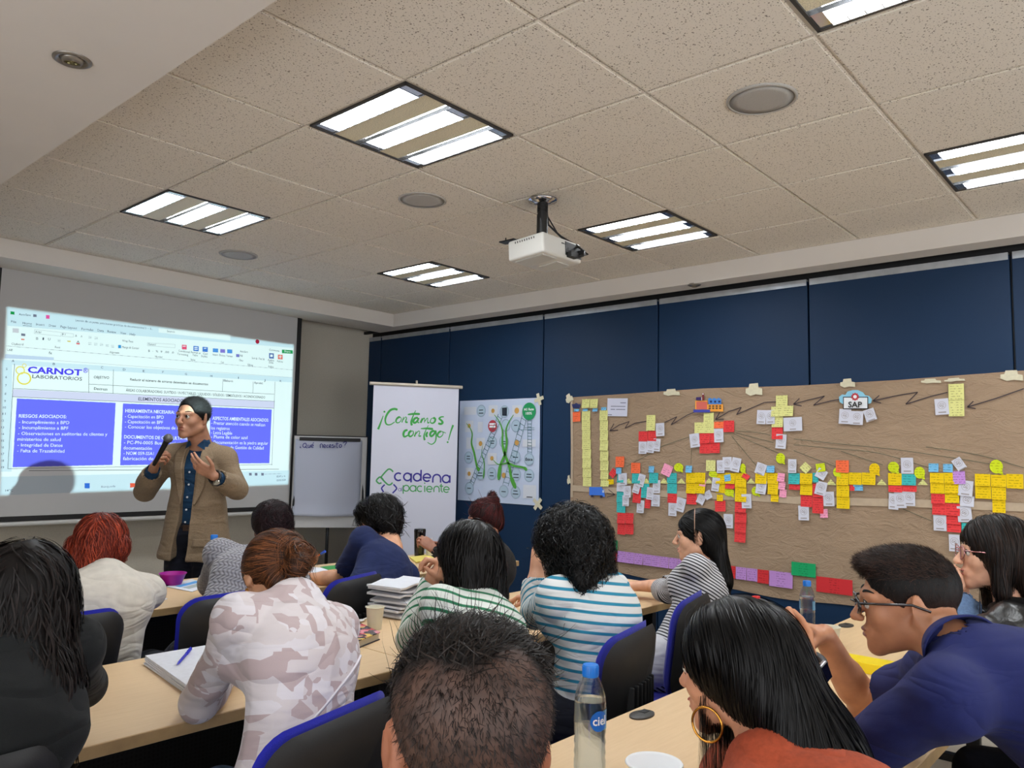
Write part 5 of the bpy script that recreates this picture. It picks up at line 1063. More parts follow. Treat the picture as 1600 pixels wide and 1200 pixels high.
def lbl():
    s = NT('translucent_blue_label'); b = s.n('BsdfPrincipled', {'Base Color': lin((.45, .72, .92)), 'Roughness': .3}); tr = s.n('BsdfTransparent', {0: (.85, .93, 1, 1)})
    mx_ = s.n('MixShader', {0: .45}); s.t.links.new(tr.outputs[0], mx_.inputs[1]); s.t.links.new(b.outputs[0], mx_.inputs[2]); return s.done(mx_)
M_pet, M_water, M_label = pet(), wat(), lbl()
p = at(921, 1212, z=DT); water_bottle(p[0], p[1], 'water bottle with a round ciel logo standing nearest, on the closest desk', 1.15, text_=True, rz=math.radians(20))
p = at(1262, 987, z=DT); water_bottle(p[0], p[1], 'water bottle with blue cap standing behind the raised hand of the man in navy', 1.0, rz=.5)
p = at(331, 905, z=DT); water_bottle(p[0], p[1], 'water bottle on the front-row desk beside the magenta bowl, before the presenter', 1.15, rz=.5)
M_cup = mat('cream_paper_cup', (.82, .80, .72), .6)
def paper_cup(x, y, h, r, lb, straw=False):
    B = empty('paper_cup', (x, y, DT), label=lb, cat='cup')
    b = MB(); b.lathe([(0, .004), (r * .72, .004), (r * .74, 0), (r * .97, h * .97), (r * 1.03, h * .975), (r * 1.05, h), (r * 1.0, h * 1.01), (r * .95, h * .98), (r * .71, .006), (0, .006)], n=32); b.build('cup_wall', M_cup, B, smooth=True, auto=.8)
    if straw:
        b = MB(); b.lathe([(r * 1.07, h * .99), (r * 1.07, h * 1.03), (r * .6, h * 1.06), (0, h * 1.06)], n=28); b.build('lid', mat('white_lid', (.8, .8, .8), .4), B, smooth=True)
        b = MB(); b.tube([(.01, 0, h), (.016, .004, h + .03)], .003, 8); b.build('straw', mat('white_straw', (.85, .85, .85), .4), B)
    return B
p = at(585, 983, z=DT); paper_cup(p[0], p[1], .088, .037, 'empty cream paper cup on the middle desk beside the flowered book')
p = at(672, 870, z=DT); paper_cup(p[0], p[1], .1, .036, 'white paper cup with a lid and straw on the front-row desk beside the black tumbler', True)
p = at(1288, 1012, z=DT); paper_cup(p[0] + .06, p[1], .07, .04, 'white plastic cup on the nearest desk behind the forearm of the man in navy')
p = at(655, 869, z=DT); B = empty('tumbler', (p[0], p[1], DT), label='tall black insulated tumbler standing before the white banner', cat='tumbler')
b = MB(); b.lathe([(0, 0), (.033, 0), (.034, .004), (.04, .16), (.04, .165)], n=32); b.build('body', mat('glossy_black', (.02, .02, .022), .15, coat=.5), B, smooth=True, auto=.7)
b = MB(); b.lathe([(.041, .165), (.041, .18), (.038, .188), (.02, .19), (0, .19)], n=32); b.build('lid', mat('smoky_lid', (.06, .06, .065), .1), B, smooth=True, auto=.7)
# magenta bowl with snack
p = at(269, 914, z=DT); B = empty('snack_bowl', (p[0], p[1], DT), label='magenta plastic bowl half full of snacks on the front-row desk', cat='bowl')
b = MB(); b.lathe([(0, .003), (.036, .002), (.04, 0), (.046, .006), (.064, .056), (.068, .058), (.068, .062), (.062, .061), (.044, .009), (0, .006)], n=40)
b.build('bowl_wall', mat('magenta_plastic', (.72, .12, .66), .3, trans=.25), B, smooth=True, auto=.9)
b = MB(); b.lathe([(.0, .028), (.03, .03), (.052, .027), (.045, .012), (0, .010)], n=24); o = b.build('snack', mat('red_snack', (.72, .25, .3), .6, noise=.4, nscale=120, bump=1, bscale=150), B, smooth=True)
# phone, sunglass case-like dark phone, papers, pens
def flat_box(name, lb, cat, px0, rz, w, d, h, m_, bev=.003, z=DT, group=None):
    c = at(*px0, z=z); E_ = empty(name, (c[0], c[1], z), rz=math.radians(rz), label=lb, cat=cat, group=group); return E_
E_ = flat_box('smartphone', 'black smartphone lying tilted beside the magenta bowl', 'phone', (242, 915), 30, 0, 0, 0, None)
b = MB(); b.box((-.04, -.08, .0), (.04, .08, .009)); b.build('phone_body', M_pb, E_, bevel=.004); b = MB(); b.box((-.036, -.075, .009), (.036, .075, .0096)); b.build('phone_screen', mat('phone_glass', (.04, .03, .05), .08, coat=1), E_)
b = MB(); b.box((-.038, -.02, .009), (.038, .078, .03)); b.build('phone_case', mat('dark_case', (.05, .05, .055), .3), E_, bevel=.006)
def paper(lb, pts, z=DT + .002, m_=None, th=.0015, print_=None):
    P_ = [at(*q, z=z) for q in pts]; c = sum(P_) / len(P_); c[2] = z; b = MB(); b.prism([tuple((q - c)[:2]) for q in P_], (0, 0, 0), (1, 0, 0), (0, 1, 0), (0, 0, 1), th)
    o = b.build('paper_sheet', m_ or mat('white_paper', (.84, .85, .88), .75)); o.location = c; tag(o, lb, 'paper')
    if print_:
        b = MB(); e1 = (P_[1] - P_[0]); e2 = (P_[3] - P_[0])
        for a0, a1, b0, b1, k in print_: b.add([tuple((P_[0] + e1 * a_ + e2 * b_3 - c)[:2]) + (th + .0006,) for a_, b_3 in ((a0, b0), (a1, b0), (a1, b1), (a0, b1))], [(0, 1, 2, 3)], k)
        b.build('print', [mat('print_grey', (.62, .66, .66), .7), mat('print_blue', (.35, .62, .85), .7)], o)
    return o
paper('colour-printed sheet on the front-row desk between the bowl and the grey sweater', [(255, 916), (300, 905), (330, 914), (300, 925)], print_=[(.15, .9, .25, .45, 1), (.15, .9, .5, .75, 0)])
paper('white sheet on the front-row desk right beside the redhead', [(228, 928), (262, 936), (230, 944), (222, 944)])
paper('white sheet under the hands of the boy in the navy T-shirt', [(478, 886), (520, 888), (528, 896), (470, 896)])
E_ = paper('green sheet on the front-row desk before the boy in navy', [(500, 886), (545, 881), (560, 886), (520, 893)], z=DT + .004, m_=mat('green_paper', (.16, .55, .25), .6))
E_ = paper('yellow pad on the front-row desk below the black tumbler', [(640, 872), (668, 868), (680, 874), (650, 880)], z=DT + .003, m_=mat('yellow_pad', (.87, .80, .40), .7), th=.008)
def pen(lb, a, b_2, col, tip, r=.0045):
    A, B2 = np.array(a), np.array(b_2); o = empty('pen', tuple((A + B2) / 2), label=lb, cat='pen'); c = (A + B2) / 2; d = B2 - A
    m_ = MB(); m_.tube([A - c, A - c + d * .12, A - c + d * .7], [r * .3, r, r], 8); m_.build('barrel', mat('pen_%d' % (col[0] * 100), col, .3), o, smooth=True, auto=.8)
    m_ = MB(); m_.tube([A - c + d * .68, A - c + d * 1.0], [r * 1.2, r * 1.15], 8); m_.tube([A - c + d * .74 + V(0, 0, r * 1.5), A - c + d * .98 + V(0, 0, r * 1.5)], r * .35, 6); m_.build('pen_cap', mat('pen_cap_%d' % (tip[2] * 100), tip, .3), o, smooth=True, auto=.8); return o
# notepad pile with blue pen (middle desk)
E_ = empty('notepad', tuple(at(288, 1042, z=DT)), rz=0, label='open white notepad with worn pages on the middle desk', cat='notepad'); oc = np.array(E_.location)
pts = [np.array(at(*q, z=DT + .03)) for q in ((226, 1024), (320, 1008), (345, 1045), (294, 1072))]
b = MB()
for k in range(9): z = .002 + k * .0032; j = random.uniform(-.004, .004); b.prism([tuple((q - oc)[:2] + j * (1 if i % 2 else -1) + k * .0003) for i, q in enumerate(pts)], (0, 0, z), (1, 0, 0), (0, 1, 0), (0, 0, 1), .0024 if k < 8 else .0012)
b.build('page_block', mat('pad_paper', (.80, .81, .84), .8, noise=.05, nscale=60), E_)
pts2 = [np.array(at(*q, z=DT)) for q in ((240, 1030), (318, 1030), (338, 1062), (290, 1078))]
b = MB(); b.prism([tuple((q - oc)[:2]) for q in pts2], (0, 0, 0), (1, 0, 0), (0, 1, 0), (0, 0, 1), .003); b.build('loose_sheet', mat('pad_paper2', (.66, .66, .64), .8), E_)
A = at(277, 1038, z=DT + .036); B2 = at(298, 1014, z=DT + .038); pen('royal blue ballpoint pen lying on the open notepad', A, B2, (.15, .15, .72), (.13, .13, .75))
A = at(488, 873, z=DT + .02); B2 = at(508, 862, z=DT + .09); pen('orange pen with a blue cap in the hand of the boy in navy', A, B2, (.95, .50, .15), (.15, .35, .85), r=.006)
# paper pile on the middle desk behind the green stripes
p = at(630, 958, z=DT); pile = None
for k in range(7):
    w, d = .26, .19; b = MB(); NX2 = 8; v = []; z = k * .021
    for i in range(NX2 + 1):
        x = -w / 2 + w * i / NX2; zz = z + .006 * math.sin(i * 1.1 + k * 1.7)
        v += [(x, -d / 2 + random.uniform(-.006, .006), zz), (x, d / 2, zz), (x, d / 2, zz + .009), (x, -d / 2 + random.uniform(-.008, .008), zz + .009)]
    q = []
    for i in range(NX2):
        a_ = i * 4; q += [(a_, a_ + 4, a_ + 5, a_ + 1), (a_ + 3, a_ + 2, a_ + 6, a_ + 7), (a_, a_ + 3, a_ + 7, a_ + 4), (a_ + 1, a_ + 5, a_ + 6, a_ + 2)]
    q += [(0, 1, 2, 3), (NX2 * 4, NX2 * 4 + 3, NX2 * 4 + 2, NX2 * 4 + 1)]
    b.add(v, q); o = b.build('folded_handout', mat('handout_paper', (.80, .81, .84), .75), smooth=False)
    o.location = (p[0] + random.uniform(-.01, .01), p[1], DT + .004); o.rotation_euler = (0, 0, math.radians(8 + random.uniform(-6, 6)))
    tag(o, 'white folded handout, %s in the pile beside the green-striped woman' % (['lowest', 'second from the bottom', 'third from the bottom', 'middle one', 'third from the top', 'second from the top', 'topmost'][k]), 'handout', 'pile of folded handouts')
# flowered book
def flower_mat():
    s = NT('flowered_cover'); tc = s.n('TexCoord').outputs['Object']; vo = s.n('TexVoronoi', {'Vector': tc, 'Scale': 46.0}); v2 = s.n('TexVoronoi', {'Vector': tc, 'Scale': 120.0})
    cr = s.n('ValToRGB', {0: vo.outputs['Color']}); e = cr.color_ramp; e.interpolation = 'CONSTANT'
    e.elements[0].color = lin((.12, .12, .2)); e.elements[1].position = .45; e.elements[1].color = lin((.85, .55, .6))
    for p_, c in ((.58, (.75, .2, .25)), (.68, (.85, .72, .35)), (.78, (.16, .17, .28))): x = e.elements.new(p_); x.color = lin(c)
    m_ = s.math('LESS_THAN', v2.outputs['Distance'], .22); return s.done(s.n('BsdfPrincipled', {'Base Color': s.mix(m_, cr.outputs[0], lin((.75, .72, .65))), 'Roughness': .4}))
pts = [at(*q, z=DT + .028) for q in ((546, 972), (594, 985), (592, 992), (548, 1003))]
E_ = empty('book', tuple(at(568, 996, z=DT)), label='thick hardcover book with a dark flowered cover on the middle desk', cat='book'); oc = np.array(E_.location)
cr_ = [np.array(at(*q, z=DT + .028)) for q in ((520, 968), (560, 972), (594, 988), (548, 1006))]
pp = [tuple((q - oc)[:2]) for q in cr_]
b = MB(); b.prism(pp, (0, 0, .026), (1, 0, 0), (0, 1, 0), (0, 0, 1), .003); b.build('front_cover', flower_mat(), E_); b = MB(); b.prism(pp, (0, 0, 0), (1, 0, 0), (0, 1, 0), (0, 0, 1), .003); b.build('back_cover', mat('dark_cover', (.13, .13, .2), .4), E_)
cm = np.mean(pp, axis=0); b = MB(); b.prism([tuple(cm + (np.array(q) - cm) * .95) for q in pp], (0, 0, .003), (1, 0, 0), (0, 1, 0), (0, 0, 1), .023); b.build('page_block', mat('cream_pages', (.78, .74, .66), .8), E_)
q0 = at(549, 1000, z=DT + .01) - oc; b = MB(); b.tube([q0, q0 + V(-.004, -.02, -.004), q0 + V(.03, -.05, -.008)], .002, 6); b.build('ribbon_mark', mat('red_ribbon', (.75, .1, .15), .5), E_)
c = at(562, 972, z=DT); E_ = empty('spoon', (c[0], c[1], DT), rz=.3, label='white plastic spoon lying behind the paper cup on the middle desk', cat='spoon')
b = MB(); b.lathe([(0, .002), (.014, .004), (.018, .007), (.016, .0085), (0, .005)], n=20, sx=1.4, sy=1); b.tube([(.02, 0, .006), (.07, .0, .009), (.12, 0, .006)], .003, 6); b.build('bowl_and_handle', mat('white_plastic', (.84, .84, .84), .35), E_, smooth=True)
# white dish, yellow box
c = at(1022, 1216, z=DT); E_ = empty('plastic_dish', (c[0], c[1], DT), label='round white foam dish on the nearest desk below the face with the hoop earring', cat='dish')
b = MB(); b.lathe([(0, .004), (.04, .003), (.042, 0), (.046, .004), (.058, .03), (.064, .032), (.062, .035), (.055, .032), (.042, .008), (0, .007)], n=40); b.build('dish_wall', mat('white_foam', (.86, .87, .88), .6), E_, smooth=True)
c = at(1278, 1042, z=DT); E_ = empty('small_saucer', (c[0], c[1], DT), label='small white plastic saucer on the nearest desk beside the watch', cat='saucer'); b = MB(); b.lathe([(0, .004), (.03, .004), (.035, 0), (.038, .003), (.034, .007), (0, .008)], n=28); b.build('lid_disc', mat('white_foam', (.86, .87, .88), .6), E_, smooth=True)
cs = [np.array(at(*q, z=DT + .035)) for q in ((1298, 1016), (1400, 1036), (1388, 1054), (1305, 1034))]
c = sum(cs) / 4; c[2] = DT; E_ = empty('yellow_box', tuple(c), label='long flat yellow cardboard box lying on the nearest desk', cat='box')
far = at(1300, 1016, z=DT + .035); far2 = at(1420, 1037, z=DT + .035); U_ = unit((far2 - far) * (1, 1, 0)); Wd = V(U_[1], -U_[0], 0); o0 = far - c; o0[2] = 0
L_ = .36; W2_ = .10
b = MB(); b.prism([(0, 0), (L_, 0), (L_, W2_), (0, W2_)], o0, U_, Wd, (0, 0, 1), .035); b.build('carton', mat('bright_yellow', (.93, .82, .05), .35), E_, bevel=.002)
b = MB(); b.prism([(.01, .01), (.04, .01), (.045, .03), (.015, .03)], o0 + V(0, 0, .0352), U_, Wd, (0, 0, 1), .0006); b.build('red_print', mat('red_print', (.80, .15, .12), .4), E_)
b = MB(); b.prism([(.02, .014), (.035, .014), (.036, .022), (.022, .022)], o0 + V(0, 0, .0359), U_, Wd, (0, 0, 1), .0005); b.build('white_print', mat('white_print', (.9, .9, .88), .4), E_)
# ================================================================ people
SKIN = {}
def skin(col):
    k = tuple(col)
    if k in SKIN: return SKIN[k]
    s = NT('skin_%d' % len(SKIN)); tc = s.n('TexCoord').outputs['Object']; c = lin(col)
    nz = s.n('TexNoise', {'Vector': tc, 'Scale': 22.0, 'Detail': 4.0}); n2 = s.n('TexNoise', {'Vector': tc, 'Scale': 350.0, 'Detail': 2.0})
    d = (c[0] * .82, c[1] * .76, c[2] * .74, 1); l = (min(1, c[0] * 1.1), c[1] * 1.08, c[2] * 1.05, 1)
    b = s.n('BsdfPrincipled', {'Base Color': s.mix(s.n('MapRange', {0: nz.outputs[0], 1: .3, 2: .7}).outputs[0], d, l), 'Roughness': .5, 'Subsurface Weight': .12, 'Subsurface Radius': (.012, .005, .003), 'Subsurface Scale': 1.0,
                               'Normal': s.n('Bump', {'Strength': .12, 'Distance': .001, 'Height': n2.outputs[0]}).outputs[0]})
    SKIN[k] = s.done(b); return SKIN[k]
def hair_mat(nm, dark, light, rough=.38, tip=None, lk=.6):
    rough = rough + .14; light = tuple(l * lk + d * (1 - lk) for l, d in zip(light, dark))
    s = NT('hair_' + nm); tone = s.n('Attribute', attribute_name='tone').outputs['Fac']; al = s.n('Attribute', attribute_name='along').outputs['Fac']
    nz = s.n('TexNoise', {'Vector': s.n('TexCoord').outputs['Object'], 'Scale': 18.0, 'Detail': 4.0})
    c = s.mix(s.math('MULTIPLY', s.math('POWER', tone, 1.6), s.n('MapRange', {0: nz.outputs[0], 1: .3, 2: .7, 3: .5, 4: 1.0}).outputs[0]), lin(dark), lin(light))
    if tip: c = s.mix(al, c, lin(tip))
    b = s.n('BsdfPrincipled', {'Base Color': c, 'Roughness': rough, 'Specular IOR Level': .22})
    return s.done(b)
def folds(s, fine, fs, amount=.6):
    """cloth relief: broad soft creases running every way, plus the weave"""
    tc = s.n('TexCoord').outputs['Object']
    n1 = s.n('TexNoise', {'Vector': s.n('Mapping', {0: tc, 2: (.3, .5, .2), 3: (1.0, 1.0, 2.6)}).outputs[0], 'Scale': 4.5, 'Detail': 2.0, 'Distortion': .7})
    r = s.math('ABSOLUTE', s.math('SUBTRACT', n1.outputs[0], .5)); b1 = s.n('Bump', {'Strength': amount, 'Distance': .05, 'Height': r})
    n2 = s.n('TexNoise', {'Vector': tc, 'Scale': fs, 'Detail': 3.0}); return s.n('Bump', {'Strength': fine, 'Distance': .002, 'Height': n2.outputs[0], 'Normal': b1.outputs[0]}).outputs[0]
def cloth(nm, col, rough=.85, noise=.08, nscale=30, bump=.3, bscale=600, sheen=.04, spec=.25, coat=0, amount=.6):
    if 'cloth_' + nm in MATS: return MATS['cloth_' + nm]
    s = NT('cloth_' + nm); c = lin(col); nz = s.n('TexNoise', {'Vector': s.n('TexCoord').outputs['Object'], 'Scale': nscale, 'Detail': 4.0})
    d = tuple(x * (1 - noise) for x in c[:3]) + (1,); l = tuple(min(1, x * (1 + noise)) for x in c[:3]) + (1,)
    MATS['cloth_' + nm] = s.done(s.n('BsdfPrincipled', {'Base Color': s.mix(s.n('MapRange', {0: nz.outputs[0], 1: .3, 2: .7}).outputs[0], d, l), 'Roughness': rough, 'Sheen Weight': sheen, 'Specular IOR Level': spec, 'Normal': folds(s, bump, bscale, amount)}))
    return MATS['cloth_' + nm]

def stripe_mat(nm, base, col, period, width, soft=.06, second=None, off=0.0):
    s = NT('stripes_' + nm); st = s.n('Attribute', attribute_name='st').outputs['Fac']
    f = s.math('FRACT', s.math('ADD', s.math('DIVIDE', st, period), 50.0 + off))
    m_ = s.n('MapRange', {0: s.math('ABSOLUTE', s.math('SUBTRACT', f, .5)), 1: width / 2 - soft / 2, 2: width / 2 + soft / 2, 3: 1.0, 4: 0.0}, clamp=True).outputs[0]
    c = s.mix(m_, lin(base), lin(col))
    nz = s.n('TexNoise', {'Vector': s.n('TexCoord').outputs['Object'], 'Scale': 500.0, 'Detail': 2.0})
    return s.done(s.n('BsdfPrincipled', {'Base Color': c, 'Roughness': .85, 'Sheen Weight': .03, 'Normal': folds(s, .25, 500, .5)}))

def frame(F, tilt=0.0, up=(0, 0, 1)):
    F = unit(F); R = unit(np.cross(F, up)); U = np.cross(R, F)
    if tilt: c, s_ = math.cos(tilt), math.sin(tilt); R, U = R * c + U * s_, U * c - R * s_
    return R, F, U
class Head:
    def __init__(s, c, F, tilt=0, k=.97): s.c = np.asarray(c, float); s.R, s.F, s.U = frame(F, tilt); s.k = k
    def w(s, x, f, u): return s.c + (s.R * x + s.F * f + s.U * u) * s.k
    def ax(s): return (s.R, s.F, s.U)
def add_head(B, H, fem=False, ears=True, jaw=1.0):
    k = H.k; a = H.ax(); w = H.w; e = lambda c, r, kk=.02, op=1: B.ell(w(*c), tuple(q * k for q in r), a, kk * k, op)
    e((0, -.014, .034), (.074, .094, .082)); e((0, .03, -.022), (.060, .058, .080), .03)
    for s in (-1, 1):
        B.limb(w(s * .05 * jaw, .002, -.055), w(s * .012, .068, -.094), .018 * k, .015 * k, k=.03 * k)
        e((s * .036, .062, -.02), (.024, .020, .024), .02)
        e((s * .030, .097, .008), (.017, .013, .012), .012, -1)
        e((s * .030, .078, .007), (.0135, .0135, .0105), .006)
        B.limb(w(s * .010, .086, .024), w(s * .045, .074, .024), .009 * k, .008 * k, k=.012 * k)
        e((s * .0115, .101, -.030), (.0075, .009, .0065), .006)
    B.limb(w(0, .086, .014), w(0, .112, -.026), .0075 * k, .0105 * k, k=.010 * k)
    e((0, .076, -.062), (.030, .019, .022), .015); e((0, .0935, -.054), (.020, .006, .005), .006); e((0, .0915, -.067), (.018, .0065, .006), .006)
    e((0, .100, -.0605), (.018, .006, .0015), .003, -1)
    e((0, .075, -.096), (.018, .015, .014), .015)
    if ears:
        for s in (-1, 1):
            t = unit(H.R * s * .85 - H.F * .5)
            ea = (t, unit(H.F - t * (H.F @ t)), H.U)
            B.ell(w(s * .077, -.012, .000), (.0075 * k, .017 * k, .031 * k), (ea[0], ea[1], ea[2]), .008 * k)
            B.ell(w(s * .074, -.006, -.026), (.007 * k, .010 * k, .010 * k), ea, .008 * k)
            B.ell(w(s * .086, -.010, .003), (.005 * k, .009 * k, .018 * k), ea, .004 * k, -1)
def add_hand(B, W, D, Nn, side, curl=(.35, .4, .45, .5), thumb=.4, k=1.0, spread=.06, pinch=False):
    """palm, four fingers of different length and a thumb from the side of the palm; Nn points out of the palm, side = +-1 picks the thumb side"""
    W = np.asarray(W, float); D = unit(D); Nn = unit(np.asarray(Nn, float) - D * (np.asarray(Nn, float) @ D)); T = np.cross(D, Nn) * side
    B.limb(W, W + D * .03 * k, (.024 * k, .017 * k), (.030 * k, .015 * k), T, .012); B.limb(W + D * .03 * k, W + D * .088 * k, (.032 * k, .0135 * k), (.039 * k, .0115 * k), T, .010)
    base = [(.094, .029), (.098, .010), (.094, -.010), (.085, -.029)]; ln = [(.040, .025, .020), (.045, .028, .021), (.041, .026, .020), (.032, .020, .018)]; rr = [.0088, .009, .0085, .0076]
    for i in range(4):
        p = W + D * base[i][0] * k + T * base[i][1] * k; c = curl[i]; a = c; dr0 = unit(D + T * spread * (1.5 - i)); B.limb(W + D * .06 * k + T * base[i][1] * k, p, .010 * k, .0098 * k, k=.008)
        for j in range(3):
            dr = dr0 * math.cos(a) + Nn * math.sin(a); q = p + dr * ln[i][j] * k; B.limb(p, q, rr[i] * k * (1 - .07 * j), rr[i] * k * (.94 - .07 * j), k=.003); p = q; a += c * (1.15 if j == 0 else .7)
    p = W + D * .022 * k + T * .022 * k
    d1 = unit(D * .62 + T * (.72 - .3 * thumb) + Nn * (.15 + .75 * thumb)); q = p + d1 * .046 * k; B.limb(p, q, .0145 * k, .0108 * k, k=.012)
    d2 = unit(D * .85 + T * (.35 - .45 * thumb) + Nn * (.12 + .5 * thumb)); r = q + d2 * .032 * k; B.limb(q, r, .0105 * k, .0095 * k, k=.003)
    d3 = unit(D * .92 + T * (.15 - .4 * thumb) + Nn * (.1 + .35 * thumb)); B.limb(r, r + d3 * .024 * k, .0095 * k, .0075 * k, k=.003)

class Person:
    def __init__(s, label, P, N, H, R=(1, 0, 0), g=1.0, fem=False, sh=.165, hump=.03, seated=True, legs=None, drop=.035, **kw):
        s.label = label; s.P = V(*P); s.N = V(*N); s.H = H; s.g = g; s.fem = fem; s.hump = hump; s.kw = kw; s.seated = seated
        s.U = unit(s.N - s.P); R = np.asarray(R, float); s.R = unit(R - s.U * (R @ s.U)); s.F = np.cross(s.U, s.R)
        Rh = unit(V(R[0], R[1], 0)); s.Fh = V(-Rh[1], Rh[0], 0); s.Rh = Rh
        s.S = {sd: s.N + s.R * sd * sh - s.U * (drop + .035) + s.F * .012 for sd in (-1, 1)}
        for sd, nm in ((-1, 'SL'), (1, 'SR')):
            if nm in kw: s.S[sd] = V(*kw[nm])
        s.E = {-1: kw.get('EL'), 1: kw.get('ER')}; s.W = {-1: kw.get('WL'), 1: kw.get('WR')}
        for sd in (-1, 1):   # arms keep a human length
            S, E, W = s.S[sd], np.asarray(s.E[sd], float), np.asarray(s.W[sd], float); L = np.linalg.norm(E - S); E0 = E
            if L > .335: E = S + (E - S) * .335 / L
            W = W + (E - E0); M_ = np.linalg.norm(W - E)
            if M_ > .285: W = E + (W - E) * .285 / M_
            s.E[sd] = E; s.W[sd] = W
        s.base = V(s.P[0], s.P[1], 0); s.h = kw.get('h', .006)
    def torso(s, B, o=0.0, top=True, hips=True):
        g, R, F, U, P, N = s.g, s.R, s.F, s.U, s.P, s.N; L = np.linalg.norm(N - P); M = P + U * L * .42 - F * s.hump; Cc = P + U * L * .74 - F * s.hump * .8
        gp = 1.06 if s.fem else 1.0; wst = .90 if s.fem and g < 1.1 else 1.0
        if hips: B.limb(P - s.Rh * .055 * g, P + s.Rh * .055 * g, .105 * g * gp + o, .105 * g * gp + o, k=.04)
        if not hips: P = P + U * .13
        B.limb(P, M, (.142 * g * gp + o, .100 * g + o), (.132 * g * wst + o, .092 * g + o), R, .03)
        B.limb(M, Cc, (.130 * g * wst + o, .092 * g + o), (.145 * g + o, .100 * g + o), R, .03)
        B.limb(Cc, N - U * .08, (.142 * g + o, .098 * g + o), (.090 * g + o, .056 * g + o), R, .03)
        a, b = s.S[-1], s.S[1]
        B.limb(a - U * .012, b - U * .012, .032 * g + o, .032 * g + o, k=.025)
        if top:
            for sd in (-1, 1): B.limb(N - U * .012, s.S[sd] + U * .004, .034 + o * .5, .030 * g + o, k=.03)
        if s.fem:
            for sd in (-1, 1): B.ball(Cc + F * (.075 * g + .01) + R * sd * .07 * g - U * .02, .058 * g + o, .04)
        if s.kw.get('belly'): B.ball(P + U * .14 + F * .05, .13 * g + o, .06)
    def arm(s, B, sd, o=0.0, upto=2.0, start=0.0, r=1.0, ks=.03):
        """upto 1 = elbow, 2 = wrist"""
        S, E, W = s.S[sd], np.asarray(s.E[sd], float), np.asarray(s.W[sd], float); g = (s.g * .5 + .5) * r * (.9 if s.fem and s.g < 1.1 else 1.0)
        rs = [.043 * g + o * .7, .039 * g + o * .9, .028 * g + o]
        t1 = min(upto, 1.0)
        if start < 1: B.limb(S + (E - S) * max(start, 0), S + (E - S) * t1, rs[0] + (rs[1] - rs[0]) * max(start, 0), rs[0] + (rs[1] - rs[0]) * t1, k=ks)
        if upto > 1:
            t2 = upto - 1; t0 = max(0, start - 1); m_ = E + (W - E) * .3
            B.limb(E + (W - E) * t0, E + (W - E) * t2, rs[1] + (rs[2] - rs[1]) * t0, rs[1] + (rs[2] - rs[1]) * t2, k=.02)
            if t2 > .3: B.limb(m_, E + (W - E) * min(t2, .45), rs[1] * 1.0, rs[1] * .92, k=.03)
    def legs(s, B, o=0.0, feet=True):
        for sd in (-1, 1):
            hp = s.P + s.Rh * sd * .085 * s.g
            if s.seated: kn = hp + s.Fh * .40 + s.Rh * sd * .03; kn[2] = .50; an = kn - s.Fh * .04; an[2] = .09
            else: kn = hp + s.Fh * .02 + s.Rh * sd * .01; kn[2] = .48; an = kn - s.Fh * .03; an[2] = .09
            B.limb(hp, kn, .082 * s.g + o, .054 * s.g + o, k=.04); B.limb(kn, an, .052 * s.g + o, .034 + o, k=.03)
            s.ank = getattr(s, 'ank', []) + [an]
            if feet: B.limb(an + V(0, 0, -.035), an + s.Fh * .13 + V(0, 0, -.055), .032, .026, k=.03)
    def body(s, skin_col, hands=None, ears=True, jaw=1.0):
        B = Solid(); s.torso(B); s.legs(B)
        hd = s.H; add_head(B, hd, s.fem, ears, jaw)
        nr = .047 if s.fem else .060
        B.limb(s.N - s.U * .01, hd.w(0, -.030, -.045), nr * s.kw.get('neck', 1), nr * .9 * s.kw.get('neck', 1), k=.03)
        for sd in (-1, 1):
            s.arm(B, sd); hdn = (hands or {}).get(sd)
            W, E = np.asarray(s.W[sd], float), np.asarray(s.E[sd], float)
            if hdn is None: hdn = dict(D=unit(W - E) * .6 + V(0, 0, -.2) + s.Fh * .4, N=V(0, 0, -1), curl=(.3, .3, .35, .4))
            add_hand(B, W - unit(W - E) * .004, hdn['D'], hdn['N'], hdn.get('side', sd), hdn.get('curl', (.35, .4, .45, .5)), hdn.get('thumb', .35), hdn.get('k', 1.0 if not s.fem else .92), hdn.get('spread', .05))
        v, q = B.surface(s.h); s.B = B
        me = mesh_np('person', v - s.base, q); o = link('person', me, skin(skin_col)); o.location = s.base; s.o = o
        tag(o, s.label, 'person'); return o
    def child(s, name, me_or_v, q=None, mats=None):
        me = me_or_v if q is None else mesh_np(name, me_or_v - s.base, q); return link(name, me, mats, s.o)
    def eyes(s, lids=True, brow=(.08, .06, .05), iris=(.10, .06, .04), lips=None, sides=(-1, 1)):
        H = s.H; k = H.k
        for sd in sides:
            b = MB(); c = H.w(sd * .030, .0785, .0065); n = 10
            rows = []
            for i in range(n + 1):
                th = math.pi * .5 * i / n
                for j in range(16):
                    ph = 2 * math.pi * j / 16; rows.append(c + (H.F * math.cos(th) + (H.R * math.cos(ph) + H.U * math.sin(ph)) * math.sin(th)) * .0128 * k + H.F * .0018 * k - s.base)
            b.add(rows, [(i * 16 + j, i * 16 + (j + 1) % 16, (i + 1) * 16 + (j + 1) % 16, (i + 1) * 16 + j) for i in range(n) for j in range(16)]); 
            o = b.build('eye', [mat('eye_white', (.82, .80, .77), .2), mat('iris_%d' % int(iris[0] * 99), iris, .1)], s.o, smooth=True)
            for pz in o.data.polygons:
                if pz.index < 16 * 4: pz.material_index = 1
            b = MB(); arc_ = [H.w(sd * (.012 + .038 * t), .0885 - .012 * t * t * 1.6, .0285 + .007 * math.sin(t * 2.6)) for t in np.linspace(0, 1, 8)]
            b.tube([p - s.base for p in arc_], [.0014, .0028, .0032, .0032, .0030, .0026, .002, .001], 6); b.build('eyebrow', mat('brow_%d' % int(brow[0] * 99), brow, .8), s.o, smooth=True)
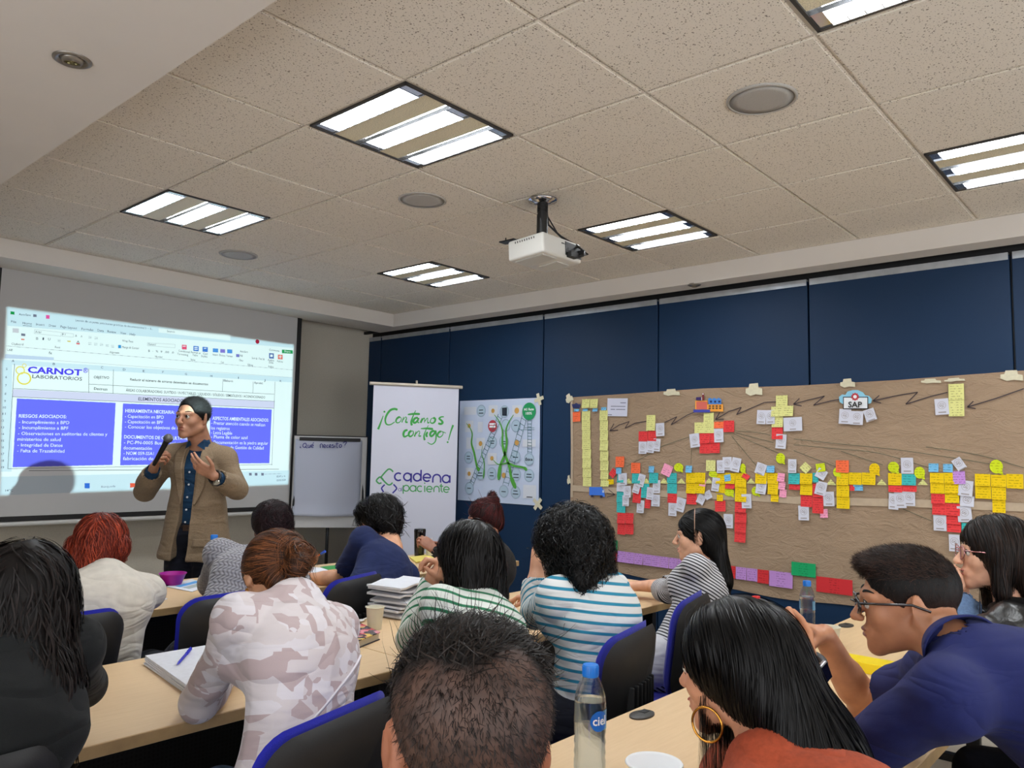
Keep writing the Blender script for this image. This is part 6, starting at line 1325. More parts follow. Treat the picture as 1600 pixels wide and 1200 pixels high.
            b = MB(); b.tube([H.w(sd * .030 + .0155 * x, .0905 - .005 * x * x - .002 * (sd * x > 0), .0145 - .0065 * x * x) - s.base for x in np.linspace(-1, 1, 9)], .0016, 6); b.build('eyelid', mat('lash', (.07, .05, .045), .8), s.o, smooth=True)
        if lips:
            B = Solid(); a = H.ax(); B.ell(H.w(0, .0950, -.0545), (.0205 * k, .0068 * k, .0042 * k), a, .003); B.ell(H.w(0, .0930, -.0668), (.0185 * k, .0072 * k, .0052 * k), a, .003); v, q = B.surface(.002)
            s.child('lips', v, q, mat('lips_%d' % int(lips[1] * 99), lips, .4))
    def garment(s, name, m_, o=.010, sleeves=((-1, 2.0), (1, 2.0)), arm_o=None, wr=.004, wscale=22, torso=True, lower=None, cuts=None, seed=1, ridge=False, extra=None, neck=.062, puff=0.0, legs=False, h=None, hem=True, wr2=None, hips=True):
        B = Solid(); G = [Solid(), Solid(), Solid()]
        if torso: s.torso(B, o, hips=hips); s.torso(G[0], o, hips=hips)
        ao = arm_o if arm_o is not None else o
        for sd, up in sleeves:
            s.arm(B, sd, ao, up, ks=.05); s.arm(G[1 if sd < 0 else 2], sd, ao, up)
        if extra: extra(B)
        if s.fem and torso: B.limb(s.N - s.U * .06, s.N - s.U * .015, (.085 + o * .5, .062 + o * .5), (.062, .056), s.R, .04)
        if hem and torso:
            dn = s.P - s.U * .30; B.limb(dn, dn, 1e-3, 1e-3, k=.01) if False else None
        # neck opening and sleeve mouths
        if torso: B.limb(s.N - s.U * .005, s.H.w(0, -.03, -.06), neck, neck * 1.15, k=.008, op=-1)
        for sd, up in sleeves:
            S, E, W = s.S[sd], np.asarray(s.E[sd], float), np.asarray(s.W[sd], float)
            g = (s.g * .5 + .5) * (.9 if s.fem and s.g < 1.1 else 1.0)
            if up > 1: A, Bq, r0, t = E, W, .041 * g, up - 1; d = unit(W - E); p = E + (W - E) * t; rr = (.039 + (.028 - .039) * t) * g
            else: d = unit(E - S); p = S + (E - S) * up; rr = (.045 + (.039 - .045) * up) * g
            side = unit(np.cross(d, V(.3, .2, .9))); B.limb(p - d * .0, p + d * .12, rr + ao - .0035, rr + ao + .02, k=.003, op=-1)
        if cuts: cuts(B)
        v, q = B.surface(h or s.h)
        if wr:
            ax_ = s.R
            v = wrinkle(B, v, wr, wscale, ax_, seed, ridge)
            if wr2: v = wrinkle(B, v, wr2[0], wr2[1], s.U, seed + 7, True)
        me = mesh_np(name, v - s.base, q)
        if m_ is not None and 'stripes' in m_.name or name in ('knit_sweater', 'cream_sweater', 'patterned_top'):
            fc = v[q].mean(1); D = np.stack([g_(fc) if g_.p else np.full(len(fc), 9.) for g_ in G], 1); D[:, 0] -= .014; gi = D.argmin(1)
            st0 = (v - s.P) @ s.U + .25 * ((v - s.P) @ s.R) * s.kw.get('slant', 0)
            vals = [st0]
            for sd in (-1, 1):
                S, E, W = s.S[sd], np.asarray(s.E[sd], float), np.asarray(s.W[sd], float); L1 = np.linalg.norm(E - S); u1 = unit(E - S); u2 = unit(W - E); L2 = np.linalg.norm(W - E)
                vals.append(np.clip((v - S) @ u1, -.2, L1) + np.clip((v - E) @ u2, 0, L2 + .05))
            allv = np.stack(vals, 1); add_attr(me, 'st', allv[q, gi[:, None]].ravel(), 'CORNER')
            u_ = np.stack([(v - s.P) @ s.R, (v - s.S[-1]) @ s.R + .4, (v - s.S[1]) @ s.R + .9], 1); add_attr(me, 'su', u_[q, gi[:, None]].ravel(), 'CORNER')
        s.G = B
        return link(name, me, m_, s.o)
    def trousers(s, m_, o=.014):
        B = Solid(); P = s.P; B.limb(P - s.Rh * .055 * s.g + V(0, 0, .03), P + s.Rh * .055 * s.g + V(0, 0, .03), .108 * s.g * (1.05 if s.fem else 1) + o, .108 * s.g + o, k=.04); s.legs(B, o, feet=False)
        v, q = B.surface(.009); v = wrinkle(B, v, .003, 26, None, 3); o_ = s.child('trousers', v, q, m_)
        for an in s.ank[-2:]:
            B = Solid(); B.limb(an + V(0, 0, -.04) - s.Fh * .04, an + s.Fh * .15 + V(0, 0, -.058), .040, .032, k=.03); B.limb(an + V(0, 0, -.05), an + V(0, 0, -.01), .045, .043, k=.02)
            v, q = B.surface(.008); v[:, 2] = np.maximum(v[:, 2], .002); s.child('shoe', v, q, mat('black_shoe', (.05, .045, .045), .4))
    def hair(s, m_, build, h=.006, locks=(), name='hair', base_tone=.15, disp=(.0035, 45)):
        B = Solid(); build(B, s.H); v, q = B.surface(h); v0 = v.copy()
        if disp[0]: v = wrinkle(B, v, disp[0] * .6, disp[1], V(0, 0, 1), 11, True)
        parts = [(v, q, 0, {'tone': (base_tone(v) if callable(base_tone) else np.full(len(v), base_tone)).astype(np.float32)})]
        for k, L in enumerate(locks):
            L = dict(L); L['n'] = int(L['n'] * (1.9 if L['n'] > 300 else 1)); L['w'] = L['w'] * (.62 if L['n'] > 300 else .8)
            me = strands('l', B, v0, None, seed=20 + k, mat_=None, parent=None, **L); parts.append((me, 0) if me else None)
        o = join_meshes(name, parts, [m_], None); o.parent = None
        me = o.data; co = np.empty(len(me.vertices) * 3, np.float32); me.vertices.foreach_get('co', co); co = co.reshape(-1, 3) - s.base.astype(np.float32); me.vertices.foreach_set('co', co.ravel()); me.update()
        o.parent = s.o; s.HB = B; return o
def cap(B, H, t=.012, face=True, back=0.0, fu=-.01, ff=.115, fr=(.078, .072, .098)):
    k = H.k; a = H.ax()
    B.ell(H.w(0, -.016, .036), ((.076 + t) * k, (.096 + t) * k, (.082 + t) * k), a, .02)
    if back: B.ell(H.w(0, -.045, -.02), (.066 * k + t, .055 * k + t, .075 * k), a, .03)
    if face: B.ell(H.w(0, ff, fu - .03), (fr[0] * k, fr[1] * k, fr[2] * k), a, .012, -1)
DOWN = V(0, 0, -1)
def flow_part(H, side=1.0, back=.3, down=.9):
    def f(P):
        q = P - H.c; sd = q @ H.R; s_ = np.tanh(sd / .015)[:, None]; hi = np.clip(((q @ H.U) - .02) / .08, 0, 1)[:, None]
        return s_ * H.R * side * hi + DOWN * down - H.F * back * hi
    return f
def flow_to(T, swirl=0.0, ax_=None):
    def f(P):
        d = T - P; r = np.linalg.norm(d, axis=1, keepdims=True); d = d / r
        return d
    return f
def flow_swirl(c, ax_):
    def f(P): d = np.cross(ax_, P - c); return d / (np.linalg.norm(d, axis=1, keepdims=True) + 1e-6)
    return f
# ---- colours shared by hair
HB = hair_mat('black', (.025, .021, .021), (.13, .105, .10), .30)
HJ = hair_mat('jet', (.016, .015, .016), (.07, .062, .066), .28)
# ================================================================ the presenter
TO = lambda H, tgt: unit((np.asarray(tgt, float) - H) * (1, 1, 0))
PRES = V(2.3, 4.6, 1.55)
def look(c, dx=0, pitch=0.0, tgt=PRES):
    d = TO(c, tgt); a = math.radians(dx); d = V(d[0] * math.cos(a) - d[1] * math.sin(a), d[0] * math.sin(a) + d[1] * math.cos(a), math.tan(math.radians(pitch))); return unit(d)
def hrest(W, E, x=0): return None
ONLY = None
def want(k): return ONLY is None or k in ONLY

if want('pres'):
    hc = at(301, 653, d=4.84); Hd = Head(hc, unit(V(-.90, -.44, -.03)), .03, 1.10)
    P = at(306, 838, d=4.92); N = at(314, 694, d=4.92)
    p = Person('man in a brown blazer and dark blue shirt, speaking into a microphone before the screen', P, N, Hd, R=(-.64, .77, 0), g=1.0, seated=False, hump=-.01, sh=.17, neck=1.15, h=.005,
               EL=at(371, 764, d=4.86), WL=at(334, 744, d=4.62), ER=at(226, 768, d=4.93), WR=at(243, 724, d=4.74), drop=.045)
    p.P[2] = max(p.P[2], .86)
    toR, toU, toC = RC[0], -RC[1], -RC[2]
    p.body((.68, .50, .40), {-1: dict(D=toR * -.80 + toU * .62 + toC * .25, N=-toC * .8 + toU * .25, curl=(.22, .28, .34, .42), thumb=-.3, k=1.02, spread=.08),
                             1: dict(D=toR * .52 + toU * .66 + toC * .5, N=toR * .75 - toU * .15 - toC * .4, curl=(1.0, 1.05, 1.1, 1.1), thumb=.9, k=1.0)}, jaw=1.1)
    p.eyes(brow=(.07, .05, .045), lips=(.58, .33, .29))
    M_shirt = cloth('deep_teal_shirt', (.07, .21, .33), .75)
    p.garment('shirt', M_shirt, o=.010, sleeves=((-1, 1.93), (1, 1.90)), wr=.003, neck=.058, hips=False)
    B = Solid(); lo = p.P - p.U * .0
    p.trousers(cloth('navy_trousers', (.06, .07, .12), .85), o=.022)
    M_blz = cloth('brown_tweed', (.52, .45, .365), .9, noise=.16, nscale=160, bump=.5, bscale=700, amount=.35)
    def open_front(B):
        f0 = p.P + p.F * .16 - p.U * .25 + p.R * .035; f1 = p.P + p.U * .22 + p.F * .17 + p.R * .012; f2 = p.N + p.F * .10 - p.U * .02 + p.R * .0
        B.limb(f0, f1, (.055, .10), (.034, .10), p.R, .006, -1); B.limb(f1, f2, (.034, .10), (.050, .09), p.R, .006, -1)
        B.limb(p.N + p.F * .03 + p.U * .03, p.N + p.F * .10 - p.U * .06, .05, .045, k=.01, op=-1)
        B.ell(p.P - p.U * .52, (.6, .6, .42), (p.R, p.F, p.U), .005, -1)
    def skirt(B):
        B.limb(p.P + p.U * .16, p.P - p.U * .10, (.176, .150), (.228, .188), p.R, .04)
    p.garment('blazer', M_blz, o=.024, sleeves=((-1, 1.82), (1, 1.74)), arm_o=.022, wr=.006, wscale=20, cuts=open_front, extra=skirt, neck=.070, hips=False, seed=4, wr2=(.003, 34))
    GB = p.G
    def drape(nm, rows, m_, off=.004, th=.004, nu=6, nv=24, par=None):
        """rows: (height along torso, left, right) pieces laid on the blazer front"""
        hs = [r[0] for r in rows]; tt = np.linspace(hs[0], hs[-1], nv); s_ = -1 if hs[0] > hs[-1] else 1
        l = np.interp(tt * s_, [h * s_ for h in hs], [r[1] for r in rows]); r_ = np.interp(tt * s_, [h * s_ for h in hs], [r[2] for r in rows])
        pts = np.array([p.P + p.U * t + p.R * (a + (b_ - a) * k / nu) + p.F * .30 for t, a, b_ in zip(tt, l, r_) for k in range(nu + 1)])
        for _ in range(40):
            d = GB(pts) - off; pts = pts - p.F * np.clip(d, -.02, .02)[:, None] * .8
        q = np.array([(i * (nu + 1) + j, i * (nu + 1) + j + 1, (i + 1) * (nu + 1) + j + 1, (i + 1) * (nu + 1) + j) for i in range(nv - 1) for j in range(nu)])
        me = mesh_np(nm, pts - p.base, q); o = link(nm, me, m_, p.o); m_d = o.modifiers.new('s', 'SOLIDIFY'); m_d.thickness = th; m_d.offset = 0; return o
    Lt = np.linalg.norm(p.N - p.P)
    for sd in (-1, 1):
        e = sd * .040; drape('lapel', [(Lt - .01, e * 1.2, e * 1.2 + sd * .045), (Lt - .07, e * 1.25, e * 1.2 + sd * .075), (Lt - .13, e * 1.2, e + sd * .070), (Lt * .55, e, e + sd * .045), (.22, sd * .038, sd * .044)], M_blz, off=.011, th=.006)
    drape('pocket', [(.02, -.145, -.055), (-.03, -.150, -.052)], M_blz, off=.006, nv=6)
    drape('chest_pocket', [(Lt - .17, -.14, -.07), (Lt - .185, -.14, -.07)], M_blz, off=.006, nv=4)
    for q_ in range(6):
        b = MB(); c = p.P + p.U * (Lt - .085 - .078 * q_) + p.R * (.004 + .004 * q_) + p.F * .25
        for _ in range(40): c = c - p.F * np.clip(float((p.B(c[None]) - .013)[0]), -.02, .02) * .8
        b.lathe([(0, -.002), (.006, -.002), (.006, .001), (0, .0015)], n=12); mm = Matrix(((p.R[0], p.U[0], p.F[0], c[0] - p.base[0]), (p.R[1], p.U[1], p.F[1], c[1] - p.base[1]), (p.R[2], p.U[2], p.F[2], c[2]), (0, 0, 0, 1)))
        o = b.build('button', mat('pearl_button', (.8, .82, .84), .3), p.o); o.matrix_local = mm
    for sd in (-1, 1):   # shirt collar wings
        b = MB(); n0 = p.N + p.U * .045
        pts = [n0 + p.R * sd * .055 + p.F * .02, n0 + p.R * sd * .045 + p.F * .065 - p.U * .01, n0 + p.R * sd * .018 + p.F * .095 - p.U * .045, n0 + p.R * sd * .060 + p.F * .085 - p.U * .07, n0 + p.R * sd * .078 + p.F * .03 - p.U * .04]
        b.prism([(0, 0)], (0, 0, 0), (1, 0, 0), (0, 1, 0), (0, 0, 1), 0) if False else None
        a_ = [q - p.base for q in pts]; b.add(a_ + [q + p.F * .004 for q in a_], [(0, 1, 2, 3, 4), (9, 8, 7, 6, 5)] + [(i, (i + 1) % 5, 5 + (i + 1) % 5, 5 + i) for i in range(5)]); b.build('collar', M_shirt, p.o)
    b = MB(); b.tube([p.P + (p.R * math.cos(a) * .132 + p.F * math.sin(a) * .112) + p.U * .075 - p.base for a in np.linspace(0, 2 * math.pi, 41)], .015, 8, cap=False); b.build('belt', mat('dark_leather', (.10, .06, .05), .4), p.o, smooth=True)
    b = MB(); c = p.P + p.F * .108 + p.U * .075 - p.base; b.prism([(-.03, -.018), (.03, -.018), (.03, .018), (-.03, .018)], c + p.F * .012, p.R, p.U, p.F, .006); b.build('buckle', mat('buckle_metal', (.35, .28, .25), .3, metal=.8), p.o)
    p.hair(hair_mat('presenter', (.04, .035, .035), (.13, .12, .12), .55), lambda B, H: (cap(B, H, .0035, ff=.108, fu=.028, fr=(.074, .070, .094)), B.ell(H.w(0, -.005, .078), (.060, .080, .042), H.ax(), .015)), h=.004, disp=(.0012, 160),
           locks=[dict(n=2600, flow=lambda P: -p.H.F * .8 + DOWN * .1 + p.H.U * .3, length=(.010, .022), seg=3, w=.0016, lift=.35, spread=.5, off=.0005)])
    # wrist watch
    W, E = p.W[-1], p.E[-1]; ax_ = unit(W - E); c0 = W - ax_ * .012; b = MB(); s1 = unit(np.cross(ax_, V(0, 0, 1))); s2 = np.cross(ax_, s1)
    b.tube([c0 + (s1 * math.cos(a) + s2 * math.sin(a)) * .037 - p.base for a in np.linspace(0, 2 * math.pi, 25)], .007, 8, cap=False); wtc = b.build('wrist_watch', mat('watch_strap', (.10, .10, .10), .4), p.o, smooth=True)
    n_ = unit(-RC[2] - ax_ * (-RC[2] @ ax_)); c1 = c0 + n_ * .038; b = MB(); b.tube([c1 - p.base, c1 + n_ * .009 - p.base], .021, 24); b.build('watch_case', mat('steel', (.62, .60, .55), .2, metal=.9), wtc, smooth=True, auto=.6)
    b = MB(); b.tube([c1 + n_ * .009 - p.base, c1 + n_ * .0096 - p.base], .017, 24); b.build('watch_dial', mat('dial', (.72, .72, .68), .3), wtc)
    # the microphone in his hand
    m0 = at(240, 727, d=4.67); m1 = at(266, 679, d=4.66); mc = (m0 + m1) / 2; b = MB(); d = m1 - m0
    b.tube([m0 - mc, m0 - mc + d * .1, m0 - mc + d * .70, m0 - mc + d * .80], [.010, .0125, .0165, .019], 16); mi = b.build('microphone', mat('mic_black', (.04, .04, .045), .35), smooth=True, auto=.7); mi.location = mc
    tag(mi, 'black handheld microphone with a silver grille, held up to the speaker\'s mouth', 'microphone')
    b = MB(); L = np.linalg.norm(d); u_ = d / L; b.tube([m0 - mc + d * .79, m0 - mc + d * .83, m0 - mc + d * .90, m0 - mc + d * .97, m0 - mc + d * 1.01], [.021, .027, .0275, .020, .006], 18); b.build('grille', mat('mic_grille', (.42, .42, .43), .4, metal=.7, noise=.4, nscale=600, bump=1, bscale=900), mi, smooth=True)

# ================================================================ the audience
KS = 1.1475   # desks 0.70 m deep
def seat(*xy): return V(xy[0] * KS, xy[1] * KS, .55)
DTZ = DT + .035
# ---- front row: redhead
if want('red'):
    hc = at(158, 855, y=2.80 * KS); Hd = Head(hc, look(hc, 0, -12), 0)
    p = Person('woman with short copper-red hair in a cream sweater, seen from behind in the front row', seat(1.03, 2.63), at(166, 893, y=2.68 * KS), Hd, R=(.98, -.16, 0), fem=True, g=.98, sh=.155, hump=.05,
               EL=(.80 * KS, 2.98 * KS, DTZ), WL=(.92 * KS, 3.2 * KS, DTZ), ER=at(222, 935, z=DTZ + .01), WR=(1.36 * KS, 3.28 * KS, DTZ + .01))
    p.body((.80, .62, .50), ears=False); p.trousers(cloth('jeans_a', (.2, .27, .4)))
    p.garment('cream_sweater', cloth('cream_sweater', (.80, .78, .74), .9, bump=.5, bscale=900), o=.020, sleeves=((-1, 1.9), (1, 1.9)), wr=.006, wscale=16, neck=.046, seed=3, wr2=(.004, 26))
    HR = hair_mat('copper', (.30, .07, .04), (.78, .32, .20), .38, lk=1.0)
    def hb(B, H):
        cap(B, H, .016, back=.012)
        for sd in (-1, 1): B.limb(H.w(sd * .062, -.03, -.01), H.w(sd * .072, -.035, -.075), .030, .022, k=.03)
        B.limb(H.w(0, -.075, .0), H.w(0, -.082, -.105), (.062, .032), (.064, .026), H.R, .03)
        for sd in (-1, 1): B.ell(H.w(sd * .092, -.045, -.005), (.024, .030, .042), H.ax(), .006)
    p.hair(HR, hb, h=.006, disp=(.005, 50), base_tone=.3, locks=[dict(n=1500, flow=flow_part(Hd, 1.0, .2, .8), length=(.06, .13), seg=9, w=.005, wave=.005, freq=60, off=.004, spread=.2), dict(n=160, flow=lambda P: DOWN + Hd.R * .0 + 0 * P, length=(.05, .09), seg=7, w=.004, wave=.006, freq=55, off=.006, mask=lambda P: (P - Hd.c) @ Hd.U < -.06)])
# ---- front row: grey cable knit
if want('grey'):
    hc = at(424, 824, y=2.92 * KS); Hd = Head(hc, look(hc, 5, -12), .12)
    N = at(404, 868, y=2.80 * KS)
    p = Person('woman with plum-black hair in a grey cable-knit sweater, leaning on the front desk', seat(1.42, 2.66), N, Hd, R=(.97, -.2, 0), fem=True, g=.96, sh=.155, hump=.05,
               EL=at(330, 916, z=DTZ + .02), WL=(1.95 * KS, 3.22 * KS, DTZ), ER=(2.05 * KS, 3.02 * KS, DTZ), WR=at(326, 930, y=2.98 * KS), drop=.03)
    p.body((.47, .31, .25), {1: dict(D=unit(V(-.9, -.15, -.25)), N=V(0, -.5, -.8), curl=(.6, .65, .7, .7), thumb=.5)}, ears=False); p.trousers(cloth('dark_jeans', (.10, .11, .15)))
    s = NT('grey_cable_knit_stripes'); tc = s.n('TexCoord').outputs['Object']; st = s.n('Attribute', attribute_name='st').outputs['Fac']; su = s.n('Attribute', attribute_name='su').outputs['Fac']
    w1 = s.math('SINE', s.math('ADD', s.math('MULTIPLY', su, 210.0), s.math('MULTIPLY', s.math('SINE', s.math('MULTIPLY', st, 160.0)), 1.3))); w2 = s.math('SINE', s.math('MULTIPLY', st, 420.0))
    hgt = s.math('ADD', s.math('ABSOLUTE', w1), s.math('MULTIPLY', w2, .25))
    MK = s.done(s.n('BsdfPrincipled', {'Base Color': s.mix(s.math('MULTIPLY', hgt, .8, clamp=True), lin((.40, .40, .43)), lin((.60, .60, .63))), 'Roughness': .95, 'Sheen Weight': .3, 'Normal': s.n('Bump', {'Strength': .8, 'Distance': .004, 'Height': hgt}).outputs[0]}))
    p.garment('knit_sweater', MK, o=.022, sleeves=((-1, 1.92), (1, 1.9)), arm_o=.030, wr=.005, wscale=20, neck=.055, seed=6)
    HG = hair_mat('plum', (.05, .02, .035), (.30, .14, .17), .4)
    def hb(B, H):
        cap(B, H, .014, back=.008); B.ell(H.w(.0, -.09, .035), (.045, .04, .042), H.ax(), .012); B.ell(H.w(.02, -.085, .07), (.03, .03, .028), H.ax(), .01)
    p.hair(HG, hb, disp=(.005, 60), locks=[dict(n=900, flow=flow_to(Hd.w(0, -.09, .04)), length=(.04, .09), seg=8, w=.004, off=.003, wave=.003), dict(n=500, flow=flow_swirl(Hd.w(0, -.09, .04), Hd.F), length=(.05, .1), seg=9, w=.004, off=.006, wave=.006, freq=90, mask=lambda P: (P - Hd.c) @ Hd.F < -.07)])
# ---- front row: boy
if want('boy'):
    hc = at(592, 812, y=2.86 * KS); Hd = Head(hc, look(hc, 14, -10), 0)
    p = Person('boy with thick black hair in a navy T-shirt, writing at the front desk', seat(2.02, 2.66), at(612, 853, y=2.78 * KS), Hd, R=(.98, .0, 0), g=.96, sh=.16, hump=.05,
               EL=at(531, 905, z=DTZ + .0), WL=at(478, 903, z=DT + .03), ER=at(560, 880, z=DTZ), WR=at(505, 882, z=DT + .03))
    p.body((.86, .66, .53), {-1: dict(D=unit(V(-.35, .8, -.1)), N=V(0, 0, -1), curl=(.3, .35, .4, .4)), 1: dict(D=unit(V(-.6, .5, -.1)), N=V(-.3, -.3, -1), curl=(.7, .8, .9, .9), thumb=.8)})
    p.eyes(sides=(-1,), lips=(.78, .50, .44)); p.trousers(cloth('jeans_b', (.16, .2, .3)))
    p.garment('t_shirt', cloth('navy_cotton', (.13, .17, .32), .9), o=.014, sleeves=((-1, .80), (1, .80)), arm_o=.020, wr=.006, wscale=18, neck=.070, seed=8, wr2=(.003, 30))
    def hb(B, H):
        cap(B, H, .022, back=.012, ff=.118); B.limb(H.w(-.03, .075, .075), H.w(.03, .06, .085), .028, .03, k=.03); B.ell(H.w(-.03, .088, .055), (.035, .025, .022), H.ax(), .015)
        for sd in (-1, 1): B.ell(H.w(sd * .074, .01, .02), (.014, .03, .042), H.ax(), .015)
        B.ell(H.w(0, -.075, -.07), (.05, .03, .035), H.ax(), .03)
    p.hair(HB, hb, disp=(.005, 45), locks=[dict(n=1500, flow=lambda P: DOWN * .8 - Hd.F * .25 + Hd.R * (np.sign((P - Hd.c) @ Hd.R) * .5)[:, None], length=(.05, .1), seg=8, w=.0045, off=.006, wave=.006, freq=45, spread=.35), dict(n=280, flow=lambda P: DOWN * .5 - Hd.F * .6 + 0 * P, length=(.04, .07), seg=7, w=.006, lift=.22, off=.006, wave=.006, freq=50, spread=.4)])
# ---- front row: high bun
if want('bun'):
    hc = at(756, 812, y=2.84 * KS); Hd = Head(hc, look(hc, 8, -10), 0)
    p = Person('woman with dark red hair in a high messy bun and a black shirt', seat(2.74, 2.66), at(772, 852, y=2.72 * KS), Hd, R=(.98, .05, 0), fem=True, g=1.0, sh=.155, hump=.05,
               EL=at(708, 884, z=DTZ), WL=at(676, 862, y=3.12 * KS), ER=(3.0 * KS, 3.1 * KS, DTZ), WR=at(682, 860, y=3.18 * KS))
    p.body((.66, .46, .37), {-1: dict(D=-RC[0] * .6 + V(0, 0, .5), N=V(.1, .8, -.2), curl=(.7, .7, .8, .8), thumb=.4), 1: dict(D=-RC[0] * .7 + V(0, 0, .3), N=-RC[0] * .3 + V(0, -.8, -.3), curl=(.6, .7, .7, .8), thumb=.4)}); p.eyes(sides=(-1,), lips=(.6, .36, .33)); p.trousers(cloth('dark_jeans', (.10, .11, .15)))
    p.garment('shirt', cloth('charcoal_shirt', (.13, .125, .125), .8), o=.014, sleeves=((-1, 1.9), (1, 1.9)), wr=.005, wscale=18, neck=.056, seed=9)
    HU = hair_mat('wine', (.09, .025, .03), (.45, .14, .14), .36, lk=1.0); T = Hd.w(.03, -.075, .100)
    def hb(B, H): cap(B, H, .013, back=.004); B.ell(T, (.042, .038, .036), H.ax(), .012); B.ell(H.w(.045, -.08, .135), (.025, .024, .026), H.ax(), .01); B.ell(H.w(0, -.085, -.03), (.05, .03, .045), H.ax(), .03)
    p.hair(HU, hb, disp=(.004, 60), locks=[dict(n=1100, flow=flow_to(T), length=(.05, .11), seg=9, w=.004, off=.003), dict(n=450, flow=flow_swirl(T, Hd.U + Hd.F * .4), length=(.05, .1), seg=9, w=.004, off=.006, wave=.005, mask=lambda P: (P - Hd.c) @ Hd.U > .09), dict(n=26, flow=lambda P: Hd.U + 0 * P, length=(.04, .08), seg=5, w=.003, lift=.8, off=.002, spread=.4, mask=lambda P: (P - T) @ Hd.F > .01)])
# ---- middle row: black blazer, long dark hair
if want('blazer'):
    hc = at(34, 946, y=1.64 * KS); Hd = Head(hc, look(hc, 0, -10), 0)
    p = Person('woman with long wavy dark brown hair in a black blazer, at the lower left', seat(.36, 1.62), at(30, 1012, y=1.56 * KS), Hd, R=(.95, -.12, 0), fem=True, g=.98, sh=.138, hump=.04, drop=.015, SR=at(108, 1014, y=1.60 * KS),
               EL=(.12 * KS, 1.98 * KS, DTZ), WL=(.3 * KS, 2.15 * KS, DTZ), ER=at(136, 1086, z=DTZ + .03), WR=(.5 * KS, 2.2 * KS, DTZ))
    p.body((.72, .54, .43), ears=False); p.trousers(cloth('black_trousers', (.04, .04, .045)))
    p.garment('blazer', cloth('black_wool', (.075, .085, .09), .85, noise=.1, nscale=200), o=.026, sleeves=((-1, 1.9), (1, 1.9)), arm_o=.018, wr=.005, wscale=16, neck=.055, seed=12, wr2=(.003, 28))
    HW = hair_mat('brown_black', (.035, .024, .022), (.19, .12, .10), .40)
    def hb(B, H):
        cap(B, H, .020, back=.014); N = p.N
        B.limb(H.w(0, -.06, .02), H.w(.005, -.105, -.17), (.092, .050), (.112, .050), H.R, .04)
        B.limb(H.w(.005, -.105, -.17), H.w(.01, -.135, -.30), (.112, .050), (.085, .032), H.R, .05)
        for sd in (-1, 1): B.limb(H.w(sd * .070, -.02, .0), H.w(sd * .10, -.04, -.17), .032, .042, k=.04)
    p.hair(HW, hb, disp=(.007, 38), base_tone=.2, locks=[dict(n=2600, flow=flow_part(Hd, .9, .2, 1.0), length=(.10, .24), seg=14, w=.0055, wave=.008, freq=38, off=.006, spread=.12)])
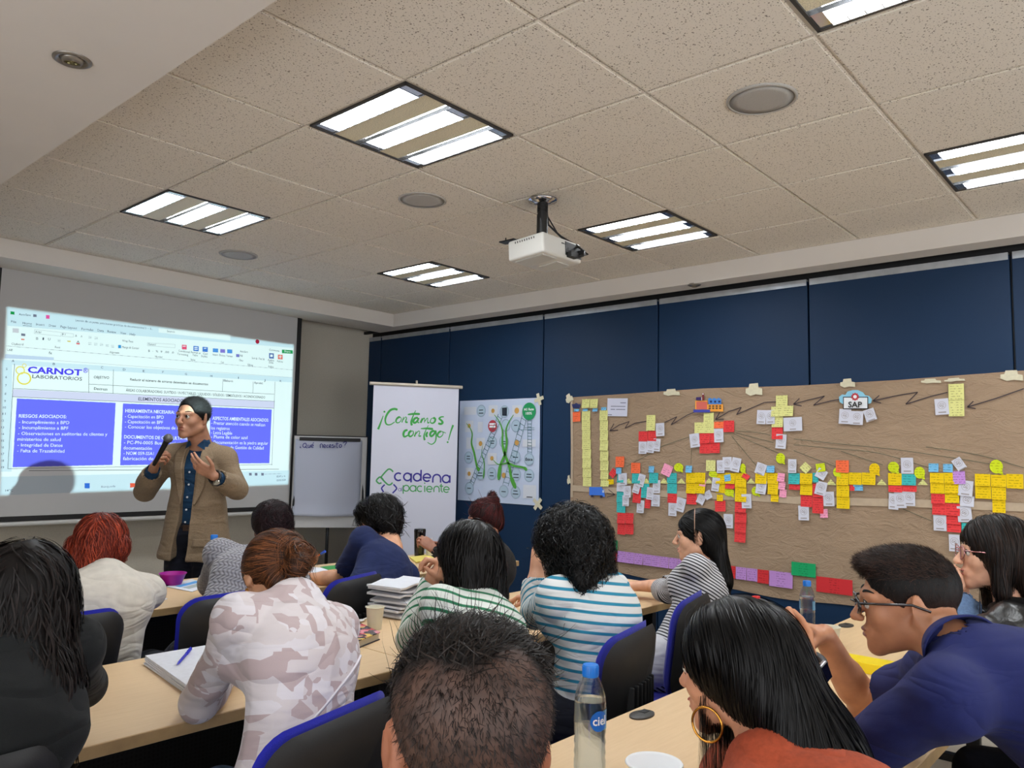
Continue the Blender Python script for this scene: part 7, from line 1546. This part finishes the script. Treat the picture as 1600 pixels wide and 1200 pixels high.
# ---- middle row: patterned top
if want('pat'):
    hc = at(428, 902, y=1.68 * KS); Hd = Head(hc, look(hc, 12, -40), -.10)
    p = Person('woman with brown low bun and white top with mauve shapes, bent over the desk', seat(.95, 1.44), at(462, 932, y=1.56 * KS), Hd, R=(.98, .10, 0), fem=True, g=1.0, sh=.158, hump=.05, h=.006, drop=.03,
               EL=at(312, 1098, z=DTZ + .01), WL=at(392, 1008, z=DTZ), ER=(1.36 * KS, 1.85 * KS, DTZ + .01), WR=(1.15 * KS, 2.14 * KS, DTZ))
    p.body((.74, .55, .42)); p.trousers(cloth('light_jeans', (.45, .55, .70), .9, noise=.2, nscale=60))
    s = NT('patterned_mesh_stripes'); st = s.n('Attribute', attribute_name='st').outputs['Fac']; su = s.n('Attribute', attribute_name='su').outputs['Fac']
    uv = s.n('CombineXYZ', {0: su, 1: st}).outputs[0]
    def blocks(sc, th, w, metric='CHEBYCHEV', col='Color'):
        v = s.n('TexVoronoi', {'Vector': s.n('Mapping', {0: uv, 1: (w, w * .7, 0)}).outputs[0], 'Scale': sc}, distance=metric); sp = s.n('SeparateColor', {0: v.outputs['Color']}); return s.math('GREATER_THAN', sp.outputs[0], th), v
    a, va = blocks(21, .5, 0.0); b2, vb = blocks(26, .45, 3.1, 'EUCLIDEAN'); c3, vc = blocks(18, .45, 7.7, 'MANHATTAN')
    fr = s.math('LESS_THAN', vb.outputs['Distance'], .42)
    edge = s.math('GREATER_THAN', s.n('SeparateColor', {0: vc.outputs['Color']}).outputs[1], .5)
    mauve = s.math('MULTIPLY', s.math('MULTIPLY', s.math('ABSOLUTE', s.math('SUBTRACT', a, s.math('MULTIPLY', b2, fr))), c3), 1.0)
    mauve2 = s.math('MULTIPLY', s.math('MULTIPLY', s.math('SUBTRACT', 1.0, a), b2), edge)
    base = s.mix(s.math('MULTIPLY', a, .6), lin((.80, .77, .78)), lin((.84, .83, .86))); col = s.mix(s.math('MINIMUM', s.math('ADD', mauve, mauve2), 1.0), base, lin((.70, .63, .635)))
    MP = s.done(s.n('BsdfPrincipled', {'Base Color': col, 'Roughness': .65, 'Sheen Weight': .2, 'Normal': folds(s, .15, 500, .6)}))
    def cut_(B):  # open shoulder at the right
        c = p.N + (p.S[1] - p.N) * .66 - p.F * .20 - p.U * .015
        for _ in range(60): c = c + p.F * np.clip(float(B(c[None])[0]), -.02, .02) * .8
        B.limb(c + p.U * .040 - p.R * .010, c - p.U * .065 + p.R * .018, (.030, .060), (.020, .055), p.R, .004, -1)
    p.garment('patterned_top', MP, o=.012, sleeves=((-1, 1.95), (1, 1.95)), arm_o=.013, wr=.003, wscale=20, neck=.048, cuts=cut_, seed=14, h=.005, wr2=(.0035, 42))
    b = MB(); pts = []
    for t in np.linspace(0, 1, 26):
        q = p.P + p.U * (.19 + .20 * t) + p.R * (-.11 + .22 * t) - p.F * .25
        for _ in range(30): q = q + p.F * np.clip(float((p.G(q[None]) - .004)[0]), -.02, .02) * .8
        pts.append(q - p.base)
    b.tube(pts, .0035, 6); b.build('seam', mat('white_seam', (.84, .83, .86), .6), p.o, smooth=True)
    HP = hair_mat('chestnut', (.09, .045, .03), (.62, .38, .22), .34, lk=1.0); T = Hd.w(.035, -.105, -.005)
    def hb(B, H): cap(B, H, .011, back=.0); B.ell(T, (.040, .036, .042), H.ax(), .014); B.ell(H.w(.02, -.12, -.045), (.03, .03, .03), H.ax(), .015); B.ell(H.w(0, -.06, -.05), (.045, .035, .04), H.ax(), .03)
    p.hair(HP, hb, h=.005, disp=(.0025, 80), base_tone=.25, locks=[dict(n=2400, flow=flow_to(T), length=(.05, .12), seg=10, w=.0026, off=.0015, spread=.05), dict(n=700, flow=flow_swirl(T, -Hd.F + Hd.U * .2), length=(.05, .12), seg=10, w=.0032, off=.006, wave=.006, freq=70, mask=lambda P: np.linalg.norm(P - T, axis=1) < .06), dict(n=60, flow=lambda P: DOWN - Hd.F * .5 + 0 * P, length=(.03, .07), seg=6, w=.003, lift=.5, off=.004, wave=.006, mask=lambda P: np.linalg.norm(P - T, axis=1) < .05)])
    for nm, sd in (('earring', -1),):
        b = MB(); c = Hd.w(sd * .082, .0, -.050); b.tube([c + (Hd.F * math.cos(a) + Hd.U * math.sin(a)) * .011 - p.base for a in np.linspace(0, 2 * math.pi, 25)], .0018, 8, cap=False); b.build(nm, mat('gold', (.85, .62, .28), .25, metal=1), p.o, smooth=True)
# ---- middle row: green stripes
if want('green'):
    hc = at(730, 876, y=1.58 * KS); Hd = Head(hc, look(hc, 8, -10), .0)
    p = Person('woman with shoulder-length black hair in a white sweater with green stripes, hands clasped', seat(1.48, 1.46), at(750, 930, y=1.52 * KS), Hd, R=(.98, .06, 0), fem=True, g=1.02, sh=.165, hump=.05, h=.005, drop=.025,
               EL=at(632, 1010, z=DTZ + .012), WL=at(668, 912, y=1.82 * KS), ER=(2.02 * KS, 1.90 * KS, DTZ + .01), WR=at(686, 905, y=1.88 * KS), slant=.3)
    p.body((.78, .58, .46), {-1: dict(D=unit(V(.1, .02, .9) + RC[0] * .35), N=RC[0] * .9 + V(0, .2, .1), curl=(.9, .95, 1.0, 1.0), thumb=.6), 1: dict(D=unit(V(.0, .1, .8) - RC[0] * .45), N=-RC[0] * .8 + V(0, 0, .2), curl=(.8, .85, .9, .9), thumb=.6)}, ears=False)
    p.trousers(cloth('dark_jeans', (.10, .11, .15)))
    p.garment('striped_sweater', stripe_mat('green', (.80, .82, .80), (.10, .42, .28), .030, .30), o=.012, sleeves=((-1, 1.90), (1, 1.90)), wr=.004, wscale=18, neck=.056, seed=15, h=.005)
    def hb(B, H):
        cap(B, H, .016, back=.012); B.limb(H.w(0, -.055, .0), H.w(.0, -.070, -.115), (.084, .048), (.092, .034), H.R, .04)
        for sd in (-1, 1): B.limb(H.w(sd * .066, -.005, .0), H.w(sd * .074, .0, -.10), .026, .020, k=.03)
    p.hair(HB, hb, disp=(.006, 42), base_tone=.15, locks=[dict(n=2000, flow=flow_part(Hd, 1.0, .2, .9), length=(.08, .16), seg=11, w=.0042, wave=.005, freq=40, off=.005, spread=.12), dict(n=150, flow=lambda P: DOWN * .8 + Hd.R * .3 + 0 * P, length=(.04, .07), seg=8, w=.004, wave=.010, freq=75, off=.006, mask=lambda P: (P - Hd.c) @ Hd.U < -.10)])
# ---- middle row: teal stripes, curls
if want('teal'):
    hc = at(890, 858, y=1.47 * KS); Hd = Head(hc, look(hc, 14, -8), .0)
    p = Person('woman with black curls in a white top with teal stripes, hand at her chin', seat(1.97, 1.42), at(920, 902, y=1.42 * KS), Hd, R=(.99, .02, 0), fem=True, g=1.14, sh=.172, hump=.05, h=.006, drop=.02,
               EL=at(826, 968, z=DTZ + .03), WL=at(830, 876, y=1.80 * KS), ER=(2.55 * KS, 1.78 * KS, DTZ), WR=(2.45 * KS, 2.05 * KS, DTZ), slant=.35)
    p.body((.82, .62, .50), {-1: dict(D=V(0, 0, .9) + RC[0] * .25, N=RC[0] * .8 + V(0, -.2, .1), curl=(.75, .8, .9, .95), thumb=-.2)}, ears=False)
    p.eyes(sides=(-1,), lips=(.7, .42, .38)); p.trousers(cloth('dark_jeans', (.10, .11, .15)))
    p.garment('striped_top', stripe_mat('teal', (.82, .83, .83), (.12, .50, .62), .032, .32), o=.014, sleeves=((-1, 1.42), (1, 1.5)), arm_o=.016, wr=.004, wscale=16, neck=.060, seed=17, wr2=(.003, 26))
    def hb(B, H):
        cap(B, H, .040, back=.03, ff=.150, fr=(.080, .085, .11)); B.limb(H.w(0, -.06, -.0), H.w(.0, -.075, -.095), (.125, .070), (.140, .055), H.R, .05); B.ell(H.w(-.06, .01, -.07), (.045, .045, .06), H.ax(), .03); B.ell(H.w(.07, .01, -.06), (.05, .05, .07), H.ax(), .03)
    p.hair(HJ, hb, h=.007, disp=(.010, 60), base_tone=.1, locks=[dict(n=2600, flow=lambda P: DOWN * 1.0 + (P - Hd.c) * 1.5, length=(.06, .13), seg=16, w=.0042, wave=.010, freq=110, off=.010, spread=.5, taper=.6)])
    def glasses(p, H, m_, r=.022, hy=.019, round_=True, temple=True):
        b = MB()
        for sd in (-1, 1):
            n = 24; b.tube([H.w(sd * .032 + r * math.cos(a), .104 - .004 * abs(math.cos(a)), .004 + hy * math.sin(a)) - p.base for a in np.linspace(0, 2 * math.pi, n + 1)], .0018 if round_ else .0026, 6, cap=False)
            if temple: b.tube([H.w(sd * (.032 + r), .100, .012) - p.base, H.w(sd * .079, .06, .014) - p.base, H.w(sd * .083, .0, .012) - p.base, H.w(sd * .082, -.03, -.008) - p.base], .0019 if round_ else .0028, 6)
        b.tube([H.w(-.011, .106, .008) - p.base, H.w(0, .1135, .010) - p.base, H.w(.011, .106, .008) - p.base], .0016, 6)
        o = b.build('glasses', m_, p.o, smooth=True); b = MB()
        for sd in (-1, 1): b.add([H.w(sd * .032 + r * .95 * math.cos(a), .1035, .004 + hy * .95 * math.sin(a)) - p.base for a in np.linspace(0, 2 * math.pi, 19)[:-1]], [tuple(range(18))])
        b.build('lens', M_lens, o)
    globals()['glasses'] = glasses
s = NT('clear_lens'); tr = s.n('BsdfTransparent', {0: (.93, .94, .96, 1)}); gl = s.n('BsdfGlossy', {'Roughness': .03}); mx_ = s.n('MixShader', {0: .08}); s.t.links.new(tr.outputs[0], mx_.inputs[1]); s.t.links.new(gl.outputs[0], mx_.inputs[2]); M_lens = s.done(mx_)
def glasses(p, H, m_, r=.022, hy=.019, th=.0018):
    b = MB()
    for sd in (-1, 1):
        b.tube([H.w(sd * .032 + r * math.cos(a), .106 - .005 * abs(math.cos(a)), .004 + hy * math.sin(a)) - p.base for a in np.linspace(0, 2 * math.pi, 25)], th, 6, cap=False)
        b.tube([H.w(sd * (.032 + r), .101, .012) - p.base, H.w(sd * .080, .06, .014) - p.base, H.w(sd * .086, .0, .012) - p.base, H.w(sd * .084, -.035, -.004) - p.base], th * 1.15, 6)
    b.tube([H.w(-.011, .107, .008) - p.base, H.w(0, .1145, .010) - p.base, H.w(.011, .107, .008) - p.base], th, 6)
    o = b.build('glasses', m_, p.o, smooth=True)
    for sd in (-1, 1): b = MB(); b.add([H.w(sd * .032 + r * .95 * math.cos(a), .1055, .004 + hy * .95 * math.sin(a)) - p.base for a in np.linspace(0, 2 * math.pi, 19)[:-1]], [tuple(range(18))]); b.build('lens', M_lens, o)
if want('teal'): glasses(p, Hd, mat('thin_metal_frame', (.55, .45, .48), .3, metal=.6), .025, .022)
# ---- middle row: black and white stripes, long straight hair
if want('bw'):
    hc = at(1091, 838, y=1.50 * KS); Hd = Head(hc, look(hc, 8, -4), .0)
    p = Person('woman with long straight black hair in a black and white striped blouse, in profile', seat(2.66, 1.54), at(1112, 884, y=1.45 * KS), Hd, R=(.98, .10, 0), fem=True, g=.90, sh=.145, hump=.02, h=.005, drop=.03,
               EL=at(1044, 925, z=DTZ + .05), WL=at(975, 900, z=DT + .04), ER=(3.25 * KS, 1.85 * KS, DTZ), WR=(3.0 * KS, 2.1 * KS, DTZ), slant=.0)
    p.body((.85, .66, .55), {-1: dict(D=unit(V(-.2, .9, 0)), N=V(0, 0, -1), curl=(.2, .25, .3, .3))}); p.eyes(sides=(-1, 1), lips=(.74, .46, .43)); p.trousers(cloth('white_trousers', (.75, .75, .76)))
    p.garment('striped_blouse', stripe_mat('black_white', (.78, .78, .80), (.12, .12, .14), .0135, .42), o=.014, sleeves=((-1, 1.32), (1, 1.32)), arm_o=.020, wr=.004, wscale=20, neck=.064, seed=19)
    def hb(B, H):
        cap(B, H, .010, back=.01, ff=.112, fu=-.012); B.limb(H.w(0, -.062, .03), H.w(.0, -.10, -.19), (.074, .046), (.088, .040), H.R, .04)
        B.ell(H.w(-.078, .0, -.002), (.022, .022, .040), H.ax(), .006, -1)
    p.hair(HJ, hb, disp=(.002, 60), base_tone=.12, locks=[dict(n=2400, flow=lambda P: DOWN * .7 - Hd.F * np.clip(((P - Hd.c) @ Hd.U + .02) / .06, 0, 1)[:, None] * 1.0, length=(.10, .22), seg=12, w=.0034, off=.002, spread=.03)])
    b = MB(); b.tube([Hd.w(.088 * math.cos(a), .012 - .006 * math.sin(a), .036 + .092 * math.sin(a)) - p.base for a in np.linspace(-.1, math.pi + .1, 21)], .0022, 6); b.build('headband', mat('thin_gold_band', (.62, .50, .42), .3, metal=.7), p.o, smooth=True)
# ---- nearest row: leather jacket
if want('leather'):
    hc = at(1554, 868, d=2.16 * KS); Hd = Head(hc, look(hc, 16, 2), .0)
    p = Person('woman with dark brown hair, glasses and black leather jacket, at the right edge', seat(2.46, .12), at(1578, 958, d=2.11 * KS), Hd, R=(.97, .18, 0), fem=True, g=.98, sh=.158, hump=.04, h=.005, drop=.03,
               EL=at(1512, 1020, d=2.00 * KS), WL=at(1499, 936, d=2.18 * KS), ER=at(1530, 1012, d=2.22 * KS), WR=at(1508, 940, d=2.28 * KS))
    p.body((.86, .67, .56), {-1: dict(D=V(-.1, .2, .9) - RC[0] * .55, N=RC[0] * .8 + V(0, -.1, .2), curl=(.9, 1.0, 1.05, 1.1), thumb=.7, k=.88), 1: dict(D=V(-.1, 0, .8) - RC[0] * .6, N=V(0, -.5, -.2), curl=(.8, .8, .9, .9))}, ears=False)
    p.eyes(sides=(-1, 1), lips=(.74, .42, .42)); p.trousers(cloth('dark_jeans', (.10, .11, .15)))
    p.garment('denim_shirt', cloth('denim', (.36, .46, .60), .9, noise=.2, nscale=120), o=.012, sleeves=((-1, 1.93), (1, 1.93)), arm_o=.020, wr=.004, neck=.06, seed=23)
    p.garment('leather_jacket', mat('black_leather', (.045, .043, .042), .34, noise=.2, nscale=40, bump=.4, bscale=220, spec=.6), o=.030, sleeves=((-1, 1.2), (1, 1.2)), arm_o=.034, wr=.011, wscale=24, neck=.055, seed=24, ridge=True, wr2=(.006, 50))
    HL = hair_mat('dark_brown', (.05, .035, .028), (.30, .20, .15), .36)
    def hb(B, H):
        cap(B, H, .018, back=.014, ff=.122); B.limb(H.w(0, -.06, .02), H.w(.0, -.105, -.13), (.084, .052), (.094, .052), H.R, .04)
        for sd in (-1, 1): B.limb(H.w(sd * .072, .010, .03), H.w(sd * .082, .0, -.11), .026, .022, k=.03)
    p.hair(HL, hb, h=.005, disp=(.004, 45), base_tone=.2, locks=[dict(n=2300, flow=flow_part(Hd, .9, .2, 1.0), length=(.08, .17), seg=11, w=.0038, off=.003, wave=.002, freq=30, spread=.06)])
    glasses(p, Hd, mat('rose_gold_frame', (.70, .50, .50), .25, metal=.8), .024, .022)
# ---- nearest row: navy polo
if want('navy'):
    hc = at(1417, 942, d=1.53 * KS); Hd = Head(hc, unit(V(-.36, .90, -.10)), .03, 1.0)
    p = Person('man with black crop, dark glasses and navy polo shirt, leaning on the nearest desk', seat(1.86, .02), at(1497, 1014, d=1.42 * KS), Hd, R=(.96, .26, 0), g=1.05, sh=.178, hump=.07, h=.0045, drop=.03, neck=1.0,
               SL=at(1474, 1085, d=1.33 * KS), SR=at(1466, 1050, d=1.60 * KS), EL=at(1316, 1200, z=DTZ + .01), WL=at(1254, 1030, d=1.40 * KS), ER=at(1352, 1106, z=DTZ + .012), WR=at(1286, 990, d=1.74 * KS))
    p.body((.72, .51, .38), {-1: dict(D=-RC[1] * .8 - RC[0] * .5, N=RC[0] * .3 + RC[2] * .8, curl=(1.0, 1.1, 1.1, 1.1), thumb=.9, k=.9), 1: dict(D=-RC[0] * .86 - RC[1] * .42 - RC[2] * .1, N=RC[1] * .9 - RC[0] * .3, curl=(.40, .50, .62, .7), thumb=.75, k=1.0)}, jaw=1.08)
    p.eyes(sides=(-1, 1), brow=(.05, .04, .04), lips=(.55, .34, .29)); p.trousers(cloth('grey_trousers', (.2, .2, .23)))
    M_polo = cloth('navy_pique', (.10, .13, .34), .8, noise=.05, nscale=60, bump=.5, bscale=1100)
    p.garment('polo_shirt', M_polo, o=.014, sleeves=((-1, .86), (1, .66)), arm_o=.024, wr=.006, wscale=15, extra=lambda B: (B.limb(p.N - p.U * .06, p.N - p.U * .01, (.085, .070), .064, p.R, .04), B.limb(p.N - p.U * .09 - p.F * .02, p.S[-1] - p.U * .03, .078, .060, k=.06), B.limb(p.N - p.U * .09 - p.F * .02, p.S[1] - p.U * .03, .078, .055, k=.06)), neck=.060, seed=26, wr2=(.004, 26))
    # folded collar
    nv, nu = 3, 40; v = []; q = []; axn = unit(p.H.w(0, -.03, -.05) - p.N); e1 = unit(p.R - axn * (p.R @ axn)); e2 = np.cross(axn, e1)
    for j, (r, hgt) in enumerate(((.056, .000), (.060, .014), (.068, .010), (.081, -.014), (.084, -.022))):
        for k in range(nu): a = .55 + (2 * math.pi - 1.1) * k / (nu - 1) + math.pi / 2; f = .9 + .1 * math.cos(a); v.append(p.N + (e1 * math.cos(a) * 1.05 + e2 * math.sin(a) * f) * r + axn * (hgt + .012 * math.sin(a + math.pi)) - p.base)
    for j in range(4):
        for k in range(nu - 1): a_ = j * nu + k; q.append((a_, a_ + 1, a_ + nu + 1, a_ + nu))
    b = MB(); b.add(v, q); o = b.build('collar', M_polo, p.o, smooth=True); m_ = o.modifiers.new('s', 'SOLIDIFY'); m_.thickness = .004
    HN = hair_mat('crop_black', (.025, .022, .022), (.30, .205, .16), .42, lk=1.0)
    def hb(B, H):
        cap(B, H, .003, ff=.112, fu=.0, fr=(.070, .064, .095)); B.ell(H.w(0, .006, .086), (.060, .086, .040), H.ax(), .012); B.ell(H.w(0, .070, .088), (.048, .022, .020), H.ax(), .012); B.ell(H.w(0, -.055, -.050), (.058, .048, .045), H.ax(), .02)
        B.ell(H.w(-.085, -.004, -.004), (.024, .022, .036), H.ax(), .004, -1)
    p.hair(HN, hb, h=.004, disp=(.001, 200), base_tone=lambda v: np.clip((.055 - (v - Hd.c) @ Hd.U) / .11, .06, .85), locks=[dict(n=5200, flow=lambda P: Hd.F * .9 + Hd.U * .3 + 0 * P, length=(.010, .020), seg=3, w=.0013, lift=.35, spread=.35, off=.0005, mask=lambda P: (P - Hd.c) @ Hd.U > .062), dict(n=5000, flow=lambda P: DOWN + 0 * P, length=(.004, .008), seg=2, w=.0010, lift=.15, spread=.4, off=.0003)])
    glasses(p, Hd, mat('tortoise_frame', (.08, .045, .035), .25, coat=.5), .024, .017, .0026)
    W, E = p.W[-1], p.E[-1]; ax_ = unit(W - E); c0 = W - ax_ * .010; s1 = unit(np.cross(ax_, V(0, 0, 1))); s2 = np.cross(ax_, s1); b = MB()
    b.tube([c0 + (s1 * math.cos(a) * 1.0 + s2 * math.sin(a)) * .038 - p.base for a in np.linspace(0, 2 * math.pi, 25)], .008, 8, cap=False); wtc = b.build('smart_watch', mat('watch_band_grey', (.20, .20, .21), .5), p.o, smooth=True)
    n_ = unit(-RC[2] * .8 + RC[0] * .5); n_ = unit(n_ - ax_ * (n_ @ ax_)); t_ = np.cross(ax_, n_); c1 = c0 + n_ * .036
    b = MB(); b.prism([(-.018, -.021), (.018, -.021), (.018, .021), (-.018, .021)], c1 - p.base, t_, ax_, n_, .011); b.build('watch_case', mat('aluminium_case', (.6, .6, .62), .3, metal=.8), wtc, bevel=.004, seg=3)
    b = MB(); b.prism([(-.0155, -.0185), (.0155, -.0185), (.0155, .0185), (-.0155, .0185)], c1 + n_ * .0112 - p.base, t_, ax_, n_, .0006); b.build('watch_glass', mat('watch_glass', (.02, .02, .022), .05, coat=1), wtc)
# ---- nearest row: rust top, hoop earring
if want('rust'):
    hc = at(1152, 1050, y=.545 * KS); Hd = Head(hc, look(hc, 12, -6), .0)
    p = Person('woman with long black hair and gold hoop earrings in a rust top, in the foreground', seat(1.08, .16), at(1196, 1186, y=.47 * KS), Hd, R=(.98, .0, 0), fem=True, g=.96, sh=.155, hump=.04, h=.005, drop=.03,
               EL=at(1120, 1215, z=DTZ), WL=at(1165, 1118, z=DTZ), ER=at(1240, 1165, z=DTZ), WR=at(1200, 1100, z=DTZ))
    p.body((.80, .58, .46), ears=False); p.eyes(sides=(-1,), lips=(.7, .4, .36)); p.trousers(cloth('dark_jeans', (.10, .11, .15)))
    p.garment('rust_top', cloth('rust_linen', (.62, .27, .16), .9, noise=.15, nscale=120, bump=.5, bscale=900), o=.018, sleeves=((-1, 1.5), (1, 1.5)), arm_o=.022, wr=.006, wscale=20, neck=.048, seed=31, wr2=(.003, 36))
    def hb(B, H):
        cap(B, H, .016, back=.012, ff=.118); B.limb(H.w(0, -.060, .02), H.w(.01, -.125, -.12), (.086, .055), (.096, .060), H.R, .04); B.limb(H.w(.02, -.125, -.12), H.w(.07, -.19, -.25), (.085, .046), (.10, .036), H.R, .05)
        B.limb(H.w(.068, -.02, .0), H.w(.082, -.05, -.20), .026, .032, k=.04); B.limb(H.w(-.045, -.09, -.04), H.w(-.045, -.150, -.15), .034, .048, k=.04); B.limb(H.w(-.02, -.09, -.02), H.w(-.02, -.175, -.20), .05, .06, k=.04)
    p.hair(HJ, hb, h=.005, disp=(.0035, 45), base_tone=.12, locks=[dict(n=3600, flow=flow_part(Hd, .5, .7, 1.0), length=(.12, .26), seg=15, w=.0030, wave=.002, freq=25, off=.003, spread=.05), dict(n=50, flow=flow_part(Hd, .6, .5, 1.0), length=(.12, .24), seg=12, w=.0012, wave=.006, freq=20, off=.010, spread=.3)])
    b = MB(); c = Hd.w(-.078, .026, -.076); b.tube([c + (Hd.F * math.cos(a) + Hd.U * math.sin(a)) * .028 - p.base for a in np.linspace(0, 2 * math.pi, 33)], .0022, 8, cap=False); b.build('hoop_earring', mat('gold', (.85, .62, .28), .25, metal=1), p.o, smooth=True)
    b = MB(); c = Hd.w(.012, -.045, .128); b.box(tuple(c - p.base - .006), tuple(c - p.base + .006)); b.build('hair_clip', mat('red_clip', (.85, .12, .10), .3), p.o, bevel=.002)
# ---- nearest: cropped spiky hair
if want('spiky'):
    hc = at(731, 1160, y=.590); Hd = Head(hc, unit(V(.52, .84, -.16)), .0, 1.05)
    p = Person('man with cropped black hair, spiky on top, his head closest to the camera', seat(.50, .14), Hd.w(.0, -.075, -.165), Hd, R=(.92, -.30, 0), g=1.05, sh=.18, hump=.05, h=.005, drop=.05,
               EL=(.28 * KS, .66 * KS, DTZ), WL=(.5 * KS, .85 * KS, DTZ), ER=(.86 * KS, .62 * KS, DTZ), WR=(.7 * KS, .86 * KS, DTZ))
    p.body((.58, .37, .27)); p.trousers(cloth('grey_trousers', (.2, .2, .23)))
    p.garment('shirt', cloth('dark_blue_shirt', (.10, .13, .22)), o=.014, sleeves=((-1, 1.9), (1, 1.9)), wr=.005, neck=.072, seed=33)
    s = NT('hair_spiky_scalp'); tone = s.n('Attribute', attribute_name='tone').outputs['Fac']; tc = s.n('TexCoord').outputs['Object']
    nz = s.n('TexNoise', {'Vector': tc, 'Scale': 26.0, 'Detail': 4.0, 'Roughness': .7}); 
    c = s.mix(s.n('MapRange', {0: nz.outputs[0], 1: .35, 2: .7}).outputs[0], lin((.20, .135, .11)), lin((.33, .225, .175)))
    c = s.mix(tone, c, lin((.05, .04, .036)))
    MS = s.done(s.n('BsdfPrincipled', {'Base Color': c, 'Roughness': .6})); HS = hair_mat('spiky', (.035, .028, .026), (.30, .24, .21), .4)
    B = Solid(); cap(B, Hd, .0025, ff=.118, fu=-.01, back=.0); B.ell(Hd.w(0, -.05, -.05), (.052, .045, .05), Hd.ax(), .03)
    for sd in (-1, 1): B.ell(Hd.w(sd * .085, -.006, -.004), (.020, .022, .036), Hd.ax(), .004, -1)
    v, q = B.surface(.004); g_ = B.grad(v)
    top = lambda P: ((P - Hd.c) @ Hd.U) + .45 * ((P - Hd.c) @ Hd.F) > .048 + .014 * np.sin(((P - Hd.c) @ Hd.R) * 70)
    tv = ((v - Hd.c) @ Hd.U) + .45 * ((v - Hd.c) @ Hd.F) - .046 - .014 * np.sin(((v - Hd.c) @ Hd.R) * 70)
    parts = [(v, q, 0, {'tone': np.clip(tv / .02 + .3, 0, 1).astype(np.float32)})]
    crown = Hd.w(.03, -.062, .075)
    def whorl(P): d = P - crown; r = np.linalg.norm(d, axis=1, keepdims=True) + .01; t = np.cross(Hd.U - Hd.F * .4, d); return d / r + t / r * .6 + DOWN * .25
    for k, L in enumerate((dict(n=11000, flow=whorl, length=(.005, .010), seg=2, w=.0009, lift=.25, spread=.35, off=.0004), dict(n=4600, flow=lambda P: Hd.F * .6 + Hd.R * .5 + 0 * P, length=(.018, .034), seg=6, w=.0016, lift=.20, spread=.38, off=.003, wave=.003, freq=70, mask=top), dict(n=120, flow=lambda P: Hd.U + Hd.R * .2 + 0 * P, length=(.03, .055), seg=6, w=.0010, lift=.7, spread=.5, off=.003, wave=.004, freq=70, mask=top))):
        me = strands('l', B, v, None, seed=60 + k, mat_=None, parent=None, **L); parts.append((me, 1))
    o = join_meshes('hair', parts, [MS, HS], None); me = o.data; co = np.empty(len(me.vertices) * 3, np.float32); me.vertices.foreach_get('co', co); me.vertices.foreach_set('co', (co.reshape(-1, 3) - p.base.astype(np.float32)).ravel()); me.update(); o.parent = p.o
